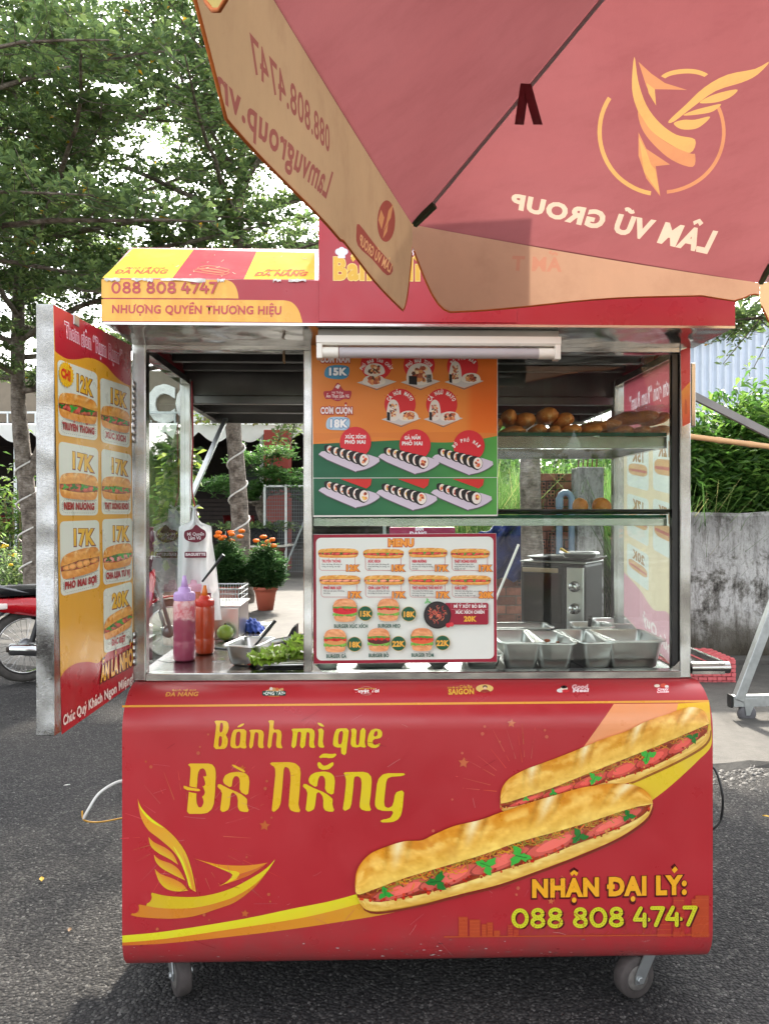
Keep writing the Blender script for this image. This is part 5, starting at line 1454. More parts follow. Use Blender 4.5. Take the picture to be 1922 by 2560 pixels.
def glyph_loops(txt, p0, p1, c0, c1=None, bold=0.03, near=1.0):
    """outline loops of lettering laid between pixel corners"""
    p0, p1, c0 = (np.array(q, float) for q in (p0, p1, c0)); c1 = np.array(c1, float) if c1 is not None else p1 + c0 - p0
    pcs, w = lettering(txt, bold, .02); loops = []
    for v, f in pcs:
        ed = {}
        for t_ in f:
            for i in range(3):
                a, b_ = int(t_[i]), int(t_[(i + 1) % 3])
                if (b_, a) in ed: del ed[(b_, a)]
                else: ed[(a, b_)] = 1
        nx = {a: b_ for a, b_ in ed}
        u = (v[:, 0] / w)[:, None]; h = (v[:, 1] / 0.682)[:, None]; u = u / (u + (1 - u) * near)
        q = p0 * (1 - u) * (1 - h) + p1 * u * (1 - h) + c0 * (1 - u) * h + c1 * u * h
        while nx:
            s0, cur = next(iter(nx.items())); loop = [s0]; del nx[s0]
            while cur != s0 and cur in nx: loop.append(cur); cur, _old = nx.pop(cur), cur
            if len(loop) > 2: loops.append([tuple(q[i]) for i in loop])
    return loops

def px_layers(frame_inv, plane, lay):
    return [([[tuple(x) for x in frame_inv(plane(l)[0])] for l in loops], c) for loops, c in lay]

GOLD = (172, 134, 82); GOLD2 = (166, 114, 80); CREAM = (178, 160, 142)
for k in range(NS):
    a = rim[k]; b_ = rim[(k + 1) % NS]
    mid = (a + b_) / 2
    ux = (b_ - a).normalized(); uy = (apex - mid).normalized(); hl = (apex - mid).length
    nrm = ux.cross(uy).normalized()
    to3, to2 = cloth_map(a, ux, uy)
    L = (b_ - a).length
    outline = [(L * t, 0.0) for t in np.linspace(0, 1, 13)] + [(L * (1 - t / 2), hl * t) for t in np.linspace(.1, 1, 9)] + [(L * t / 2, hl * t) for t in np.linspace(.9, .1, 8)]
    layers = []
    if k == 0:
        pl = Plane(IDW, tuple(a), tuple(nrm))
        arc = lambda cx, cy, rx, ry, a0, a1, w0: (lambda A: CB([(cx + rx * math.cos(t), cy + ry * math.sin(t)) for t in A] + [(cx + (rx - w0) * math.cos(t), cy + (ry - w0) * math.sin(t)) for t in A[::-1]]))([R(a0 + (a1 - a0) * i / 20) for i in range(21)])
        lay = [([arc(1196, 560, 277, 278, 213, 100, 18)], GOLD), ([arc(1200, 560, 272, 268, -25, 86, 15)], GOLD2), ([arc(1300, 340, 118, 56, 205, 325, 20)], GOLD),
               ([spline(CB([(1078, 235), (1095, 340), (1130, 440), (1190, 520), (1260, 570), (1340, 592), (1318, 650), (1230, 610), (1150, 550), (1095, 470), (1068, 370)]), 4, True)], GOLD),
               ([spline(CB([(1095, 470), (1150, 550), (1230, 612), (1318, 652), (1340, 658), (1330, 712), (1240, 680), (1160, 610), (1110, 540)]), 4, True)], GOLD2),
               ([CB([(1096, 256), (1150, 305), (1210, 345), (1305, 376), (1220, 372), (1166, 372), (1172, 442), (1130, 360)])], GOLD2), ([CB([(1130, 345), (1166, 372), (1172, 442), (1140, 390)])], GOLD),
               ([CB([(1096, 558), (1130, 630), (1232, 700), (1170, 706), (1190, 838), (1130, 760), (1096, 660)])], GOLD2), ([CB([(1098, 580), (1130, 640), (1150, 700), (1168, 720), (1188, 830), (1120, 730)])], GOLD),
               ([spline(CB([(1662, 254), (1600, 285), (1480, 310), (1380, 365), (1300, 440), (1226, 510), (1250, 512), (1330, 450), (1430, 380), (1540, 345), (1610, 310)]), 3, True)], GOLD),
               ([spline(CB([(1524, 376), (1460, 385), (1400, 405), (1360, 432), (1430, 430), (1490, 410)]), 4, True)], GOLD), ([spline(CB([(1452, 438), (1390, 450), (1330, 466), (1290, 486), (1370, 480), (1420, 468)]), 4, True)], GOLD),
               ([spline(CB([(1404, 492), (1340, 505), (1290, 505), (1248, 520), (1280, 545), (1340, 545), (1380, 522)]), 4, True)], GOLD)]
        t0, t1, u0, u1 = CB([(1398, 1086), (540, 888), (1440, 1000), (548, 832)])
        for lp in [glyph_loops('LÂM VŨ GROUP', t0, t1, u0, u1, .05)]:
            lay.append((lp, CREAM))
        layers = px_layers(to2, pl, lay)
        layers = [(loops, c) for loops, c in layers if loops]
    def sag(uv, k=k, to3=to3, L=L, hl=hl, nrm=nrm):
        p = to3(uv)
        s_ = uv[:, 1] / hl; w_ = np.abs(uv[:, 0] - L / 2) / (L / 2 * (1 - s_) + 1e-6)
        d = 0.014 * (1 - np.clip(w_, 0, 1) ** 2) * (1 - s_) * (.3 + s_) + .004 * (fbm(uv[:, 0] * 9 + k * 3, uv[:, 1] * 4, 3) - .5) * np.clip(3 * (1 - w_), 0, 1) * np.clip(6 * s_, 0, 1)
        return p - np.array(nrm)[None, :] * 0 + np.array([0, 0, -1.0])[None, :] * d[:, None]
    dyed('canopy_panel', M_CANOPY, umb, outline, layers, sag, CRED if k % 2 == 0 else CRED2, 0.03, 10, UB)
    # valance below this side
    def bottom(t, k=k):
        e = min(t, 1 - t)
        if k == NS - 1 and t < .5: return .085 + .1 * min(1, t / .105)
        base = 0.185
        if k == 0: base = 0.165 - 0.115 * min(1, max(0, (t - .05) / .75))
        c = min(1, e / .085); rise = 1 - (1 - c) ** 1.6
        return max(0.03, base * (0.25 + .75 * rise)) if e < .085 else base + .004 * math.sin(t * 9)
    out_n = Vector((ux.y, -ux.x, 0)); 
    if out_n.dot(mid - Vector((uc.x, uc.y, RIMZ))) < 0: out_n = -out_n
    vto3, vto2 = cloth_map(a, ux, Vector((0, 0, -1)))
    ts = np.linspace(0, 1, 49)
    vout = [(L * t, 0.0005) for t in ts] + [(L * t, bottom(t)) for t in ts[::-1]]
    lay = []
    vcol = (192, 164, 128)
    if k == NS - 2: vcol = (214, 196, 120)
    if k == 0: vcol = (180, 146, 122)
    if k == NS - 1:
        pl = Plane(IDW, tuple(a), tuple(out_n))
        PUR = (160, 100, 92)
        q = CA([(1425, 662), (1090, 285), (1425, 552), (1085, 138)]); lay.append((glyph_loops('088.808.4747', *q, bold=.015, near=1.45), PUR))
        q = CA([(1412, 858), (950, 402), (1442, 752), (935, 262)]); lay.append((glyph_loops('Lamvugroup.vn', *q, bold=.025, near=1.7), PUR))
        c_ = CA([(1672, 955)])[0]
        lay.append(([[(c_[0] + 26 * math.cos(t) * .8, c_[1] + 52 * math.sin(t)) for t in np.linspace(0, 2 * math.pi, 30)[:-1]]], (160, 86, 76)))
        for pts in ([(1700, 880), (1690, 940), (1660, 1000), (1672, 960), (1680, 910)], [(1650, 905), (1664, 940), (1654, 990), (1640, 950)], [(1680, 960), (1676, 1000), (1660, 1030), (1664, 1000)]):
            lay.append(([CA(pts)], (206, 150, 104)))
        lay.append(([spline(CA([(1560, 968), (1548, 1000), (1556, 1060), (1620, 1120), (1680, 1190), (1700, 1150), (1640, 1070)]), 3, True)], (160, 86, 76)))
        q = CA([(1690, 1178), (1562, 1052), (1700, 1142), (1566, 1010)]); lay.append((glyph_loops('LÂM VŨ GROUP', *q, bold=.03), (222, 176, 128)))
    if k == 0:
        pl = Plane(IDW, tuple(a), tuple(out_n))
        q = CB([(760, 1172), (545, 1166), (762, 1116), (550, 1108)]); lay.append((glyph_loops('ẨM T', *q, bold=.04), (186, 134, 112)))
    vl = px_layers(vto2, pl, lay) if lay else []
    def vmap(uv, vto3=vto3, out_n=out_n, L=L, k=k):
        p = vto3(uv)
        w_ = uv[:, 1] * (0.015 + .015 * np.sin(uv[:, 0] * 14 + k * 2)) 
        return p + np.array(out_n)[None, :] * w_[:, None]
    dyed('valance', M_VAL, umb, vout, vl, vmap, vcol, 0.03, 7, UB)
    pts = [Vector(vmap(np.array([[L * t, bottom(t)]]))[0]) - UB for t in np.linspace(0.004, .996, 70)]
    q = MB(); q.tube(pts, 0.0019, 5); q.build('hem', simple('orange_piping', rgb(186, 98, 34), 0.8, var=.2), umb)
# ribs, ties, pole, hub
M_RIB = simple('grey_rib', rgb(150, 140, 144), 0.5, 0.3)
for k in range(NS):
    a = rim[k] - UB; top = apex - UB
    q = MB(); q.tube([a + (top - a) * .02 + Vector((0, 0, -.008)), a + (top - a) * .5 + Vector((0, 0, -.008)), top + Vector((0, 0, -.03))], 0.0036, 8)
    rb = q.build('rib', M_RIB, umb)
    q = MB(); q.obox(a + (top - a) * .004 + Vector((0, 0, -.004)), a + (top - a) * .05 + Vector((0, 0, -.014)), .009, .012)
    q.build('rib_tip', simple('green_cap', rgb(20, 58, 36), 0.6), rb)
    q = MB(); q.tube([a + (top - a) * .55 + Vector((0, 0, -.02)), Vector((0.03 * a.x, .03 * a.y, 2.2))], 0.005, 6); q.build('strut', M_RIB, rb)
q = MB(); q.lathe([(.019, 0.02), (.019, 2.78), (.0, 2.79)], 16); q.build('pole', M_ZINC, umb)
q = MB(); q.lathe([(.05, 2.17), (.05, 2.23), (.02, 2.24)], 16); q.build('hub', M_BLACK, umb)
q = MB(); q.lathe([(.0, .0), (.26, .0), (.26, .05), (.24, .07), (.03, .07), (.03, .3), (.019, .3)], 28); q.build('base', simple('concrete_base', rgb(150, 146, 140), 0.9, var=.2), umb)
tie = W(1313, 209, 1.235) - UB
q = MB()
for dx, e in ((-.004, -.010), (.004, .014)):
    t0 = tie + Vector((dx * .3, 0, .0)); 
    q.grid([[t0 + Vector((-.004, -.003 * j, -.018 * j)) + Vector((e * j / 3.5 - .003, 0, 0)), t0 + Vector((.005, .001 - .003 * j, -.018 * j)) + Vector((e * j / 3.5 + .003, 0, 0))] for j in range(5)], 0, True)
q.build('tie', simple('dark_red_ribbon', rgb(96, 14, 28), 0.7), umb, solid=.0012)

# ------------------------------------------------------------------ printed film on the right-hand glass, seen from behind
D2S = lambda pts: [(x / .8642, y / .8642) for x, y in pts]
RP = Plane(CARTF, (XR - 0.022, 0, 0), (1, 0, 0))
fq = D2S([(1347, 806), (1463, 760), (1463, 1452), (1347, 1330)])
rgt = [o for o in bpy.data.objects if o.name.startswith('glass_pane') and o.data.materials[0] == M_VEIL][0]
f2 = lambda p: p[:, 1:3]
pale = lambda c, t=.66: tuple(v * (1 - t) + 236 * t for v in c)
lay = [([[bil(fq, 0, 0), bil(fq, 1, 0), bil(fq, 1, .20)] + spline([bil(fq, 1, .20), bil(fq, .7, .18), bil(fq, .45, .20), bil(fq, .2, .27), bil(fq, 0, .30)], 5)[1:]], pale((176, 40, 56), .25)),
       ([spline([bil(fq, 0, .82), bil(fq, .3, .84), bil(fq, .55, .87), bil(fq, .8, .84), bil(fq, 1, .86)], 5) + [bil(fq, 1, .998), bil(fq, 0, .998)]], pale((190, 44, 66)))]
for u0, v0, u1, v1, t in ((.06, .30, .46, .46, '15K'), (.54, .26, .95, .45, '12K'), (.06, .49, .46, .66, '17K'), (.54, .48, .95, .66, '17K'), (.06, .69, .46, .82, '20K')):
    qq = [bil(fq, u0, v0), bil(fq, u1, v0), bil(fq, u1, v1), bil(fq, u0, v1)]
    lay.append(([rrect(qq, 0, 0, 1, 1, .1, .08)], (222, 228, 218)))
    lay.append(([rrect(qq, .06, .42, .94, .70, .25, .1)], pale((206, 150, 90), .3)))
    lay.append(([rrect(qq, .08, .55, .92, .61, .1, .03)], pale((180, 80, 70), .3)))
    lay.append((glyph_loops(t, bil(qq, .8, .36), bil(qq, .25, .36), bil(qq, .8, .12), bold=.05), pale((170, 130, 90), .1)))
lay.append((glyph_loops('Thơm giòn “Rụm Rụm”', bil(fq, .93, .125), bil(fq, .10, .16), bil(fq, .93, .065), bil(fq, .10, .105), bold=.02), (240, 222, 226)))
lay.append((glyph_loops('Chúc Quý', bil(fq, .98, .975), bil(fq, .35, .945), bil(fq, .98, .935), bil(fq, .35, .91), bold=.04), (244, 232, 226)))
lay2 = [([[tuple(x) for x in f2(RP(l)[0])] for l in loops if len(l) > 2], c) for loops, c in lay]
ol = [tuple(x) for x in f2(RP([fq[0], bil(fq, .5, 0), fq[1], bil(fq, 1, .5), fq[2], bil(fq, .5, 1), fq[3], bil(fq, 0, .5)])[0])]
dyed('reversed_film', M_FILM, rgt, ol, lay2, lambda uv: np.stack([np.full(len(uv), XR - .022), uv[:, 0], uv[:, 1]], 1), pale((222, 176, 80)), .03, 6)
# ------------------------------------------------------------------ ground
k = NT('asphalt')
v = k.coord()
n1 = k.noise(v, 0.55, 6, 0.6, 0.3); n2 = k.noise(v, 26, 4, 0.6)
vo = k.n('TexVoronoi'); vo.inputs['Scale'].default_value = 95; k.l(v, vo.inputs['Vector'])
col = k.ramp(n1, [(0.30, (0.024, 0.0235, 0.024)), (0.50, (0.034, 0.033, 0.033)), (0.70, (0.050, 0.0475, 0.045))])
st = k.ramp(vo.outputs['Distance'], [(0.0, (1.5, 1.46, 1.4)), (0.45, (0.85, 0.85, 0.85)), (0.75, (0.45, 0.45, 0.46))])
col = k.mix(1.0, col, st, 'MULTIPLY')
cr_ = k.n('SeparateXYZ'); k.l(vo.outputs['Color'], cr_.inputs[0])
col = k.mix(k.ramp(cr_.outputs[0], [(0.86, 0.0), (0.9, 0.5)]), col, (0.10, 0.096, 0.09))
crk = k.n('TexVoronoi'); crk.feature = 'DISTANCE_TO_EDGE'; crk.inputs['Scale'].default_value = 0.55; k.l(k.mix(.12, v, k.n('TexNoise').outputs['Color']), crk.inputs['Vector'])
col = k.mix(k.ramp(crk.outputs['Distance'], [(0.0, .55), (0.006, 0.0)]), col, (0.012, 0.012, 0.012))
col = k.mix(k.ramp(k.noise(v, 1.7, 3, .5), [(.62, 0.0), (.70, .55)]), col, (0.020, 0.020, 0.021))
k.l(col, k.p.inputs['Base Color'])
k.l(k.ramp(n2, [(0.3, 0.82), (0.7, 0.98)]), k.p.inputs['Roughness']); k.p.inputs['Specular IOR Level'].default_value = 0.18
h = k.math('ADD', k.math('MULTIPLY', vo.outputs['Distance'], -0.6), k.math('MULTIPLY', n2, 0.5))
k.bump(h, 0.9, 0.012)
M_ASPH = k.m
k = NT('worn_concrete')
v = k.coord()
c1 = k.ramp(k.noise(v, 0.9, 7, 0.65), [(0.3, (0.056, 0.052, 0.046)), (0.7, (0.112, 0.105, 0.093))])
c2 = k.ramp(k.noise(v, 9, 8, 0.75), [(0.35, (0.62, 0.61, 0.6)), (0.75, (1.12, 1.1, 1.08))])
k.l(k.mix(1.0, c1, c2, 'MULTIPLY'), k.p.inputs['Base Color']); k.p.inputs['Roughness'].default_value = 0.85
k.bump(k.noise(v, 40, 6, .7), 0.35, 0.01)
M_CONC = k.m
b = MB()
N_ = 60
b.grid([[(-80 + 160 * i / N_, -20 + 180 * j / N_, -0.004) for i in range(N_ + 1)] for j in range(N_ + 1)], 0, True)
tag(b.build('asphalt_ground', M_ASPH, None), kind='structure')
# concrete apron behind, with an uneven broken edge
rnd = random.Random(2)
edge = []
E0 = [(-60, 8.5), (-9, 8.2), (-5.5, 7.4), (-3.4, 6.9), (-2.0, 6.2), (-0.6, 5.2), (0.8, 4.5), (1.6, 4.12), (2.3, 4.22), (4, 4.45), (8, 4.8), (60, 6)]
for i in range(len(E0) - 1):
    (x0, y0), (x1, y1) = E0[i], E0[i + 1]
    m = max(2, int(abs(x1 - x0) / .12)) if abs(x0) < 10 and abs(x1) < 10 else 3
    for j in range(m): edge.append((x0 + (x1 - x0) * j / m, y0 + (y1 - y0) * j / m + rnd.uniform(-.025, .025)))
edge.append((60, 6))
b = MB(); n = len(edge)
rows = [[(x, y, -0.004) for x, y in edge], [(x, y + .03 + rnd.uniform(0, .02), 0.022) for x, y in edge], [(x, y + .8, 0.03) for x, y in edge], [(x, 12, 0.03) for x, y in edge], [(x, 60, 0.03) for x, y in edge]]
b.grid(rows, 0, False)
tag(b.build('concrete_apron', M_CONC, None), kind='structure')

# loose stones on the tarmac and along the concrete edge
def stones(name, pts, s0, s1, mat):
    r_ = np.random.default_rng(5); n = len(pts)
    base = np.array([(1, 0, .1), (.3, .9, 0), (-.8, .6, .1), (-.7, -.7, 0), (.4, -.95, .05), (.1, .05, .75)], float)
    fc = np.array([(0, 1, 5), (1, 2, 5), (2, 3, 5), (3, 4, 5), (4, 0, 5)])
    s_ = r_.uniform(s0, s1, n) * r_.choice([.6, .8, 1, 1.3], n)
    a = r_.uniform(0, 6.28, n); jit = r_.uniform(.65, 1.3, (n, 6, 3))
    v = base[None] * jit * s_[:, None, None]; c, d = np.cos(a)[:, None], np.sin(a)[:, None]
    x = v[:, :, 0] * c - v[:, :, 1] * d; y = v[:, :, 0] * d + v[:, :, 1] * c
    V = np.stack([x, y, v[:, :, 2]], 2) + pts[:, None, :]
    F = fc[None] + (np.arange(n) * 6)[:, None, None]
    g = r_.uniform(.45, 1.25, n) ** 1.5
    colr = np.repeat(np.stack([g * .075, g * .072, g * .068], 1), 6, 0)
    o = obj_np(name, V.reshape(-1, 3), F.reshape(-1, 3), mat, colr)
    tag(o, kind='stuff'); return o
M_STONE = attr_mat('stone_chips', 0.7, bump=.3)
r_ = np.random.default_rng(8)
d = 1.75 + 3.6 * r_.random(26000) ** 1.7; x = (r_.random(26000) - .5) * 1.25 * d
tag(stones('loose_chippings', np.stack([x, d, np.full(len(d), -.0045)], 1), .0022, .0052, M_STONE), 'dark stone chippings scattered over the tarmac round the cart', 'gravel')
ex = np.array(edge); i = r_.integers(20, len(edge) - 4, 5000); off = np.abs(r_.normal(0, .14, 5000)); ok = np.abs(ex[i, 0]) < 9
pts = np.stack([ex[i, 0] + r_.uniform(-.06, .06, 5000), ex[i, 1] + .04 - off, np.full(5000, -.004)], 1)[ok]
tag(stones('edge_gravel', pts, .006, .016, M_STONE), 'coarse gravel along the broken edge of the concrete', 'gravel')

b = MB(); b.grid([[(x, y, .004) for x in (-60, -20, 0, 20, 60)] for y in (-60, -30, -10, -2.6)], 0, False)
tag(b.build('bounce_ground', simple('bounce_concrete', (0.24, 0.23, 0.21), .9, var=.15, vscale=1.5), None), kind='structure')  # unseen pale ground behind the viewer, added to bounce sunlight onto the cart
# ------------------------------------------------------------------ plants: leaves as many small faces
M_LEAF = attr_mat('leaf', 0.42, translucent=0.6, spec=0.35)
M_BARK = None
k = NT('pale_bark'); v = k.coord()
c1 = k.ramp(k.noise(v, 9, 6, 0.7), [(0.35, (0.075, 0.058, 0.045)), (0.5, (0.19, 0.155, 0.125)), (0.68, (0.34, 0.30, 0.26))])
v2 = k.coord(scale=(1, 1, 5)); c2 = k.ramp(k.noise(v2, 16, 4), [(0.4, (0.7, 0.7, 0.7)), (0.6, (1.1, 1.1, 1.1))])
k.l(k.mix(1.0, c1, c2, 'MULTIPLY'), k.p.inputs['Base Color']); k.p.inputs['Roughness'].default_value = 0.9
k.bump(k.noise(v, 26, 6, .7), 0.6, 0.02); M_BARK = k.m
GREENS = ((0.088, 0.138, 0.060), (0.122, 0.192, 0.074), (0.162, 0.245, 0.084), (0.210, 0.292, 0.096))

def leaf_mesh(name, pos, dirs, length, width, parent=None, cols=None, fold=0.18, up=None, shape=.68, seed=1, mat=None):
    """kite-shaped folded leaves: pos (N,3) stalk ends, dirs (N,3) unit vectors"""
    r_ = np.random.default_rng(seed); n = len(pos)
    up = np.tile([0, 0, 1.0], (n, 1)) if up is None else up
    up = up + r_.normal(0, .35, (n, 3))
    s = np.cross(dirs, up); s /= np.linalg.norm(s, axis=1)[:, None] + 1e-9
    nn = np.cross(s, dirs)
    L = np.asarray(length).reshape(-1, 1) * np.ones((n, 1)); Wd = np.asarray(width).reshape(-1, 1) * np.ones((n, 1))
    m = pos + dirs * L * shape
    V = np.stack([pos, m + s * Wd / 2 + nn * Wd * fold, pos + dirs * L - nn * L * .06, m - s * Wd / 2 + nn * Wd * fold], 1)
    b_ = (np.arange(n) * 4)[:, None]
    F = np.concatenate([b_ + [0, 1, 2], b_ + [0, 2, 3]], 0)
    if cols is None:
        g = np.array(GREENS)[r_.integers(0, len(GREENS), n)] * r_.uniform(.8, 1.25, (n, 1))
        yl = r_.random(n) < .006; g[yl] = (0.50, 0.30, 0.02)
        cols = g
    return obj_np(name, V.reshape(-1, 3), F, mat or M_LEAF, np.repeat(cols, 4, 0), parent)

def rosettes(cent, n_leaf, Lr, seed, tilt=.35, wl=.38):
    r_ = np.random.default_rng(seed); N = len(cent)
    pos = np.repeat(cent, n_leaf, 0); a = r_.uniform(0, 6.28, N)[:, None] + np.arange(n_leaf)[None] * 6.28 / n_leaf + r_.normal(0, .25, (N, n_leaf))
    a = a.ravel(); e = r_.normal(tilt, .35, N * n_leaf)
    d = np.stack([np.cos(a) * np.cos(e), np.sin(a) * np.cos(e), np.sin(e)], 1)
    L = r_.uniform(Lr[0], Lr[1], N * n_leaf)
    return pos + d * .01, d, L, L * wl

def make_tree(name, label, trunk, seed, limbs, reach, zr, twig_step=.12, leafL=(.07, .115), nleaf=8, twigs=(.35, 1.0), keep=None, group=None):
    """trunk: list of (point, radius). limbs: number; reach: branch length range; zr: heights where limbs leave"""
    rnd = random.Random(seed)
    t = thing(name, label, 'tree', trunk[0][0], 0, group)
    o = Vector(trunk[0][0])
    q = MB(); tp = [Vector(p) - o for p, r_ in trunk]
    sp = spline([tuple(p) for p in tp], 5); rs = np.interp(np.linspace(0, 1, len(sp)), np.linspace(0, 1, len(trunk)), [r_ for p, r_ in trunk])
    q.tube(sp, [r_ * rnd.uniform(.94, 1.07) for r_ in rs], 14)
    tk = q.build('trunk', M_BARK, t)
    tz = np.array([p[2] for p in sp]); cents = []; ql = MB()
    for i in range(limbs):
        z = zr[0] + (zr[1] - zr[0]) * (i + rnd.random()) / limbs
        b0 = Vector((np.interp(z, tz, [p[0] for p in sp]), np.interp(z, tz, [p[1] for p in sp]), z))
        az = i * 2.4 + rnd.uniform(-.5, .5); L = rnd.uniform(*reach) * (1 - .35 * i / limbs); rise = rnd.uniform(.02, .30)
        pts = [b0]; d = Vector((math.cos(az), math.sin(az), rise * 1.8)).normalized(); n = 9
        for j in range(n):
            d = (d + Vector((rnd.uniform(-.16, .16), rnd.uniform(-.16, .16), rnd.uniform(-.10, .04)))).normalized(); pts.append(pts[-1] + d * L / n)
        r0 = .040 * L / 4 + .006
        if keep is None or any(keep(p + o) for p in pts): ql.tube(pts, [r0 * (1 - .85 * j / n) for j in range(n + 1)], 6)
        step = 0.0
        for j in range(1, n + 1):
            a, c = pts[j - 1], pts[j]
            m = max(1, int((c - a).length / twig_step))
            for h in range(m):
                p = a.lerp(c, (h + rnd.random()) / m)
                for sd in (-1, 1):
                    if rnd.random() < .12: continue
                    dd_ = (c - a).normalized(); side = Vector((-dd_.y, dd_.x, 0)) * sd
                    tl_ = rnd.uniform(*twigs) * (1.15 - .6 * j / n); td = (side * rnd.uniform(.6, 1) + dd_ * rnd.uniform(.2, .9) + Vector((0, 0, rnd.uniform(-.25, .35)))).normalized()
                    e = p + td * tl_; e.z += .04
                    if keep is not None and not keep(e + o): continue
                    ql.tube([p, p.lerp(e, .5) + Vector((0, 0, -.02)), e], [.006, .004, .002], 3, cap=False)
                    k_ = max(2, int(tl_ / .10))
                    for w_ in range(k_):
                        f = (w_ + .6) / k_; cents.append(p.lerp(e, f) + Vector((rnd.gauss(0, .05), rnd.gauss(0, .05), rnd.gauss(.03, .035))))
    ql.build('branches', M_BARK, t)
    c = np.array([tuple(p) for p in cents])
    pos, d, L, w = rosettes(c, nleaf, leafL, seed + 5, wl=.50)
    leaf_mesh('crown', pos, d, L, w, t, seed=seed)
    return t

def cable(name, label, pts, r, mat, cat='cable', group=None):
    q = MB(); q.tube(spline(pts, 6), r, 7)
    return tag(q.build(name, mat, None), label, cat, group)
D2 = lambda x, y, d: W(x / .8642, y / .8642, d)          # pixel of the photograph at 1661 x 2212

T1 = D2(60, 1106, 11.0); T2 = D2(514, 1106, 11.6)
make_tree('shade_tree', 'pale trunked shade tree with layered dark crown at left behind the motorbike', [((T1.x + .1, 11, 0), .15), ((T1.x + .05, 11, 1.2), .125), ((T1.x - .05, 11, 2.1), .115), ((T1.x - .16, 11.05, 3.2), .10), ((T1.x - .1, 11, 5), .08), ((T1.x + .1, 11, 7.2), .05), ((T1.x + .1, 11, 9), .02)], 3, 34, (3.4, 5.4), (3.0, 8.6), keep=lambda p: p.x > -9.5 and p.y > 5.6 and p.z > 1.4 + .18 * p.y - max(0, -3.9 - p.x) * .5)
make_tree('shade_tree', 'shade tree with mottled trunk between the cafe and the cart, marigolds at its foot', [((T2.x + .1, 11.6, 0), .16), ((T2.x + .05, 11.6, .9), .14), ((T2.x, 11.6, 1.9), .125), ((T2.x - .1, 11.6, 3.4), .11), ((T2.x, 11.6, 5.4), .08), ((T2.x + .1, 11.6, 8), .04), ((T2.x + .1, 11.6, 9.2), .02)], 8, 36, (3.2, 5.2), (3.3, 8.8), keep=lambda p: p.y > 5.8 and p.x < 2.6 and p.z > 1.4 + .185 * p.y)
q = MB(); fk = [(T1.x - .02, 11, 1.85), (T1.x + .14, 11, 2.2), (T1.x + .35, 11.05, 2.8), (T1.x + .5, 11.1, 3.6)]
o1 = [o for o in bpy.data.objects if o.name == 'shade_tree'][0]
q.tube([Vector(p) - o1.location for p in fk], [.08, .07, .06, .045], 10); q.build('fork', M_BARK, o1)
# near hanging branches of a third tree that stands to the left of the view
make_tree('shade_tree', 'near shade tree off to the left with sunlit leafy boughs reaching over', [((-6.2, 7.2, 0), .15), ((-6.1, 7.2, 2), .13), ((-6.0, 7.2, 4), .11), ((-6.0, 7.3, 6.5), .06), ((-6.0, 7.3, 8.2), .03)], 15, 30, (3.8, 5.4), (3.4, 8.0), keep=lambda p: -7.5 < p.x < -.6 and p.y > 5.0 and p.z > 1.4 + .2 * p.y)
T3 = D2(1150, 1106, 6.6)
make_tree('shade_tree', 'slim mottled tree trunk behind the glass shelves beside the brick ruin', [((T3.x, 6.6, 0), .105), ((T3.x, 6.6, .9), .098), ((T3.x - .02, 6.6, 1.9), .088), ((T3.x + .05, 6.6, 3.2), .06), ((T3.x + .1, 6.7, 4.0), .03), ((T3.x + .1, 6.7, 4.4), .012)], 23, 24, (1.6, 3.2), (2.6, 4.1), keep=lambda p: 2.3 < p.z < 4.5 and p.x > .3)
M_CABLE = simple('white_cable', rgb(214, 210, 204), 0.6, var=.1)
def wind(name, label, x, y, r, z0, z1, turns, ph):
    pts = []
    for i in range(int(turns * 14) + 1):
        z = z0 + (z1 - z0) * i / (turns * 14); a = ph + i / 14 * 2 * math.pi; rr = r(z)
        pts.append((x(z) + rr * math.cos(a), y + rr * math.sin(a), z))
    q = MB(); q.tube(pts, .014, 6); tag(q.build(name, M_CABLE), label, 'cable')
wind('light_cable', 'white light cable wound round the trunk at left', lambda z: T1.x + .08 - .06 * z, 11, lambda z: .155 - .014 * z, .45, 2.4, 4.2, 2)
wind('light_cable', 'white light cable wound round the trunk above the marigolds', lambda z: T2.x + .09 - .05 * z, 11.6, lambda z: .168 - .012 * z, .3, 2.45, 4.0, 1)

# ------------------------------------------------------------------ cafe behind
CY = 20.0
cafe = thing('cafe', 'low cafe with brown sign fascia, white scalloped awning and dark interior', 'cafe', (-6, CY, 0))
def cpart(name, m, fn, **kw):
    q = MB(); fn(q); q.v = [(x + 6, y - CY, z) for x, y, z in q.v]; return q.build(name, m, cafe, **kw)
M_TAUPE = simple('taupe_cladding', rgb(128, 116, 100), 0.7, var=.08)
M_DKWALL = simple('dark_interior_wall', rgb(46, 38, 36), 0.8, var=.3)
cpart('fascia', M_TAUPE, lambda q: q.box(-16, CY, 3.75, 1.5, CY + .3, 5.1))
cpart('wall', M_DKWALL, lambda q: (q.box(-16, CY + 5, 0, 1.5, CY + 5.2, 3.7), q.box(1.3, CY + .3, 0, 1.5, CY + 5, 3.7)))
cpart('ceiling', M_DKWALL, lambda q: q.box(-16, CY + .3, 3.55, 1.3, CY + 5, 3.7))
cpart('floor', simple('cafe_floor', rgb(84, 76, 72), 0.5), lambda q: q.box(-16, CY - .4, .03, 1.3, CY + 5, .40))
for k_ in range(9):
    cpart('wall_board', simple('wall_boarding', rgb(58, 44, 40), 0.6), lambda q: q.box(-12, CY + 4.94, .6 + k_ * .14, 1.2, CY + 4.99, .71 + k_ * .14))
cpart('picture', simple('dark_picture', rgb(70, 76, 84), 0.4, var=.5, vscale=2), lambda q: q.box(-4.6, CY + 4.9, 1.95, -3.3, CY + 4.93, 2.95))
M_SIGNW = simple('white_letters', rgb(236, 236, 232), 0.4)
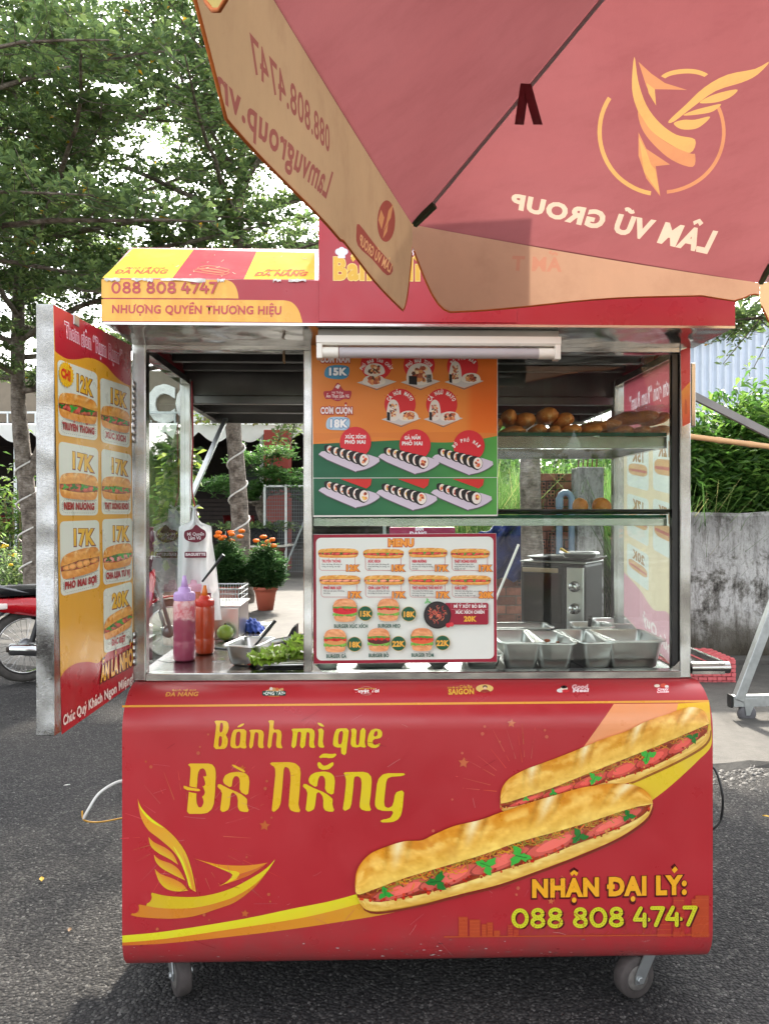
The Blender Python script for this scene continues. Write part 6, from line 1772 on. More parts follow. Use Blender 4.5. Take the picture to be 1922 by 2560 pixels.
def letters3d(name, txt, x0, x1, z0, z1, y, m, depth, bold=.05):
    pcs, w = lettering(txt, bold); q = MB()
    for v, f in pcs:
        P_ = [(x0 + a / w * (x1 - x0), z0 + b_ / .682 * (z1 - z0)) for a, b_ in v]
        n = len(P_); ed = set()
        for t_ in f:
            for i in range(3):
                e = (int(t_[i]), int(t_[(i + 1) % 3]))
                if (e[1], e[0]) in ed: ed.discard((e[1], e[0]))
                else: ed.add(e)
        q.add([(a, y - depth, b_) for a, b_ in P_] + [(a, y, b_) for a, b_ in P_], [list(map(int, t_)) for t_ in f] + [(a, b_, b_ + n, a + n) for a, b_ in ed])
    q.v = [(x + 6, yy - CY, z) for x, yy, z in q.v]
    return q.build(name, m, cafe)
lc0 = D2(322, 905, CY); 
for ch, xa, xb in (('C', 318, 381), ('O', 380, 444), ('F', 452, 500), ('F', 520, 570)):
    a = D2(xa, 908, CY - .12); c = D2(xb, 836, CY - .12); letters3d('sign_letter', ch, a.x, c.x, a.z, c.z, CY - .02, M_SIGNW, .10, .05)
for tx, xa, xb in (('i thành', 322, 402), ('cùng bạn', 425, 484)):
    a = D2(xa, 922, CY - .1); c = D2(xb, 904, CY - .1); letters3d('sign_lettering', tx, a.x, c.x, a.z - .02, c.z - .03, CY - .005, M_SIGNW, .03, .01)
M_AWN = simple('awning_cloth', rgb(238, 238, 234), 0.8, var=.04)
def awn(q):
    y = CY - 1.4; top = []; mid = []; bot = []
    n = 300
    for i in range(n + 1):
        x = -16 + 17.2 * i / n; s_ = abs(math.sin((x + 16) / .82 * math.pi)); top.append((x, CY - .05, 3.72)); mid.append((x, y, 3.52)); bot.append((x, y + .01 + .02 * s_, 3.36 - .26 * s_))
    q.grid([top, mid, bot], 0, False)
cpart('awning', M_AWN, awn, solid=.01)
for x in (-12, -9, -6, -3, 0): cpart('awning_post', M_ZINC, lambda q: q.box(x - .04, CY - 1.36, .03, x + .04, CY - 1.28, 3.45))
for x in np.arange(-15.5, 1.2, .72): cpart('railing_bar', M_ZINC, lambda q: q.box(x - .02, CY - .25, 3.6, x + .02, CY - .2, 3.95))
cpart('railing', M_ZINC, lambda q: q.box(-16, CY - .26, 3.95, 1.2, CY - .2, 4.0))
# climbing vine along the awning
r_ = np.random.default_rng(31); N = 900
vp = np.stack([r_.uniform(-4.6, 1.0, N), r_.uniform(CY - 1.6, CY - 1.0, N), 3.55 + np.abs(r_.normal(0, .22, N))], 1); a = r_.uniform(0, 6.28, N); e = r_.normal(-.2, .5, N)
vine = thing('vine', 'yellow green vine straggling along the cafe awning', 'vine', (-2, CY - 1.3, 3.55))
leaf_mesh('foliage', vp - np.array([-2, CY - 1.3, 3.55]), np.stack([np.cos(a) * np.cos(e), np.sin(a) * np.cos(e), np.sin(e)], 1), r_.uniform(.09, .17, N), r_.uniform(.07, .12, N), vine, np.stack([r_.uniform(.14, .30, N), r_.uniform(.22, .34, N), r_.uniform(.03, .06, N)], 1))
# brick red column
cl = D2(574, 1106, 18.2); cr2 = D2(627, 1106, 18.2)
col_ = thing('column', 'brick red square column beside the cafe terrace', 'column', ((cl.x + cr2.x) / 2, 18.2, 0.03))
q = MB(); w_ = (cr2.x - cl.x) / 2; q.box(-w_, -w_, 0, w_, w_, 3.3, 0, .02); q.build('shaft', simple('red_render', rgb(150, 62, 52), 0.8, var=.15, vscale=3), col_)
q = MB(); q.box(-w_ - .03, -w_ - .03, 2.2, w_ + .03, w_ + .03, 2.24); q.build('band', M_ZINC, col_)

# red plastic chairs on the terrace
def chair(x, y, z, rz, label, colr, s=1.0):
    t = thing('plastic_chair', label, 'chair', (x, y, z), rz, 'red chairs on the cafe terrace')
    m = simple('chair_red', colr, 0.4)
    q = MB(); q.box(-.22, -.22, .43, .22, .22, .46, 0, .01); q.build('seat', m, t)
    q = MB(); q.grid([[(-.2 + .4 * i / 6, .22 + .06 * j / 4 + .03 * math.cos((i - 3) / 3 * 1.5), .5 + .4 * j / 4) for i in range(7)] for j in range(5)]); q.build('backrest', m, t, solid=.015)
    for sx in (-1, 1):
        for sy in (-1, 1):
            q = MB(); q.tube([(sx * .19, sy * .19, .43), (sx * .23, sy * .23, 0)], .014, 6); q.build('leg', M_ZINC, t)
for i, (px, d, rz, lb) in enumerate(((537, 21.5, .4, 'dark red cafe chair just left of the nearer tree trunk'), (556, 22.5, 2.4, 'dark red cafe chair at the trunk, turned towards the wall'), (508, 22.8, 1.2, 'dark red cafe chair half hidden behind the trunk'), (12, 21.0, .8, 'dark red cafe chair at far left behind the motorbike'), (34, 22.0, 2.6, 'second dark red cafe chair at far left, nearer the trunk'))):
    chair(D2(px, 1106, d).x, d, .40, rz, lb, rgb(120, 28, 30))

# wire mesh fence panel
fp = thing('mesh_fence', 'grey wire mesh fence panels on metal frames behind the bonsai', 'fence', (D2(590, 1106, 16).x, 16.2, 0.03))
fx0, fx1 = D2(572, 1106, 16.2).x, D2(664, 1106, 16.2).x
for i in range(3):
    q = MB(); q.box(-.025, -.025, 0, .025, .025, 1.95); q.v = [(x + fx0 + (fx1 - fx0) * i / 2 - fp.location.x, y, z) for x, y, z in q.v]; q.build('post', M_ZINC, fp)
q = MB(); q.box(fx0 - fp.location.x, -.02, 1.9, fx1 - fp.location.x, .02, 1.94); q.build('rail', M_ZINC, fp)
q = MB()
for i in range(26):
    x = fx0 - fp.location.x + (fx1 - fx0) * i / 25; q.box(x - .004, -.004, .1, x + .004, .004, 1.9)
for i in range(24): q.box(fx0 - fp.location.x, -.004, .1 + i * .078, fx1 - fp.location.x, .004, .108 + i * .078)
tag(q.build('mesh', simple('grey_wire', rgb(120, 124, 126), 0.5, 0.7), fp), kind='stuff')
q = MB(); q.obox((fx1 - fp.location.x - .05, 0, 1.2), (fx1 - fp.location.x - .5, -.5, 0.0), .03, .03); q.build('brace', M_ZINC, fp)

# sprig at the upper right, above the bushes
hb = thing('hanging_bough', 'thin leafy sprig hanging below the parasol corner at right', 'branch', (D2(1640, 1106, 6.2).x, 6.2, 2.4))
r_ = np.random.default_rng(66); q = MB(); cs = []
for i in range(9):
    e = Vector((-.28 + r_.uniform(-.12, .3), r_.uniform(-.2, .2), r_.uniform(.15, .62))); s0 = Vector((.35, 0, 1.0)); q.tube([s0, s0.lerp(e, .5) + Vector((.05, 0, .06)), e], [.009, .006, .003], 4, cap=False)
    for f in (.4, .55, .68, .8, .9, 1.0): cs.append(tuple(s0.lerp(e, f) + Vector((r_.normal(0, .03), r_.normal(0, .03), 0))))
q.build('twigs', M_BARK, hb); pos, d, L, w = rosettes(np.array(cs), 7, (.04, .075), 3, .0, .45); leaf_mesh('leaves', pos, d, L, w, hb)
# a leafy bough hanging in front of the column
hb = thing('hanging_bough', 'dark leafy bough hanging down in front of the red column', 'branch', (D2(620, 1106, 10).x, 10, 2.0))
r_ = np.random.default_rng(52); q = MB(); cs = []
for i in range(7):
    e = Vector((r_.uniform(-.22, .22), r_.uniform(-.2, .2), r_.uniform(.15, .6))); s0 = Vector((.25, 0, 1.6)); q.tube([s0, s0.lerp(e, .5) + Vector((.05, 0, .1)), e], [.012, .008, .004], 4, cap=False)
    for f in (.55, .68, .8, .9, 1.0): cs.append(tuple(s0.lerp(e, f) + Vector((r_.normal(0, .03), r_.normal(0, .03), 0))))
q.build('twigs', M_BARK, hb); pos, d, L, w = rosettes(np.array(cs), 8, (.07, .12), 3, .1, .42); leaf_mesh('leaves', pos, d, L, w, hb)

# bonsai in a red bowl
bc = D2(560, 1106, 16.6); bon = thing('bonsai', 'large bonsai with layered green pads in a wide dark red bowl', 'potted tree', (bc.x, 16.6, .03))
q = MB(); q.lathe([(.42, 0), (.45, .03), (.62, .3), (.72, .52), (.76, .56), (.76, .62), (.70, .62), (.68, .55), (.0, .55)], 28); q.build('bowl', simple('dark_red_glaze', rgb(96, 44, 40), 0.5, var=.3), bon)
q = MB(); q.lathe([(.735, .625), (.80, .63), (.80, .66), (.735, .67)], 28); q.build('rim', simple('pale_rim', rgb(206, 198, 188), 0.7, var=.2), bon)
q = MB()
for i in range(36):
    a = i / 36 * 6.283; b2 = a + .5
    q.tube([(.62 * math.cos(a), .62 * math.sin(a), .63), (.62 * math.cos(b2), .62 * math.sin(b2), 1.02)], .010, 4); q.tube([(.62 * math.cos(b2), .62 * math.sin(b2), .63), (.62 * math.cos(a), .62 * math.sin(a), 1.02)], .010, 4)
q.lathe([(.60, .62), (.60, 1.03)], 24); q.build('netting', simple('black_netting', rgb(24, 26, 30), 0.6), bon)
q = MB(); q.tube([(.1, 0, .55), (.12, 0, 1.1), (.0, 0, 1.45), (.16, 0, 1.8), (.25, 0, 2.2), (.3, 0, 2.6)], [.13, .10, .085, .07, .05, .02], 10)
for a0, b0 in (((.0, 0, 1.5), (-.9, .1, 1.9)), ((.15, 0, 1.75), (.9, .0, 1.95)), ((.1, 0, 1.6), (-.4, -.3, 1.7)), ((.25, 0, 2.1), (-.3, .1, 2.5)), ((.2, 0, 2.0), (1.2, .1, 1.75))): q.tube([a0, ((a0[0] + b0[0]) / 2, b0[1], (a0[2] + b0[2]) / 2 - .08), b0], [.04, .03, .015], 6)
q.build('trunk', M_BARK, bon)
r_ = np.random.default_rng(4); cs = []
for cx, cz, rx, rz in ((-.85, 1.95, .42, .14), (.75, 2.0, .5, .14), (-.3, 1.72, .35, .10), (-.3, 2.5, .4, .12), (.35, 2.65, .45, .14), (1.2, 1.78, .42, .12), (.3, 2.2, .5, .12), (.1, 1.9, .4, .1)):
    n = int(420 * rx); cs.append(np.stack([cx + r_.normal(0, rx * .5, n), r_.normal(0, rx * .5, n), cz + r_.normal(0, rz * .6, n)], 1))
cs = np.concatenate(cs); pos, d, L, w = rosettes(cs, 5, (.07, .13), 6); leaf_mesh('foliage', pos, d, L, w, bon, cols=np.array(((.05, .13, .03), (.08, .18, .04), (.11, .22, .06)))[r_.integers(0, 3, len(pos))])
r_ = np.random.default_rng(14); n = 900; a = r_.uniform(0, 6.28, n); e = r_.normal(.3, .5, n)
leaf_mesh('underplanting', np.stack([r_.normal(0, .42, n), r_.normal(0, .42, n), 1.0 + r_.uniform(0, .1, n)], 1), np.stack([np.cos(a) * np.cos(e), np.sin(a) * np.cos(e), np.sin(e)], 1), .13, .05, bon)

# marigolds in terracotta pots
M_TERRA = simple('terracotta_plastic', rgb(178, 92, 70), 0.6, var=.12)
def marigold(px, d, s, seed, label):
    p = D2(px, 1106, d); r_ = np.random.default_rng(seed); t = thing('marigold_pot', label, 'potted plant', (p.x, d, .03), 0, 'marigold pots under the tree')
    q = MB(); q.lathe([(.10 * s, 0), (.135 * s, .22 * s), (.15 * s, .26 * s), (.16 * s, .262 * s), (.16 * s, .30 * s), (.145 * s, .30 * s), (.13 * s, .25 * s), (0, .25 * s)], 20); q.build('pot', M_TERRA, t)
    n = 330; st = []; c = []; q = MB()
    for i in range(n):
        a = r_.uniform(0, 6.28); rr = .25 * s * math.sqrt(r_.random()); h = (.74 - .7 * (rr / (.25 * s)) ** 2 * .55) * s * r_.uniform(.45, 1.0)
        tip = Vector((rr * math.cos(a), rr * math.sin(a), .26 * s + h * .85)); b0 = Vector((rr * .25 * math.cos(a), rr * .25 * math.sin(a), .26 * s))
        if i % 3 == 0: q.tube([b0, b0.lerp(tip, .5) + Vector((0, 0, .05)), tip], .004, 3, cap=False)
        for f in (.35, .5, .65, .8, .92, 1.0): c.append(b0.lerp(tip, f))
    q.build('stems', simple('green_stem', rgb(70, 104, 50), 0.6), t)
    c = np.array([tuple(v) for v in c]); c += r_.normal(0, .025, c.shape); pos, dd2, L, w = rosettes(c, 8, (.05, .095), seed, .2, .22)
    leaf_mesh('foliage', pos, dd2, L, w, t, cols=np.array(((.035, .09, .03), (.055, .13, .04), (.085, .17, .05)))[r_.integers(0, 3, len(pos))])
    for i in range(9 if seed == 2 else 7):
        a = r_.uniform(0, 6.28); rr = r_.uniform(.04, .24) * s; q = MB(); fr = random.Random(i)
        q.lathe([(0, -.02), (.035, -.012), (.05, .008), (.048, .022), (.03, .036), (0, .04)], 10, noise=lambda k_, h: fr.uniform(.82, 1.15)); f = q.build('flower', simple('marigold_orange', rgb(240, 116, 12), 0.7, var=.2, vscale=40), t)
        f.location = (rr * math.cos(a), rr * math.sin(a), (.26 + .66 + r_.uniform(-.12, .06)) * s)
marigold(493, 10.7, 1.12, 2, 'terracotta pot of orange marigolds, left of the pair under the tree')
marigold(574, 10.7, 1.08, 7, 'terracotta pot of orange marigolds, right of the pair on open concrete')
# tall climber on a stump seen through the left glass
cp = D2(352, 1106, 13.5); cl_ = thing('climber', 'leafy pothos climber with large yellow green leaves behind the left glass', 'climbing plant', (cp.x, 13.5, .03))
q = MB(); q.tube([(0, 0, 0), (.05, 0, 1.2), (.2, 0, 2.2), (.45, 0, 3.2)], [.22, .17, .14, .1], 10); q.tube([(-.3, .1, 0), (.1, .1, 1.2), (.4, .1, 2.4)], [.08, .06, .05], 6); q.build('stump', M_BARK, cl_)
r_ = np.random.default_rng(9); n = 620; z = r_.uniform(.5, 2.5, n); a = r_.uniform(0, 6.28, n); e = r_.normal(-.5, .4, n)
leaf_mesh('foliage', np.stack([.1 + z * .09 + .3 * np.cos(a) * r_.random(n), .3 * np.sin(a), z], 1), np.stack([np.cos(a) * np.cos(e), np.sin(a) * np.cos(e), np.sin(e)], 1), r_.uniform(.12, .26, n), r_.uniform(.08, .16, n), cl_, cols=np.array(((.05, .10, .03), (.12, .19, .04), (.24, .30, .06), (.03, .06, .02)))[r_.integers(0, 4, n)])
# flower bed at far left
r_ = np.random.default_rng(19)
fb = thing('shrub', 'low green shrub with yellow flowers beside the left trunk', 'shrub', (D2(25, 1106, 12.5).x, 12.5, .03)); n = 2600
p = r_.normal(0, 1, (n, 3)) * [.5, .35, .2] + [0, 0, .38]; p[:, 2] = np.abs(p[:, 2]); a = r_.uniform(0, 6.28, n); e = r_.normal(.3, .5, n)
leaf_mesh('foliage', p, np.stack([np.cos(a) * np.cos(e), np.sin(a) * np.cos(e), np.sin(e)], 1), r_.uniform(.06, .13, n), .04, fb)
for i in range(9):
    q = MB(); q.lathe([(0, -.01), (.04, .0), (.03, .03), (0, .035)], 8); f = q.build('flower', simple('yellow_petals', rgb(240, 196, 20), 0.7), fb); f.location = (r_.uniform(-.6, .7), r_.uniform(-.4, 0), r_.uniform(.5, .85))
fb2 = thing('shrub', 'leggy plant with red flowers and pale stems at the far left edge', 'shrub', (D2(10, 1106, 15.5).x, 15.5, .03)); n = 1500
p = r_.normal(0, 1, (n, 3)) * [.7, .5, .5] + [0, 0, 1.2]; a = r_.uniform(0, 6.28, n); e = r_.normal(.1, .5, n)
leaf_mesh('foliage', p, np.stack([np.cos(a) * np.cos(e), np.sin(a) * np.cos(e), np.sin(e)], 1), r_.uniform(.1, .2, n), .07, fb2, cols=np.array(((.09, .17, .03), (.16, .24, .05), (.06, .12, .03)))[r_.integers(0, 3, n)])
q = MB()
for i in range(9): q.tube([(-.5 + i * .12, 0, 0), (-.5 + i * .13, .1, 1.0), (-.6 + i * .15, 0, 1.7)], .02, 5)
q.build('stems', simple('pale_stem', rgb(150, 140, 96), 0.7), fb2)

# ------------------------------------------------------------------ right side: wall, brick ruin, shed, undergrowth
k = NT('stained_render'); v = k.coord()
c1 = k.ramp(k.noise(v, 2.3, 9, 0.74, .3), [(0.36, (0.040, 0.036, 0.031)), (0.42, (0.20, 0.19, 0.17)), (0.48, (0.48, 0.47, 0.45)), (0.62, (0.62, 0.61, 0.58))])
v2 = k.coord(scale=(1, 1, .16)); c2 = k.ramp(k.noise(v2, 11, 6, 0.75), [(0.34, (0.3, 0.28, 0.26)), (0.5, (1, 1, 1))])
sp_ = k.n('SeparateXYZ'); k.l(v, sp_.inputs[0])
zz = k.ramp(k.math('ADD', sp_.outputs[2], k.math('MULTIPLY', k.noise(v, 3, 6), .5)), [(0.42, (0.28, 0.25, 0.2)), (0.75, (1, 1, 1))])
v4 = k.coord(scale=(1, 1, .4)); c3 = k.ramp(k.noise(v4, 34, 7, .8), [(.34, (.40, .38, .34)), (.47, (1.05, 1.05, 1.05))])
drip = k.n('MapRange'); drip.inputs['From Min'].default_value = 1.15; drip.inputs['From Max'].default_value = 1.75; k.l(k.math('ADD', sp_.outputs[2], k.math('MULTIPLY', k.noise(k.coord(scale=(1, 1, .08)), 13, 5, .75), .75)), drip.inputs[0])
cc = k.mix(1.0, k.mix(1.0, c1, c2, 'MULTIPLY'), c3, 'MULTIPLY'); cc = k.mix(k.math('MULTIPLY', drip.outputs[0], .6), cc, (.045, .042, .036))
moss = k.ramp(k.math('ADD', k.math('MULTIPLY', sp_.outputs[2], -1.1), k.math('MULTIPLY', k.noise(v, 2.4, 7, .7), 1.7)), [(.36, 0.0), (.60, .7)]); cc = k.mix(moss, cc, (.085, .070, .045))
k.l(k.mix(1.0, cc, zz, 'MULTIPLY'), k.p.inputs['Base Color']); k.p.inputs['Roughness'].default_value = .92
k.bump(k.noise(v, 14, 8, .75), .6, .03)
M_STAIN = k.m
wl = thing('boundary_wall', 'stained grey white rendered boundary wall at right', 'wall', (2.35, 7.0, 0))
b = MB(); rows = []
xs = np.linspace(0, 12, 50)
rnd = random.Random(6); tz_ = [1.40 + rnd.uniform(-.012, .012) for _ in xs]
b.grid([[(x, rnd.uniform(-.006, .006), .0) for x in xs], [(x, rnd.uniform(-.006, .006), .7) for x in xs], [(x, 0, z - .03) for x, z in zip(xs, tz_)], [(x, .03, z) for x, z in zip(xs, tz_)], [(x, .2, z) for x, z in zip(xs, tz_)], [(x, .2, 0) for x in xs]], 0, False)
b.add([(0, 0, 0), (0, 0, 1.38), (0, .2, 1.38), (0, .2, 0)], [(0, 1, 2, 3)]); b.build('render', M_STAIN, wl)
b = MB(); b.box(0, -.16, 0, 12, -.01, .09, 0, .02); b.build('footing', M_CONC, wl)

# ruined wall of hollow bricks, each brick laid
k = NT('clay_brick'); v = k.coord(); oi = k.n('ObjectInfo')
c1 = k.ramp(k.noise(v, 12, 6, .7), [(0.3, (0.16, 0.062, 0.04)), (0.7, (0.34, 0.145, 0.095))])
k.l(k.mix(1.0, c1, k.ramp(oi.outputs['Random'], [(0, (.55, .52, .5)), (1, (1.2, 1.15, 1.1))]), 'MULTIPLY'), k.p.inputs['Base Color']); k.p.inputs['Roughness'].default_value = .9; k.bump(k.noise(v, 50, 5), .5, .01)
M_BRICK = k.m; M_MORTAR = simple('mortar', rgb(112, 100, 88), 0.95, var=.3, vscale=20, bump=.5)
q = MB(); q.box(-.088, -.04, -.037, .088, .04, .037, 0, .004)
for gx in (-.02, .018): q.box(-.0885, -.0405, gx - .005, .0885, -.0395, gx + .002, 0)
brick_me = q.mesh('brick', M_BRICK)
q = MB(); q.box(-.04, -.088, -.037, .04, .088, .037, 0, .004)
for sx in (-.018, .018):
    for sz in (-.017, .017): q.box(sx - .011, -.0895, sz - .011, sx + .011, -.0878, sz + .011, 1)
head_me = q.mesh('brick_end', [M_BRICK, simple('brick_hole', (0.02, 0.012, 0.01), 0.9)])
def brickwork(par, x0, x1, z0, ztop, ox, seed, header=0.0):
    rnd = random.Random(seed); z = z0 + .04; row = 0
    while z < max(ztop(x0), ztop((x0 + x1) / 2), ztop(x1)):
        x = x0 + (0 if row % 2 else -.09)
        while x < x1:
            hd = rnd.random() < header; w_ = .08 if hd else .176
            xc = x + w_ / 2
            if x >= x0 - .1 and x + w_ <= x1 + .09 and z < ztop(xc):
                o = bpy.data.objects.new('brick', head_me if hd else brick_me); COL.objects.link(o); o.parent = par; o.location = (xc, ox + rnd.uniform(-.006, .006) + (.045 if hd else 0), z + rnd.uniform(-.002, .002)); o.rotation_euler = (0, rnd.uniform(-.015, .015), rnd.uniform(-.03, .03))
            x += w_ + .012
        z += .086; row += 1
bw = thing('brick_ruin', 'broken wall of red hollow bricks behind the glass case', 'brick wall', (0, 7.3, 0))
zA = lambda x: .80 + .10 * math.sin(x * 6) if x < 1.30 else .74
brickwork(bw, D2(1050, 1106, 7.3).x, D2(1236, 1106, 7.3).x, 0, zA, 0, 2, .12)
q = MB(); q.box(D2(1048, 1106, 7.3).x, -.028, 0, D2(1238, 1106, 7.3).x, .06, .70); q.build('mortar', M_MORTAR, bw)
bw2 = thing('brick_ruin', 'taller dark stump of brickwork with open brick ends beside the grey pipe', 'brick wall', (0, 7.9, 0))
xa, xb = D2(1160, 1106, 7.9).x, D2(1246, 1106, 7.9).x
brickwork(bw2, xa, xb, .60, lambda x: 1.80, 0, 5, .55)
q = MB(); q.box(xa - .01, -.025, 0, xb + .01, .08, 1.74); q.build('mortar', simple('dark_mortar', rgb(70, 60, 52), 0.95, var=.4, vscale=20, bump=.5), bw2)
pc = thing('concrete_pillar', 'old concrete pillar stub with rusty rebar sticking out', 'pillar', (D2(1268, 1106, 7.6).x, 7.6, 0))
q = MB(); q.box(-.13, -.13, 0, .13, .13, 1.84, 0, .015); q.build('shaft', M_STAIN, pc)
for i in range(5):
    q = MB(); x = -.09 + .045 * i; q.tube([(x, 0, 1.83), (x + .02, 0, 2.1), (x - .05 + .03 * i, .03, 2.4)], .008, 5); q.build('rebar', simple('rust', rgb(86, 48, 32), 0.9, var=.3), pc)
q = MB(); q.tube([(-.12, 0, 2.12), (0, .02, 2.16), (.12, 0, 2.1)], .006, 5); q.build('rebar', simple('rust', rgb(86, 48, 32), 0.9), pc)
pv = thing('drain_pipe', 'blue grey plastic pipe bent over in a U beside the bricks', 'pipe', (D2(1221, 1106, 7.5).x, 7.5, 0))
q = MB(); q.tube([(-.06, 0, 0), (-.06, 0, 1.52)] + [(-.06 * math.cos(t), 0, 1.52 + .07 * math.sin(t)) for t in np.linspace(0.3, math.pi - .3, 6)] + [(.06, 0, 1.52), (.06, 0, 0.9)], .032, 12); q.build('pipe', simple('grey_pvc', rgb(104, 122, 138), 0.5), pv)
q = MB(); q.lathe([(.036, 1.44), (.038, 1.45), (.038, 1.53), (.036, 1.54)], 12, 0, (-.06, 0, 0)); q.build('collar', simple('grey_pvc', rgb(104, 122, 138), 0.5), pv)

# blue tarpaulin heap and closed parasol-like pole
tp = D2(1100, 1165, 6.9)
q = MB(); r_ = np.random.default_rng(2); rows = []
for i in range(22):
    row = []
    for j in range(18):
        u = i / 21; v_ = j / 17; x = -.28 + .56 * v_ + .05 * math.sin(u * 9 + v_ * 4); z = (1.30 - .52 * u) * (1 - .35 * (v_ - .5) ** 2) + .02 * math.sin(v_ * 30 + u * 7); y = -.06 * math.sin(v_ * 17 + 2 * u) + .42 * u
        row.append((x + tp.x - .05, 6.75 + y, z))
    rows.append(row)
q.grid(rows); o = q.build('tarpaulin', simple('blue_tarp', rgb(34, 54, 118), 0.5, var=.3, vscale=8, bump=.6, bscale=30, bdist=.02), None, solid=.004); tag(o, 'crumpled blue tarpaulin heaped on the brick ruin behind the menu poster', 'tarpaulin')
q = MB(); a_ = D2(1120, 1176, 6.4); c_ = D2(1075, 1284, 6.4); q.tube([a_, c_, c_ + (c_ - a_) * 1.62], .011, 8); tag(q.build('white_pole', M_WHITEPL, None), 'thin white pole leaning in front of the blue tarpaulin', 'pole')
# purple-red stool sign seen between poster and shelf
sg = D2(912, 1147, 5.6); st_ = thing('sign_board', 'dark pink board with white lettering just above the menu poster', 'sign', (sg.x, 5.6, 0))
q = MB(); q.box(-.24, -.02, .55, .24, .02, 1.29, 0, .01); q.build('panel', simple('dark_pink', rgb(140, 22, 66), 0.5), st_)
for sx in (-.2, .2):
    q = MB(); q.box(sx - .015, -.06, 0, sx + .015, .06, .549); q.build('leg', M_ZINC, st_)
pr = Print(Plane(Matrix.Translation(st_.location), (0, -.0202, 0), (0, -1, 0)), 4e-4)
for tx, x0, x1, yb, yt in (('BẠN', 897, 915, 1146, 1139), ('ĐANG', 885, 922, 1156, 1149)): pr.text(tx, *(np.array(p) / .8642 for p in ((x0, yb), (x1, yb), (x0, yt))), (232, 214, 222), bold=.06)
pr.build('lettering', M_PAPER, st_)

# corrugated shed wall
sh = thing('shed', 'blue grey corrugated metal shed wall beyond the bushes', 'shed', (5.2, 14, 0))
q = MB(); n = 260
top = lambda x: 4.40 + .30 * (x / 1.0) * .95
prof_ = [(x, -.03 * (1 if (i // 2) % 2 else -1)) for i, x in enumerate(np.linspace(-.6, 8.5, n))]
q.grid([[(x, y, 0) for x, y in prof_], [(x, y, top(x)) for x, y in prof_]], 0, False); q.build('cladding', simple('blue_grey_sheet', rgb(206, 214, 226), 0.5, .0, var=.05), sh)
q = MB(); q.obox((-.6, -.05, top(-.6) + .03), (8.5, -.05, top(8.5) + .03), .16, .10); q.build('flashing', M_ZINC, sh)

# bushes and tall grass
def bush(name, label, c, rad, n, L, cols, seed, flat=.4, wl=.34):
    r_ = np.random.default_rng(seed); t = thing(name, label, 'bush', (c[0], c[1], 0))
    q = MB(); cs = []; ns = n // 60
    for i in range(ns):
        d = r_.normal(0, 1, 3); d /= np.linalg.norm(d); d[2] = abs(d[2]) * 1.1 - .25; e = d * np.array(rad) * r_.uniform(.45, 1.0) + [0, 0, c[2]]
        e[2] = max(.1, e[2]); b0 = np.array([r_.normal(0, .15), r_.normal(0, .1), 0]); m = (b0 + e) / 2 + [0, 0, .25]
        sp = np.array(spline([tuple(b0), tuple(m), tuple(e)], 5)); 
        if i % 2 == 0: q.tube([tuple(p) for p in sp], [.014 * (1 - .8 * j / len(sp)) for j in range(len(sp))], 4, cap=False)
        dr = sp[-1] - sp[-3]; dr /= np.linalg.norm(dr) + 1e-9
        for j in range(10): cs.append((sp[-1] + dr * (j - 6) * .05 + r_.normal(0, .02, 3), dr))
    q.build('stems', simple('brown_stem', rgb(88, 72, 50), 0.8), t)
    pos = []; ds = []
    for p, dr in cs:
        side = np.cross(dr, [0, 0, 1]); side /= np.linalg.norm(side) + 1e-9
        for s_ in (-1, 1, -1, 1, -1, 1):
            dd3 = side * s_ * r_.uniform(.6, 1) + dr * r_.uniform(.2, .7) + np.array([0, 0, r_.uniform(-.35, .3)]); ds.append(dd3 / np.linalg.norm(dd3)); pos.append(p + r_.normal(0, .05, 3))
    pos = np.array(pos); ds = np.array(ds); Ls = r_.uniform(L[0], L[1], len(pos))
    leaf_mesh('foliage', pos, ds, Ls, Ls * wl, t, cols=np.array(cols)[r_.integers(0, len(cols), len(pos))] * r_.uniform(.8, 1.2, (len(pos), 1)))
    return t
GB = ((.04, .10, .02), (.07, .16, .03), (.11, .22, .04), (.15, .26, .05))
bush('bush', 'bright green leafy bush rising above the stained wall at right edge', (4.35, 8.3, 1.75), (1.5, .9, 1.15), 24000, (.08, .16), GB, 3)
bush('bush', 'lower dark green bush against the back of the stained wall', (3.45, 7.9, 1.2), (.75, .5, .95), 12000, (.08, .15), GB[:3], 13)
bush('bush', 'dark bush hiding the lower part of the corrugated shed', (5.2, 11.5, 1.4), (2.4, 1.0, 1.6), 9000, (.09, .16), GB[:2], 23)
def grass(name, label, x0, x1, y0, y1, n, h, seed):
    r_ = np.random.default_rng(seed); x = r_.uniform(x0, x1, n); y = r_.uniform(y0, y1, n); H = r_.uniform(.5, 1, n) * h; a = r_.uniform(0, 6.28, n); b_ = r_.uniform(.1, .6, n) * H; w = r_.uniform(.008, .016, n)
    rows = []
    for t in (0, .4, .75, 1.0):
        cx = x + np.cos(a) * b_ * t ** 2; cy = y + np.sin(a) * b_ * t ** 2; cz = H * (t - .25 * t ** 3 * b_ / H); ww = w * (1 - t * .92)
        sx, sy = -np.sin(a) * ww, np.cos(a) * ww; rows += [np.stack([cx - sx, cy - sy, cz], 1), np.stack([cx + sx, cy + sy, cz], 1)]
    V = np.stack(rows, 1).reshape(-1, 3); b0 = (np.arange(n) * 8)[:, None]; F = np.concatenate([b0 + np.array([2 * i, 2 * i + 1, 2 * i + 3, 2 * i + 2]) for i in range(3)])
    c = np.array(((.06, .13, .03), (.10, .19, .05), (.17, .25, .08), (.28, .27, .11)))[r_.choice(4, n, p=[.3, .4, .2, .1])]
    return tag(obj_np(name, V, F, M_LEAF, np.repeat(c, 8, 0)), label, 'grass', kind='stuff')
grass('tall_grass', 'tall green grass growing behind the brick ruin', .6, 3.2, 8.2, 10.5, 8000, 2.2, 4)
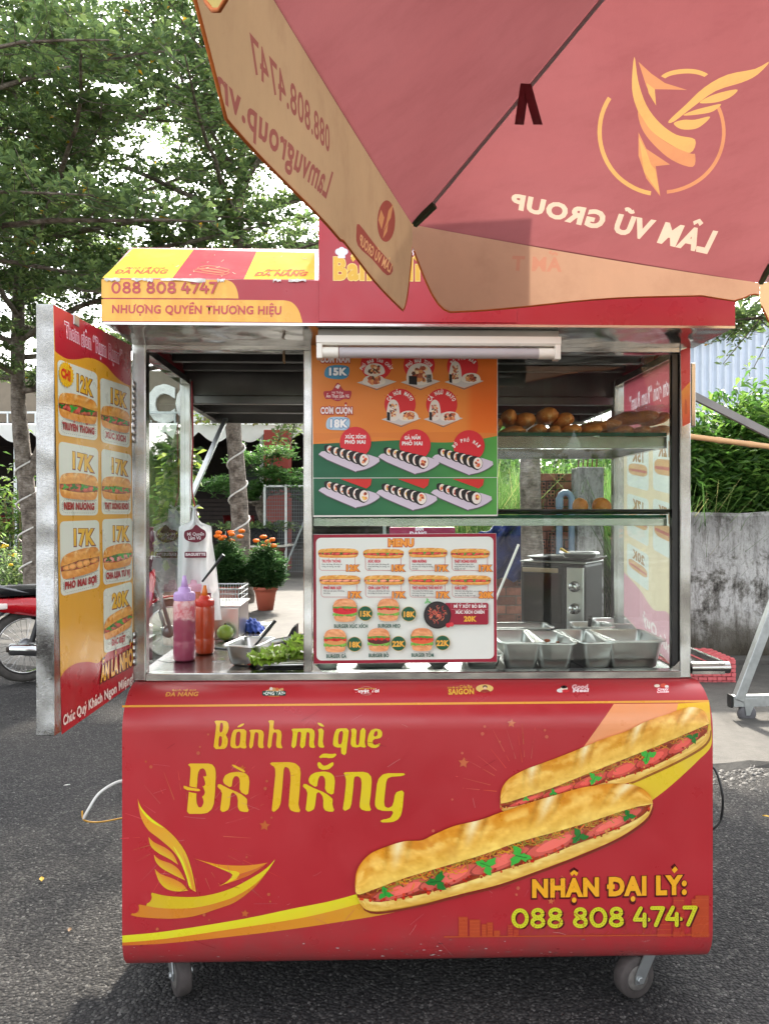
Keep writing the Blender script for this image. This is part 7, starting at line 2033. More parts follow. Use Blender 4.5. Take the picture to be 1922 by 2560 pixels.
grass('tall_grass', 'tall grass behind the stained wall beside the bushes', 2.35, 3.3, 7.4, 7.8, 1100, 1.9, 6)
# dense greenery further off that closes the view
r_ = np.random.default_rng(77); n = 42000
fx = r_.uniform(-2.5, 16, n); fy = r_.uniform(15.5, 18, n); fz = 3.4 * r_.random(n) ** .8 * (0.75 + .25 * np.sin(fx * 1.3) + .2 * np.sin(fx * 3.1))
a = r_.uniform(0, 6.28, n); e = r_.normal(0, .6, n)
m_ = (fx > .3)
tag(leaf_mesh('far_thicket', np.stack([fx, fy, np.abs(fz)], 1)[m_], np.stack([np.cos(a) * np.cos(e), np.sin(a) * np.cos(e), np.sin(e)], 1)[m_], r_.uniform(.12, .26, n)[m_], r_.uniform(.06, .12, n)[m_], None, cols=(np.array(GB)[r_.integers(0, 3, n)])[m_]), 'mass of mixed greenery closing the view behind the ruin', 'thicket', kind='stuff')
n = 60000; fx = r_.uniform(-40, 40, n); fy = r_.uniform(30, 36, n); fz = 7.5 * r_.random(n) ** .7 * (.7 + .2 * np.sin(fx * .6) + .15 * np.sin(fx * 1.7)); a = r_.uniform(0, 6.28, n); e = r_.normal(0, .6, n)
tag(leaf_mesh('far_wood', np.stack([fx, fy, np.abs(fz)], 1), np.stack([np.cos(a) * np.cos(e), np.sin(a) * np.cos(e), np.sin(e)], 1), r_.uniform(.3, .6, n), r_.uniform(.2, .4, n), None, cols=np.array(GB)[r_.integers(0, 3, n)]), 'dark belt of trees far behind the cafe', 'wood', kind='stuff')

# leaning steel beam, bamboo pole, wheeled frame
fr_ = thing('wheeled_frame', 'grey galvanised steel A frame on castors at the right edge', 'metal frame', (D2(1592, 1106, 5.09).x, 5.09, 0))
ox = fr_.location.x
def fpnt(x, y, d=5.09): p = D2(x, y, d); return Vector((p.x - ox, p.y - 5.09, p.z))
q = MB(); q.obox(fpnt(1592, 1512), fpnt(1592, 1512) + (fpnt(1661, 1330) - fpnt(1592, 1512)) * 2.6, .06, .06, up=(0, 1, 0)); q.build('leg', M_ZINC, fr_, bevel=.004)
q = MB(); q.obox(fpnt(1580, 1514), fpnt(1580, 1514) + Vector((1.5, .05, .02)), .05, .075); q.build('foot_bar', M_ZINC, fr_, bevel=.003)
q = MB(); q.box(fpnt(1578, 1514).x - .012, -.03, fpnt(1578, 1514).z - .042, fpnt(1578, 1514).x + .0, .03, fpnt(1578, 1514).z + .042); q.build('end_cap', M_BLACK, fr_)
for dx in (.06, 1.3):
    q = MB(); q.lathe([(.02, -.02), (.055, -.02), (.06, -.012), (.06, .012), (.055, .02), (.02, .02)], 22, 0, (dx, 0, .06), 'y'); q.build('wheel', simple('grey_wheel', rgb(96, 94, 96), 0.6), fr_)
    q = MB(); q.prism([(dx - .012, .05), (dx + .012, .05), (dx + .055, .155), (dx - .03, .155)], -.026, -.0225, 'y'); q.prism([(dx - .012, .05), (dx + .012, .05), (dx + .055, .155), (dx - .03, .155)], .0225, .026, 'y'); q.box(dx - .035, -.026, .155, dx + .06, .026, .160); q.build('fork', M_ZINC, fr_)
def beam(name, label, cat, p, q_, w, h, m, rnd_=False):
    d = (q_ - p); p0 = p - d * 1.2; q1 = q_ + d * 1.1
    q = MB()
    if rnd_:
        pts = [p0.lerp(q1, t) for t in np.linspace(0, 1, 60)]; q.tube(pts, [w * (1.18 if i % 7 == 0 else 1.0) for i in range(60)], 10)
    else: q.obox(p0, q1, w, h)
    return tag(q.build(name, m), label, cat)
beam('steel_beam', 'grey steel bar slanting down across the bushes at right', 'steel bar', D2(1493, 853, 5.3), D2(1661, 938, 5.3), .035, .05, simple('weathered_steel', rgb(128, 124, 122), .6, .5, var=.25))
beam('bamboo_pole', 'pale bamboo pole running almost level across the bushes at right', 'bamboo pole', D2(1490, 943, 5.2), D2(1661, 965, 5.2), .019, 0, simple('bamboo', rgb(206, 160, 112), .5, var=.15), True)
# posts outside the view that carry bar and pole
for x, lb in ((D2(1661, 1106, 5.25).x + .62, 'grey metal post beyond the right edge holding bar and bamboo'), (D2(1493, 1106, 5.25).x - .38, 'grey metal post hidden behind the cart holding bar and bamboo')):
    q = MB(); q.box(-.03, .03, 0, .03, .09, 2.8 if x < 2 else 2.0); o = q.build('metal_post', M_ZINC, None, loc=(x, 5.25, 0)); tag(o, lb, 'post')
# red woven crate on the ground
wc = D2(1505, 1106, 6.4); wv = thing('woven_crate', 'low red woven plastic crate on the ground by the stained wall', 'crate', (wc.x, 6.4, 0))
M_WOV = simple('red_weave', rgb(212, 104, 106), .5, var=.12)
q = MB(); X0, X1, H = -.55, .21, .20
for i in range(20):
    for j in range(6):
        o_ = .006 if (i + j) % 2 else 0
        q.box(X0 + (X1 - X0) * i / 20 + .002, -.25 - o_, .01 + H * j / 6, X0 + (X1 - X0) * (i + 1) / 20 - .002, -.235, H * (j + 1) / 6 + .004, 0)
for i in range(20):
    for j in range(12):
        o_ = .006 if (i + j) % 2 else 0
        q.box(X0 + (X1 - X0) * i / 20 + .002, -.232 + .48 * j / 12, H + .006, X0 + (X1 - X0) * (i + 1) / 20 - .002, -.232 + .48 * (j + 1) / 12 - .004, H + .012 + o_)
for i in range(12):
    for j in range(6):
        o_ = .006 if (i + j) % 2 else 0
        q.box(X1 - .01, -.232 + .48 * i / 12, .01 + H * j / 6, X1 + o_, -.232 + .48 * (i + 1) / 12 - .004, H * (j + 1) / 6 + .004)
tag(q.build('weave', M_WOV, wv), kind='stuff')
q = MB(); q.box(X0, -.23, 0, X1 - .012, .24, H); q.build('liner', simple('dark_red_liner', rgb(120, 40, 44), .7), wv)

# fallen leaves and litter on the ground
r_ = np.random.default_rng(41)
LIT = ((D2(196, 1470, 6.3).x, 6.3, 0, 'yellow fallen leaf on the tarmac below the left wheel of the motorbike'), (-1.05, 2.55, 1, 'brown fallen leaf on the tarmac left of the front left castor'), (-.12, 2.02, 2, 'pale paper scrap on the tarmac in front of the cart centre'),
       (.02, 1.95, 1, 'brown dry leaf curled on the tarmac nearest the viewer'), (-1.62, 3.9, 2, 'pale paper scrap on the tarmac below the open menu door'), (-1.3, 2.9, 0, 'yellow fallen leaf beside the looping white hose'), (1.62, 2.7, 1, 'brown fallen leaf on the tarmac right of the cart'), (1.75, 3.5, 0, 'yellow fallen leaf by the coarse gravel edge at right'),
       (2.0, 4.75, 1, 'brown fallen leaf on the concrete in front of the frame castor'), (-.75, 9.3, 1, 'brown leaf lying on the concrete seen past the lettuce'), (-.95, 8.6, 0, 'yellow leaf lying on the concrete seen behind the lime'))
for x, d_, kd, lb in LIT:
    q = MB(); s_ = r_.uniform(.013, .022) * (1.6 if d_ > 6 else 1); q.grid([[(s_ * (-1 + u), s_ * .45 * math.sin(math.pi * u / 2) * v_, .003 + .004 * abs(v_) * s_ / .02) for u in (0, .5, 1, 1.5, 2)] for v_ in (-1, 0, 1)], 0, False)
    o = q.build(('fallen_leaf', 'fallen_leaf', 'paper_scrap')[kd], simple(('yellow_dry_leaf', 'brown_dry_leaf', 'paper_scrap')[kd], (rgb(196, 160, 60), rgb(120, 92, 62), rgb(206, 204, 198))[kd], .8), None, loc=(x, d_, .001 if d_ < 4.3 else .031), rot=(0, 0, r_.uniform(0, 6)))
    tag(o, lb, 'leaf' if kd < 2 else 'litter', 'litter scattered on the ground')

# trees across the street behind the viewer (seen only in the polished steel)
r_ = np.random.default_rng(97); n = 16000; fx = r_.uniform(-40, 40, n); fy = r_.uniform(-44, -38, n); fz = 5.5 * r_.random(n) ** .8 * (.55 + .35 * np.sin(fx * .9) ** 2); a = r_.uniform(0, 6.28, n); e = r_.normal(0, .6, n)
tag(leaf_mesh('street_trees', np.stack([fx, fy, fz], 1), np.stack([np.cos(a) * np.cos(e), np.sin(a) * np.cos(e), np.sin(e)], 1), r_.uniform(.5, .9, n), r_.uniform(.3, .6, n), None, cols=np.array(GB)[r_.integers(0, 3, n)]), 'belt of trees across the street behind the viewer', 'wood', kind='stuff')
# ------------------------------------------------------------------ things on and in the cart
CZ = 0.9155
def on_counter(px, py):
    """point on the counter seen at a pixel of the photograph"""
    return G(px, py, CZ)
CFp = crop(350, 1000, 3.071); CJ = crop(1220, 1250, 2.6365); CI = crop(1220, 780, 3.134)

def rrect_ring(w, l, z, r, n=5):
    pts = []
    for cx, cy, st in ((w / 2 - r, l / 2 - r, 0), (-w / 2 + r, l / 2 - r, 90), (-w / 2 + r, -l / 2 + r, 180), (w / 2 - r, -l / 2 + r, 270)):
        for k_ in range(n):
            a = R(st + 90 * k_ / (n - 1)); pts.append((cx + r * math.cos(a), cy + r * math.sin(a), z))
    return pts
def pan(label, p, w, l, h, rot, name='steel_pan', group='steel food pans on the counter', lean=(0, 0), food=None, flare=.010):
    t = thing(name, label, 'food pan', p, rot, group)
    t.rotation_euler = (lean[0], lean[1], rot)
    r_ = .018; q = MB(); rim_w = .011
    prof_ = [(w + rim_w * 2, l + rim_w * 2, h - .004, r_ + rim_w), (w + rim_w * 2, l + rim_w * 2, h, r_ + rim_w), (w + .004, l + .004, h, r_), (w - .001, l - .001, h - .004, r_), (w - flare * 1.2, l - flare * 1.2, h * .45, r_ * .95), (w - flare * 2, l - flare * 2, .012, r_ * .9), (w - flare * 2 - .02, l - flare * 2 - .02, .003, r_ * .7)]
    rows = [rrect_ring(*x) for x in prof_]
    q.grid(rows, 0, True, closed=True); k_ = len(rows[0]); q.add(rows[-1], [list(range(k_))], 0)
    out = [rrect_ring(w + .001, l + .001, h - .003, r_), rrect_ring(w - flare * 1.2 + .002, l - flare * 1.2 + .002, h * .45, r_ * .95), rrect_ring(w - flare * 2 + .002, l - flare * 2 + .002, .010, r_ * .9), rrect_ring(w - flare * 2 - .018, l - flare * 2 - .018, 0.0005, r_ * .7)]
    q.grid(out, 0, True, closed=True); q.add(out[-1], [list(range(k_))], 0)
    q.build('body', M_PAN, t, recalc=False)
    if food: food(t, w, l, h)
    return t
def scraps(cols, n, seed, zf=.03):
    def f(t, w, l, h):
        rnd = random.Random(seed); q = MB()
        for i in range(n):
            x, y = rnd.uniform(-.4, .4) * w, rnd.uniform(-.4, .4) * l; s_ = rnd.uniform(.006, .014)
            q.lathe([(0, -s_ * .4), (s_, -s_ * .1), (s_ * .8, s_ * .4), (0, s_ * .6)], 6, rnd.randrange(len(cols)), (x, y, h * zf + rnd.uniform(.004, .02)), noise=lambda k_, z: rnd.uniform(.7, 1.2))
        tag(q.build('food', [simple('food_%d' % (sum(c) % 97), rgb(*c), .5) for c in cols], t), kind='stuff')
    return f

# squeeze bottles
def bottle(label, p, r, h, body, cap, nozzle_h, fill=None, smear=False):
    t = thing('sauce_bottle', label, 'sauce bottle', p, 0, 'squeeze bottles at the left of the counter')
    k = NT('bottle_' + label.split()[0]); v = k.coord(); sep = k.n('SeparateXYZ'); k.l(v, sep.inputs[0])
    lvl = k.math('ADD', sep.outputs[2], k.math('MULTIPLY', k.noise(v, 18, 4), .05))
    c = k.ramp(k.noise(v, 14, 4), [(.3, tuple(x * .9 for x in body)), (.7, body)])
    if smear: c = k.mix(k.ramp(k.math('DIVIDE', lvl, h), [(.76, 0.0), (.80, 1.0)]), c, k.ramp(k.noise(v, 26, 5, .7), [(.4, rgb(214, 90, 104)), (.6, rgb(236, 190, 190))]))
    k.l(c, k.p.inputs['Base Color']); k.p.inputs['Roughness'].default_value = .28; k.p.inputs['Subsurface Weight'].default_value = .15; k.p.inputs['Subsurface Radius'].default_value = (.02, .01, .01); k.p.inputs['Coat Weight'].default_value = .3
    q = MB(); q.lathe([(0, .001), (r * .9, .001), (r, .008), (r, h * .30), (r * .97, h * .32), (r, h * .34), (r, h * .90), (r * .93, h * .96), (r * .86, h)], 28); q.build('body', k.m, t)
    cm = simple('cap_' + label.split()[0], cap, .4, var=.05); q = MB(); q.lathe([(r * .92, h * .955), (r * .94, h * .96), (r * .94, h * 1.075), (r * .86, h * 1.09), (r * .60, h * 1.095), (r * .56, h * 1.15), (r * .42, h * 1.17), (0, h * 1.17)], 28)
    for i in range(28):
        a = i / 28 * 6.283; q.box(r * .94 * math.cos(a) - .0012, r * .94 * math.sin(a) - .0012, h * .97, r * .94 * math.cos(a) + .0012, r * .94 * math.sin(a) + .0012, h * 1.06)
    cp_ = q.build('cap', cm, t)
    q = MB(); q.lathe([(r * .34, h * 1.165), (r * .26, h * 1.165 + nozzle_h * .5), (r * .15, h * 1.165 + nozzle_h), (0, h * 1.165 + nozzle_h)], 14); q.build('nozzle', cm if smear is not None else simple('orange_nozzle', rgb(226, 122, 40), .4), cp_)
p = on_counter(*CFp([(343, 1998)])[0]); bottle('purple squeeze bottle with lilac cap, tallest of the three', p, .0355, .205, rgb(168, 74, 98), rgb(206, 166, 222), .038, smear=True)
p = on_counter(*CFp([(499, 1945)])[0]); bottle('orange squeeze bottle with red cap in front of the pink capped one', p, .0325, .170, rgb(196, 74, 38), rgb(206, 60, 44), .035, smear=None)
p = on_counter(*CFp([(425, 1880)])[0]); bottle('pinkish squeeze bottle with pale pink cap standing behind the other two', p, .034, .205, rgb(226, 130, 92), rgb(232, 176, 196), .04)
# green fruit
p = on_counter(*CFp([(655, 1848)])[0]); k = NT('green_skin'); v = k.coord(); k.l(k.ramp(k.noise(v, 18, 5), [(.35, rgb(128, 160, 52)), (.7, rgb(176, 196, 92))]), k.p.inputs['Base Color']); k.p.inputs['Roughness'].default_value = .3
fr = thing('lime', 'green lime sitting on the counter behind the small pan', 'lime', p); q = MB(); q.lathe([(0, .001)] + [(.032 * math.sin(t), .030 - .029 * math.cos(t)) for t in np.linspace(.2, math.pi - .25, 12)] + [(.006, .060), (0, .062)], 20); q.build('skin', k.m, fr)
q = MB(); q.lathe([(0, .060), (.004, .061), (.003, .066), (0, .067)], 8); q.build('stem', simple('brown_stem', rgb(88, 72, 50), 0.8), fr)
# small pan with a ladle
p = on_counter(*CFp([(800, 2030)])[0]) + Vector((.01, .04, 0)); sp_pan = pan('small deep steel pan holding a black handled spoon', p, .100, .165, .068, R(-12), food=scraps(((226, 206, 170), (150, 60, 44)), 14, 3))
q = MB(); a_ = p + Vector((-.012, -.02, .02)); b_ = p + Vector((.075, .055, .125)); q.tube([a_, a_.lerp(b_, .5) + Vector((0, 0, -.004)), b_], [.003, .004, .006], 8); q.lathe([(0, 0), (.016, .006), (.018, .012), (.0, .008)], 12, 0, tuple(a_ + Vector((0, 0, -.012)))); tag(q.build('spoon', M_BLACK), 'black plastic spoon leaning in the small pan', 'spoon')
# lettuce tray
p = on_counter(*CFp([(1090, 2050)])[0]) + Vector((.02, .03, 0)); lt = pan('wide shallow steel tray under the lettuce', p, .165, .16, .022, R(4), 'steel_tray', flare=.004)
k = NT('lettuce_leaf'); a = k.n('Attribute'); a.attribute_name = 'Col'; k.l(a.outputs['Color'], k.p.inputs['Base Color']); k.p.inputs['Roughness'].default_value = .45
tl = k.n('BsdfTranslucent'); k.l(a.outputs['Color'], tl.inputs[0]); mx = k.n('MixShader'); mx.inputs[0].default_value = .35; k.l(k.p.outputs[0], mx.inputs[1]); k.l(tl.outputs[0], mx.inputs[2]); k.l(mx.outputs[0], k.out.inputs[0]); M_LET = k.m
lg = thing('lettuce', 'heap of frilly green lettuce leaves on the tray', 'lettuce', p + Vector((0, 0, .012)))
r_ = np.random.default_rng(5)
for i in range(20):
    cx, cy = r_.uniform(-.085, .085), r_.uniform(-.07, .06); ln = r_.uniform(.06, .10); wd = ln * 1.0; az = r_.uniform(0, 6.28); z0 = .006 + .035 * r_.random() + (.03 if cx > .03 else 0); ti = r_.uniform(.0, .35); ph = r_.uniform(0, 6)
    V = []; C_ = []; nu, nv = 9, 25
    for u in np.linspace(0, 1, nu):
        for w_ in np.linspace(-1, 1, nv):
            x = ln * u * (1 - .25 * w_ * w_); y = wd * .5 * w_ * (.35 + .65 * math.sin(u * 1.7)); ed = max(u, abs(w_)) ** 3
            z = .008 * ed * math.sin(w_ * 13 + ph + u * 6) + .005 * ed * math.sin(w_ * 31 + u * 20) + ti * x * (1 - u * .5) + .012 * w_ * w_
            V.append((cx + x * math.cos(az) - y * math.sin(az), cy + x * math.sin(az) + y * math.cos(az), max(.002, z0 + z)))
            g = .55 + .45 * ed + r_.uniform(-.06, .06); vein = 1.3 if abs(w_) < .08 else 1
            C_.append((.44 * g * vein + .10 * (1 - ed), .68 * g * vein, .09 * g + .05 * (1 - ed)))
    F = [(a * nv + b2, a * nv + b2 + 1, (a + 1) * nv + b2 + 1, (a + 1) * nv + b2) for a in range(nu - 1) for b2 in range(nv - 1)]
    obj_np('leaf', V, F, M_LET, np.array(C_), lg, smooth=True)
# tongs and black holder
p = W(*CFp([(1120, 1855)])[0], 2.62)
tg = thing('tongs', 'black tipped steel tongs lying behind the lettuce', 'tongs', (p.x, p.y, CZ)); 
for s_ in (-1, 1):
    q = MB(); q.grid([[(-.09 + .2 * j / 8, s_ * (.004 + .014 * math.sin(j / 8 * 2.6)) + e, .03 + .035 * j / 8 + e2) for e, e2 in ((-.001, -.008), (.001, .008))] for j in range(9)]); q.build('arm', M_PAN, tg, solid=.002)
    q = MB(); q.grid([[(.10 + .045 * j / 4, s_ * (.010 + .004 * j) + e, .064 + .012 * j / 4 + e2) for e, e2 in ((-.001, -.014), (.001, .014))] for j in range(5)]); q.build('grip', M_BLACK, tg, solid=.004)
p = W(*CFp([(1160, 1835)])[0], 2.70); q = MB(); q.prism([(-.035, 0), (.02, 0), (.02, .085), (.005, .075)], -.035, .035, 'y'); q.build('napkin_box', M_BLACK, None, loc=(p.x, p.y + .02, CZ)); tag(bpy.data.objects['napkin_box'], 'small black slanted holder behind the lettuce tray', 'holder')
# dark lid leaning beside the pan, steel strips on the counter
p = on_counter(*CFp([(640, 1900)])[0]); q = MB(); q.box(-.05, -.045, 0, .05, .045, .006, 0, .003); q.build('pan_lid', M_DARKSTEEL, None, loc=(p.x + .0, p.y + .02, CZ), rot=(0, 0, -.5)); tag(bpy.data.objects['pan_lid'], 'flat dark lid lying behind the small pan', 'lid')
for i, (x, y, rz, lb) in enumerate(((330, 2000, .9, 'white sticker on the counter nearest the left post'), (600, 1990, .3, 'clear film strip on the counter beside the small pan'))):
    p = on_counter(*CFp([(x - 110 if i == 0 else x, y)])[0]); q = MB(); q.box(-.02, -.03, 0, .02, .03, .0012); q.build('sticker', M_WHITEPL if i == 0 else M_STEEL, None, loc=(p.x, p.y, CZ), rot=(0, 0, rz)); tag([o for o in bpy.data.objects if o.name.startswith('sticker')][-1], lb, 'sticker')

# rear fold-out shelves
part('rear_shelf', M_STEEL, lambda q: (q.box(XL + .01, .622, .885, XL + .27, 1.16, .915), ), bevel=.003)
part('rear_shelf', M_STEEL, lambda q: (q.box(.30, .622, .885, XR - .02, 1.10, .915), ), bevel=.003)
# steel box and wire basket at the back left
def cw(x, y, z): return CARTF @ Vector((x, y, z))
p = cw(-.70, .80, .9155); t = thing('steel_box', 'open steel box under the wire basket at the back left', 'steel box', p, YAW)
q = MB(); q.box(-.085, -.12, 0, .085, .12, .12, 0, .004); q.build('body', M_PAN, t); q = MB(); q.box(-.09, -.125, .121, .09, .125, .128, 0, .002); q.build('rim', M_PAN, t)
t = thing('wire_basket', 'wire mesh basket standing on the steel box', 'basket', p + Vector((0, 0, .1285)), YAW); q = MB()
for i in range(15):
    x = -.08 + .16 * i / 14; q.tube([(x, -.11, .002), (x, -.115, .06)], .0012, 4); q.tube([(x, .11, .002), (x, .115, .06)], .0012, 4); q.tube([(x, -.11, .002), (x, .11, .002)], .0012, 4)
for z in (.02, .04): q.tube([(-.082, -.113, z), (.082, -.113, z), (.082, .113, z), (-.082, .113, z), (-.082, -.113, z)], .0012, 4)
tag(q.build('mesh', M_ZINC, t), kind='stuff'); q = MB(); q.tube([(-.083, -.115, .06), (.083, -.115, .06), (.083, .115, .06), (-.083, .115, .06), (-.083, -.115, .06)], .003, 6); q.build('rim', M_ZINC, t)
# blue cloth, white paper on the rear shelf
p = cw(-.60, .88, .9155); q = MB(); rnd = random.Random(4); cl = []
q.grid([[(-.05 + .1 * i / 13 + rnd.uniform(-.004, .004), -.06 + .12 * j / 13 + rnd.uniform(-.004, .004), .004 + .045 * max(0, 1 - ((i - 6.5) / 6.5) ** 2) * max(0, 1 - ((j - 6.5) / 6.5) ** 2) + .011 * math.sin(i * 2.3 + j) + .009 * math.sin(j * 2.9)) for i in range(14)] for j in range(14)])
q.build('blue_rag', simple('blue_cloth', rgb(70, 96, 176), .9, var=.25, vscale=40), None, loc=p, sub=1); tag(bpy.data.objects['blue_rag'], 'crumpled blue cloth on the rear steel shelf', 'cloth')

# plastic bags on the left rear post
k = NT('bag_film'); v = k.coord(); k.p.inputs['Base Color'].default_value = (.80, .80, .80, 1); k.p.inputs['Roughness'].default_value = .35; tl = k.n('BsdfTranslucent'); tl.inputs[0].default_value = (.85, .85, .86, 1); mx = k.n('MixShader'); mx.inputs[0].default_value = .45; k.l(k.p.outputs[0], mx.inputs[1]); k.l(tl.outputs[0], mx.inputs[2]); k.l(mx.outputs[0], k.out.inputs[0]); k.bump(k.noise(v, 30, 4), .4, .01); M_BAG = k.m
bgp = W(*CFp([(450, 1250)])[0], 2.80)
bag = thing('carrier_bags', 'bunch of white carrier bags with maroon print hung on the rear post', 'plastic bags', (bgp.x, 2.80, 1.0))
def fpx(x, y, d): w_ = W(*CFp([(x, y)])[0], d); return np.array([w_.x - bgp.x, w_.y - 2.80, w_.z - 1.0])
def bagsheet(L_, R__, d0, name, seed):
    rows = []; r2 = random.Random(seed); A = resample(L_, 26); B = resample(R__, 26)
    for i in range(26):
        row = []
        for j in range(15):
            f = j / 14; x = A[i][0] * (1 - f) + B[i][0] * f; y = A[i][1] * (1 - f) + B[i][1] * f
            dd_ = d0 + .012 * math.sin(f * 9 + i * .12 + seed) + .006 * math.sin(f * 23 + i * .3) - .02 * math.sin(math.pi * f)
            rows_ = fpx(x, y, dd_); row.append(tuple(rows_))
        rows.append(row)
    q = MB(); q.grid(rows); return q.build(name, M_BAG, bag)
bagsheet([(405, 835), (395, 930), (300, 975), (292, 1200), (290, 1460), (300, 1490)], [(432, 835), (445, 930), (552, 970), (560, 1200), (600, 1450), (575, 1480)], 2.78, 'front_bag', 1)
bagsheet([(410, 850), (410, 940), (330, 990), (330, 1300), (420, 1690)], [(440, 850), (455, 930), (540, 980), (590, 1300), (628, 1690)], 2.83, 'rear_bag', 2)
q = MB(); q.tube([tuple(fpx(418, 840, 2.80)), tuple(fpx(440, 815, 2.79)), tuple(fpx(455, 812, 2.80))], .004, 6); q.tube([tuple(fpx(418, 840, 2.80)), tuple(fpx(405, 820, 2.79)), tuple(fpx(390, 815, 2.80))], .004, 6); q.build('knot', M_BAG, bag)
pr = Print(Plane(Matrix.Translation(bag.location), (0, 2.742 - 2.80, 0), (0, -1, 0)), 0)
MAR = (112, 28, 48)
pr.shape(CFp([(345, 1010), (400, 990), (432, 958), (470, 985), (505, 1010), (500, 1060), (432, 1095), (350, 1070)]), MAR, 4)
pr.text('Mì Quyền', *CFp([(362, 1042), (496, 1040), (362, 1018)]), (232, 222, 224), bold=.01); pr.text('Lâm Vũ', *CFp([(372, 1072), (470, 1070), (372, 1048)]), (232, 222, 224), bold=.02)
a, c = CFp([(344, 1165), (512, 1212)]); pr.rect(a[0], a[1], c[0], c[1], MAR, 3); pr.text('BAGUETTE', *CFp([(352, 1196), (506, 1194), (352, 1176)]), (232, 222, 224), bold=.05)
a, c = CFp([(500, 1480), (548, 1560)]); pr.rect(a[0], a[1], c[0], c[1], MAR, 2)
pr.build('print', M_PAPER, bag)
# dark stick by the bags
q = MB(); a_, b_ = W(*CFp([(568, 1282)])[0], 2.74), W(*CFp([(642, 1188)])[0], 2.74); q.tube([a_ + (a_ - b_) * 1.2, a_, b_], [.004, .005, .007], 8); tag(q.build('black_rod', M_BLACK), 'thin black rod sticking up from the carrier bags', 'rod')
q = MB(); a0 = cw(XL + .045, .575, 1.88); q.tube(spline([tuple(a0), tuple(a0 + Vector((.004, 0, -.2))), tuple(a0 + Vector((.0, .0, -.38))), tuple(a0 + Vector((.012, 0, -.46))), tuple(a0 + Vector((.02, 0, -.50)))], 6), .003, 6); tag(q.build('red_cord', simple('red_wire', rgb(150, 26, 34), .5)), 'thin red electric cord running down the left rear post', 'cord')

# food pans at the right
def panJ(label, x, y, w, l, h, rot, **kw):
    p = on_counter(*CJ([(x, y)])[0]); return pan(label, p + Vector((0, l * .42, 0)), w, l, h, rot, **kw)
panJ('deep empty steel pan directly right of the menu poster, front row', 212, 1118, .122, .25, .088, R(1), flare=.014)
panJ('deep steel pan with an orange scrap inside, second in the front row', 447, 1118, .116, .24, .086, R(-3), flare=.012, food=scraps(((226, 110, 60),), 3, 2, .5))
panJ('deep empty steel pan skewed to the left, third in the front row', 690, 1116, .104, .25, .088, R(8), flare=.013)
panJ('large deep steel pan with water drops on its side, rightmost in front', 962, 1116, .170, .22, .092, R(0), flare=.015, food=scraps(((150, 120, 60), (196, 60, 40), (226, 180, 90)), 26, 5, .3))
p = on_counter(*CJ([(240, 985)])[0]); pan('broad steel pan in the back row just right of the menu poster', p + Vector((0.0, .08, 0)), .20, .12, .075, R(2))
p = on_counter(*CJ([(715, 990)])[0]); pan('steel pan with a black spoon, middle of the back row', p + Vector((0, .08, 0)), .13, .12, .08, R(-2))
p = on_counter(*CJ([(930, 985)])[0]); pan('steel pan in the back right corner of the counter', p + Vector((-.02, .10, .0)), .14, .13, .088, R(-3))
p = on_counter(*CJ([(30, 1118)])[0]); pan('steel pan partly hidden behind the right edge of the menu poster', p + Vector((-.03, .09, 0)), .11, .2, .05, R(0))
p = on_counter(*CH([(640, 1235)])[0]); pan('shallow steel tray seen under the menu poster', p + Vector((0, .07, 0)), .17, .13, .035, R(0), food=scraps(((214, 190, 150), (120, 80, 50)), 20, 6))
p = on_counter(*CH([(1120, 1245)])[0]); pan('clear edged pan of cheese seen under the menu poster', p + Vector((0, .06, 0)), .07, .1, .03, R(0), food=scraps(((232, 206, 120), (226, 214, 160)), 60, 7, .6))
p = on_counter(*CH([(160, 1240)])[0]); t = thing('herb_tub', 'small tub of green herbs at the foot of the middle post', 'tub', p + Vector((.01, .03, 0))); q = MB(); q.lathe([(0, .001), (.030, .001), (.035, .032), (.033, .032), (.029, .004)], 18); q.build('tub', M_WHITEPL, t)
r_ = np.random.default_rng(3); n = 240; a = r_.uniform(0, 6.28, n); e = r_.normal(.3, .5, n); leaf_mesh('herbs', np.stack([r_.normal(0, .013, n), r_.normal(0, .013, n), .028 + r_.uniform(0, .012, n)], 1), np.stack([np.cos(a) * np.cos(e), np.sin(a) * np.cos(e), np.sin(e)], 1), .016, .009, t, mat=M_LET, cols=np.array(((.1, .24, .04), (.2, .36, .06)))[r_.integers(0, 2, n)])
p = on_counter(*CJ([(700, 990)])[0]); q = MB(); a_ = p + Vector((-.005, .06, .03)); b_ = p + Vector((-.015, .0, .115)); q.tube([a_, b_], [.004, .008], 8); tag(q.build('spoon', M_BLACK), 'black spoon handle standing in the back row pan', 'spoon')
p = W(*CJ([(455, 845)])[0], 2.72); q = MB(); rnd = random.Random(8); q.lathe([(0, 0), (.035, .004), (.045, .02), (.03, .038), (.008, .05), (0, .05)], 12, noise=lambda k_, z: rnd.uniform(.75, 1.2)); q.build('blue_bag', simple('blue_film', rgb(52, 92, 190), .35, bump=.5), None, loc=(p.x, p.y, CZ)); tag(bpy.data.objects['blue_bag'], 'scrunched blue plastic bag behind the front pans', 'plastic bag')

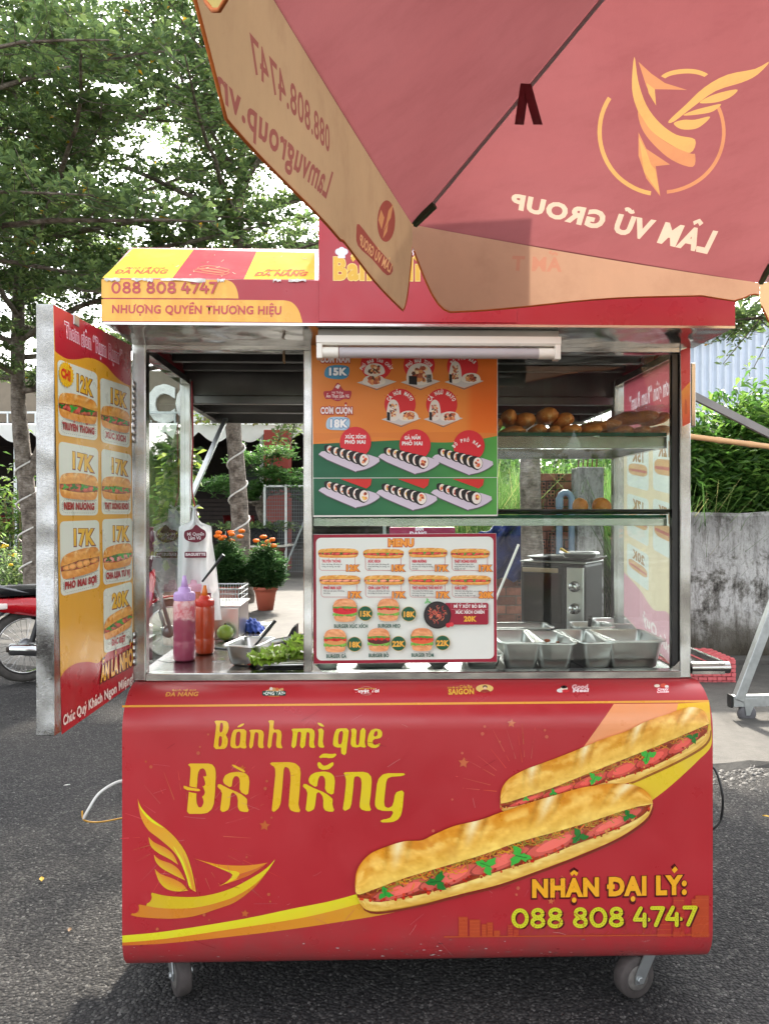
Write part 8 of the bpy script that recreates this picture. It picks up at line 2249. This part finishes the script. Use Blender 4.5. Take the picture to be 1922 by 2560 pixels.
# toaster oven on the rear shelf
ov = thing('toaster_oven', 'small black and steel toaster oven with two knobs', 'toaster oven', cw(.655, .80, .9155), R(-33))
q = MB(); q.box(-.13, -.11, .012, .13, .11, .285, 0, .012); q.build('case', simple('oven_case', rgb(60, 58, 58), .35, .6, var=.2), ov)
q = MB(); q.box(-.133, -.113, .286, .133, .113, .292, 0, .003); q.build('top', M_PAN, ov)
q = MB(); q.box(-.125, -.122, .03, .055, -.111, .272, 0, .004); dr = q.build('door', M_BLACK, ov)
q = MB(); q.box(-.112, -.1255, .055, .042, -.1225, .245, 0, .002); k = NT('smoked_glass'); k.p.inputs['Base Color'].default_value = (.02, .018, .016, 1); k.p.inputs['Roughness'].default_value = .04; q.build('window', k.m, dr)
q = MB(); q.box(-.11, -.148, .250, .035, -.138, .268, 0, .004); q.box(-.10, -.138, .254, -.085, -.122, .264); q.box(.012, -.138, .254, .025, -.122, .264); q.build('handle', simple('wood_handle', rgb(196, 170, 140), .5), dr)
q = MB(); q.box(.06, -.120, .03, .127, -.111, .272, 0, .003); pn = q.build('control_panel', M_PAN, ov)
for z in (.20, .115):
    q = MB(); q.lathe([(.021, -.121), (.021, -.126), (.018, -.128), (.018, -.146), (.016, -.149), (0, -.149)], 22, 0, (.094, 0, z), 'y'); q.build('knob', M_STEEL, ov)
for sx in (-.10, .10):
    for sy in (-.08, .08):
        q = MB(); q.lathe([(.012, 0), (.014, .012)], 10, 0, (sx, sy, 0)); q.build('foot', M_BLACK, ov)
M_ov = ov.matrix_basis if False else (Matrix.Translation(ov.location) @ Matrix.Rotation(R(-33), 4, 'Z'))
t = thing('baking_tray', 'dark baking tray lying on the toaster oven', 'tray', M_ov @ Vector((.02, 0, .2925)), R(-33)); q = MB(); rows = [rrect_ring(.27, .20, .016, .02), rrect_ring(.24, .17, .002, .02)]; q.grid(rows, 0, True, True); q.add(rows[1], [list(range(len(rows[1])))]); q.build('body', M_DARKSTEEL, t, solid=.0015)
pan('shallow steel dish on top of the baking tray', M_ov @ Vector((.07, 0, .2955)), .13, .12, .03, R(-12), name='steel_dish', group='steel dishes on the oven')
q = MB(); a_ = M_ov @ Vector((.05, -.01, .31)); q.tube([a_, a_ + Vector((-.03, -.01, .015)), a_ + Vector((-.055, -.02, .03))], [.004, .005, .006], 8); tag(q.build('serving_tongs', simple('yellow_plastic', rgb(232, 186, 30), .4)), 'yellow handled serving tool resting in the dish on the oven', 'utensil')

# bread on the glass shelves
k = NT('bread_crust'); v = k.coord(); a = k.n('Attribute'); a.attribute_name = 'Col'
c = k.ramp(k.noise(v, 14, 6, .6), [(.3, rgb(190, 112, 50)), (.55, rgb(220, 146, 74)), (.75, rgb(238, 182, 110))]); oi = k.n('ObjectInfo'); c = k.mix(1.0, c, k.ramp(oi.outputs['Random'], [(0, (.8, .76, .72)), (1, (1.1, 1.08, 1.05))]), 'MULTIPLY')
k.l(c, k.p.inputs['Base Color']); k.p.inputs['Roughness'].default_value = .5; c = k.mix(k.ramp(k.noise(k.coord(scale=(1, .35, 1)), 55, 4, .6), [(.60, 0.0), (.68, .55)]), c, rgb(246, 214, 160)); k.l(c, k.p.inputs['Base Color']); k.bump(k.noise(v, 60, 5), .4, .008); M_BREAD = k.m
def loaf(label, p, r, L, yaw, sx=1.0, sz=.85, seed=0, name='baguette', group='baguettes on the upper glass shelf'):
    rnd = random.Random(seed); q = MB(); n = 18
    prof_ = [(0, 0)] + [(r * math.sin(t) ** .8 * (1 + .04 * math.sin(t * 9 + seed)), L / 2 - L / 2 * math.cos(t)) for t in np.linspace(.15, math.pi - .15, 16)] + [(0, L)]
    q.lathe(prof_, n, 0, (0, 0, 0), 'y', sx=sx, sy=sz)
    for i, (x, y, z) in enumerate(q.v):
        g = .0035 * math.sin(y / L * 14 + x / r * 1.5) if z > r * .3 else 0
        q.v[i] = (x, y, max(z + g, -r * sz * .88))
    o = q.build(name, M_BREAD, None, loc=p, rot=(0, 0, yaw)); return tag(o, label, 'bread', group)
SH1, SH2 = 1.6360, 1.3920
def bread_row(row, sh, y0, seed):
    """(pixel centre in the zoomed view, half width, half height, turn, label): sits on the shelf or on the row below"""
    for i, ((x, y), hw, hh, yaw, lb, base) in enumerate(row):
        d = y0 / math.cos(math.atan2(x - 900, 9000)); u = d / FPX / 3.134; p = W(*CI([(x, y)])[0], d)
        z = sh + hh * u * .90 + .0008 if base else p.z
        loaf(lb, (p.x, p.y, z), hh * u, .20, yaw, hw / hh, 1.0, seed + i)
bread_row([((240, 913), 98, 40, .05, 'bottom row baguette half hidden by the poster edge', 1), ((425, 900), 68, 47, -.03, 'bottom row baguette under the biggest top loaf, to its left', 1), ((550, 910), 52, 40, .02, 'smallest round bottom row baguette between two larger ones', 1), ((700, 900), 76, 46, .06, 'slightly angled bottom row baguette below the orange end loaf', 1), ((865, 905), 76, 43, .10, 'bottom row baguette lying alone nearest the bagged bread', 1)], SH1, 2.315, 0)
bread_row([((185, 805), 60, 66, -.06, 'top row baguette pointing at the viewer next to the poster', 0), ((330, 830), 84, 60, .05, 'dark top row baguette second from the poster', 0), ((500, 793), 84, 66, -.04, 'largest pale top row baguette in the middle of the heap', 0), ((640, 830), 74, 58, .06, 'orange end loaf at the right of the top row', 0), ((85, 870), 50, 52, 0, 'baguette mostly hidden behind the right edge of the rice roll poster', 0)], SH1, 2.325, 10)
bread_row([((1105, 905), 95, 44, .12, 'bagged baguette at the lower left of the right-hand heap', 1), ((1255, 905), 60, 42, .05, 'bagged baguette at the lower middle of the right-hand heap', 1), ((1395, 900), 70, 46, -.05, 'bagged baguette at the lower right against the glass', 1), ((1330, 808), 70, 54, .55, 'long bagged loaf on top running back to the left', 0), ((1412, 815), 44, 48, .1, 'short bagged loaf on top at the far right', 0), ((1040, 872), 60, 42, .5, 'long baguette lying sideways at the left end of the bagged bread', 0)], SH1, 2.335, 20)
k = NT('clear_bag'); k.t.nodes.remove(k.p); tr = k.n('BsdfTransparent'); gl = k.n('BsdfGlossy'); gl.inputs['Roughness'].default_value = .12; lw = k.n('LayerWeight'); lw.inputs[0].default_value = .35; mx = k.n('MixShader'); v = k.coord()
bp = k.n('Bump'); bp.inputs['Strength'].default_value = .9; bp.inputs['Distance'].default_value = .02; k.l(k.noise(v, 40, 5, .7), bp.inputs['Height']); k.l(bp.outputs[0], gl.inputs['Normal']); k.l(bp.outputs[0], lw.inputs['Normal'])
k.l(k.math('MULTIPLY', lw.outputs['Facing'], .7), mx.inputs[0]); k.l(tr.outputs[0], mx.inputs[1]); k.l(gl.outputs[0], mx.inputs[2]); k.l(mx.outputs[0], k.out.inputs[0])
p0 = W(*CI([(1250, 905)])[0], 2.325); q = MB(); rnd = random.Random(12)
q.grid([[(p0.x - .125 + .235 * i / 22, p0.y - .012 + .2 * j / 8 + rnd.uniform(-.004, .004), SH1 + .002 + (.075 + .02 * (i > 11)) * math.sin(min(1, j / 2.2) * 1.5) * (1 - .5 * max(0, (j - 5) / 3)) + rnd.uniform(-.004, .004)) for i in range(23)] for j in range(9)])
tag(q.build('clear_plastic_bag', k.m), 'crinkled clear plastic bag over the right-hand bread', 'plastic bag')
p = W(*CI([(680, 1560)])[0], 2.40); t = thing('bread_tray', 'dark baking tray on the lower glass shelf', 'tray', (p.x - .05, 2.44, SH2), YAW); q = MB(); rows = [rrect_ring(.66, .32, .016, .02), rrect_ring(.62, .28, .002, .02)]; q.grid(rows, 0, True, True); q.add(rows[1], [list(range(len(rows[1])))]); q.build('body', M_DARKSTEEL, t, solid=.0015)
for i, ((x, y), r_, lb) in enumerate((((735, 1505), 46, 'round bread roll left of the pair on the tray'), ((905, 1500), 60, 'larger bread roll right of the pair on the tray'))):
    d = 2.44; rr = r_ / 3.134 * d / FPX; p = W(*CI([(x, y)])[0], d); loaf(lb, (p.x, p.y - .03, SH2 + .0035 + .026 * .82), .027, .08, .1, rr / .024, 1.0, 40 + i, 'bread_roll', 'bread rolls on the lower shelf')

# strip light under the fascia
def S_on(px, py, yl): 
    v, _ = Plane(CARTF, (0, yl, 0), (0, -1, 0))([(px, py)]); return v[0]
la = S_on(792, 845, -.20); lb_ = S_on(1397, 845, -.20)
lamp = thing('strip_light', 'unlit white fluorescent strip light fixed under the red fascia', 'strip light', CARTF @ Vector(((la[0] + lb_[0]) / 2, -.20, 1.83)), YAW); hl_ = (lb_[0] - la[0]) / 2
q = MB(); q.box(-hl_ + .004, -.012, .026, hl_ - .004, .022, .057, 0, .002); q.build('mounting', simple('grey_plastic', rgb(150, 150, 144), .5), lamp)
q = MB(); q.prism([(-.018, .014), (-.022, .020), (-.022, .038), (.022, .038), (.022, .020), (.018, .014)], -hl_, hl_, 'x'); q.v = [(x, y, z) for x, y, z in q.v]; q.build('housing', M_WHITEPL, lamp)
q = MB(); q.tube([(-hl_ + .06, -.004, -.004), (hl_ - .055, -.004, -.004)], .0145, 18); k = NT('tube_glass'); k.p.inputs['Base Color'].default_value = (*rgb(176, 171, 174), 1); k.p.inputs['Roughness'].default_value = .35; q.build('tube', k.m, lamp)
for s_ in (-1, 1):
    q = MB(); q.tube([(s_ * (hl_ - .058), -.004, -.004), (s_ * (hl_ - .016), -.004, -.004)], .0152, 18); q.build('end_cap', M_WHITEPL, lamp)
    q = MB(); q.box(s_ * hl_ - .016 if s_ > 0 else -hl_, -.020, -.022, s_ * hl_ if s_ > 0 else -hl_ + .016, .014, .0385, 0, .003); q.build('socket', M_WHITEPL, lamp)

# hose, yellow cord at the left and black cable at the right of the body
hp = lambda x, y, d: D2(x, y, d)
q = MB(); q.tube(spline([tuple(hp(282, 1685, 2.42)), tuple(hp(250, 1692, 2.4)), tuple(hp(215, 1715, 2.38)), tuple(hp(193, 1748, 2.36)), tuple(hp(182, 1768, 2.36))], 8), .0055, 8); tag(q.build('white_hose', M_CABLE), 'white hose looping out from the left of the cart body', 'hose')
q = MB(); q.tube(spline([tuple(hp(178, 1752, 2.36)), tuple(hp(183, 1772, 2.36)), tuple(hp(215, 1776, 2.38)), tuple(hp(262, 1768, 2.42)), tuple(hp(290, 1762, 2.45))], 8), .0025, 6); tag(q.build('yellow_wire', simple('yellow_cord_skin', rgb(206, 150, 40), .5)), 'thin yellow cord hanging beside the white hose', 'cord')
q = MB(); q.tube(spline([tuple(hp(1525, 1655, 2.46)), tuple(hp(1545, 1665, 2.44)), tuple(hp(1560, 1720, 2.42)), tuple(hp(1556, 1770, 2.42)), tuple(hp(1540, 1790, 2.42)), tuple(hp(1525, 1798, 2.44))], 8), .004, 8); tag(q.build('black_cable', M_BLACK), 'black cable looping out from the right of the cart body', 'cable')

# ------------------------------------------------------------------ motorbike behind the door
bike = thing('motorbike', 'red step-through motorbike parked at left behind the menu door', 'motorbike', (D2(57, 1106, 6.3).x, 6.3, 0), R(38))
M_BRED = simple('red_paint', rgb(176, 14, 26), .22, var=.05, coat=.6); M_CHROME = steel('chrome', (.62, .62, .62), .1, .02)
M_TYRE = simple('tyre_rubber', rgb(70, 66, 62), .8, var=.3, vscale=20, bump=.5); M_ALU = simple('cast_alloy', rgb(120, 120, 122), .4, .8); M_BDK = simple('dark_fairing', rgb(40, 44, 52), .4)
def wheel(x, nm):
    w = bpy.data.objects.new(nm, None); COL.objects.link(w); w.parent = bike; w.location = (x, 0, .30)
    q = MB(); q.lathe([(.235, -.035), (.262, -.042), (.285, -.036), (.297, -.015), (.299, 0), (.297, .015), (.285, .036), (.262, .042), (.235, .035), (.235, -.035)], 48, 0, axis='y', cap=False); q.build('tyre', M_TYRE, w)
    q = MB(); q.lathe([(.218, -.022), (.236, -.026), (.238, -.018), (.226, -.008), (.226, .008), (.238, .018), (.236, .026), (.218, .022), (.218, -.022)], 48, 0, axis='y', cap=False); q.build('rim', M_CHROME, w)
    q = MB()
    for i in range(32):
        a = i / 32 * 6.283; b2 = a + (.35 if i % 2 else -.35); q.tube([(.04 * math.cos(b2), .02 if i % 4 < 2 else -.02, .04 * math.sin(b2)), (.222 * math.cos(a), 0, .222 * math.sin(a))], .0016, 4)
    tag(q.build('spokes', M_CHROME, w), kind='stuff')
    q = MB(); q.lathe([(.0, -.05), (.05, -.045), (.06, -.02), (.06, .02), (.05, .045), (0, .05)], 20, 0, axis='y'); q.build('wheel_hub', M_ALU, w)
wheel(0, 'rear_wheel'); wheel(1.22, 'front_wheel')
def bk(nm, m, fn, **kw): q = MB(); fn(q); return q.build(nm, m, bike, **kw)
bk('rear_fender', M_BDK, lambda q: q.grid([[( .335 * math.cos(t), y, .30 + .335 * math.sin(t)) for y in (-.06, 0, .06)] for t in np.linspace(.5, 2.75, 14)]), solid=.01)
bk('front_fender', M_BRED, lambda q: q.grid([[(1.22 + .325 * math.cos(t), y, .30 + .325 * math.sin(t)) for y in (-.06, 0, .06)] for t in np.linspace(.3, 2.7, 14)]), solid=.01)
bk('tail_fairing', M_BRED, lambda q: q.grid([[(x, y * w_, z + (0 if abs(y) > .5 else .03)) for y in (-1, -.6, 0, .6, 1)] + [(x, w_, z - h_), (x, -w_, z - h_), (x, -w_, z)] for x, z, w_, h_ in ((-.32, .70, .05, .06), (-.2, .70, .10, .10), (.0, .70, .13, .14), (.25, .68, .14, .17), (.5, .60, .12, .18), (.72, .46, .09, .14))]), solid=.004)
bk('seat', M_BLACK, lambda q: q.grid([[(x, y * w_, z + .03 * (1 - y * y)) for y in (-1, -.5, 0, .5, 1)] + [(x, w_, z - .05), (x, -w_, z - .05), (x, -w_, z)] for x, z, w_ in ((-.28, .76, .06), (-.15, .775, .12), (.1, .775, .14), (.32, .75, .13), (.52, .72, .10), (.60, .69, .05))]))
bk('tail_lamp', simple('lamp_red', rgb(150, 20, 30), .15), lambda q: q.box(-.36, -.05, .64, -.31, .05, .70, 0, .015))
bk('turn_signal', simple('lamp_amber', rgb(226, 214, 206), .15), lambda q: q.box(-.30, -.115, .62, -.16, -.07, .67, 0, .015))
bk('grab_rail', M_ALU, lambda q: q.tube([(.0, -.12, .74), (-.22, -.11, .80), (-.30, 0, .80), (-.22, .11, .80), (.0, .12, .74)], .012, 8))
bk('muffler', M_CHROME, lambda q: q.tube([(-.16, -.13, .30), (-.15, -.13, .30), (.05, -.13, .27), (.42, -.13, .22), (.55, -.10, .20), (.70, -.05, .22)], [.030, .046, .05, .045, .02, .018], 16))
bk('muffler_tip', simple('soot', rgb(60, 50, 44), .7), lambda q: q.tube([(-.175, -.13, .302), (-.13, -.13, .298)], .022, 14))
bk('shock_absorber', M_BLACK, lambda q: q.tube([(.02, -.10, .34), (.10, -.11, .62)], .022, 10))
bk('swingarm', M_ALU, lambda q: (q.obox((0, -.085, .30), (.5, -.07, .30), .03, .05), q.obox((0, .085, .30), (.5, .07, .30), .03, .05)))
bk('engine', M_ALU, lambda q: (q.box(.45, -.10, .18, .82, .10, .36, 0, .03), q.tube([(.8, 0, .28), (.98, 0, .31)], .07, 12)))
bk('leg_shield', M_BRED, lambda q: q.grid([[(x + .05 * abs(y), y * w_, z) for y in (-1, -.5, 0, .5, 1)] for x, z, w_ in ((.80, .32, .10), (.88, .45, .16), (.94, .62, .19), (.98, .80, .16), (1.0, .92, .09))]), solid=.02)
bk('fork', M_ALU, lambda q: (q.tube([(1.22, -.07, .30), (1.06, -.07, .82)], .018, 8), q.tube([(1.22, .07, .30), (1.06, .07, .82)], .018, 8)))
bk('handlebar', M_BLACK, lambda q: (q.tube([(.92, -.33, .98), (1.0, -.15, 1.0), (1.02, 0, .98), (1.0, .15, 1.0), (.92, .33, .98)], .014, 8), q.box(.96, -.11, .86, 1.12, .11, 1.0, 0, .03)))
for s_ in (-1, 1): bk('mirror', M_BLACK, lambda q: (q.tube([(.95, s_ * .25, 1.0), (.95, s_ * .30, 1.16)], .005, 6), q.lathe([(0, -.01), (.05, -.006), (.05, .006), (0, .01)], 14, 0, (.95, s_ * .31, 1.19), 'x')))
bk('side_stand', M_ALU, lambda q: q.tube([(.55, .08, .18), (.52, .22, .006)], .010, 6))
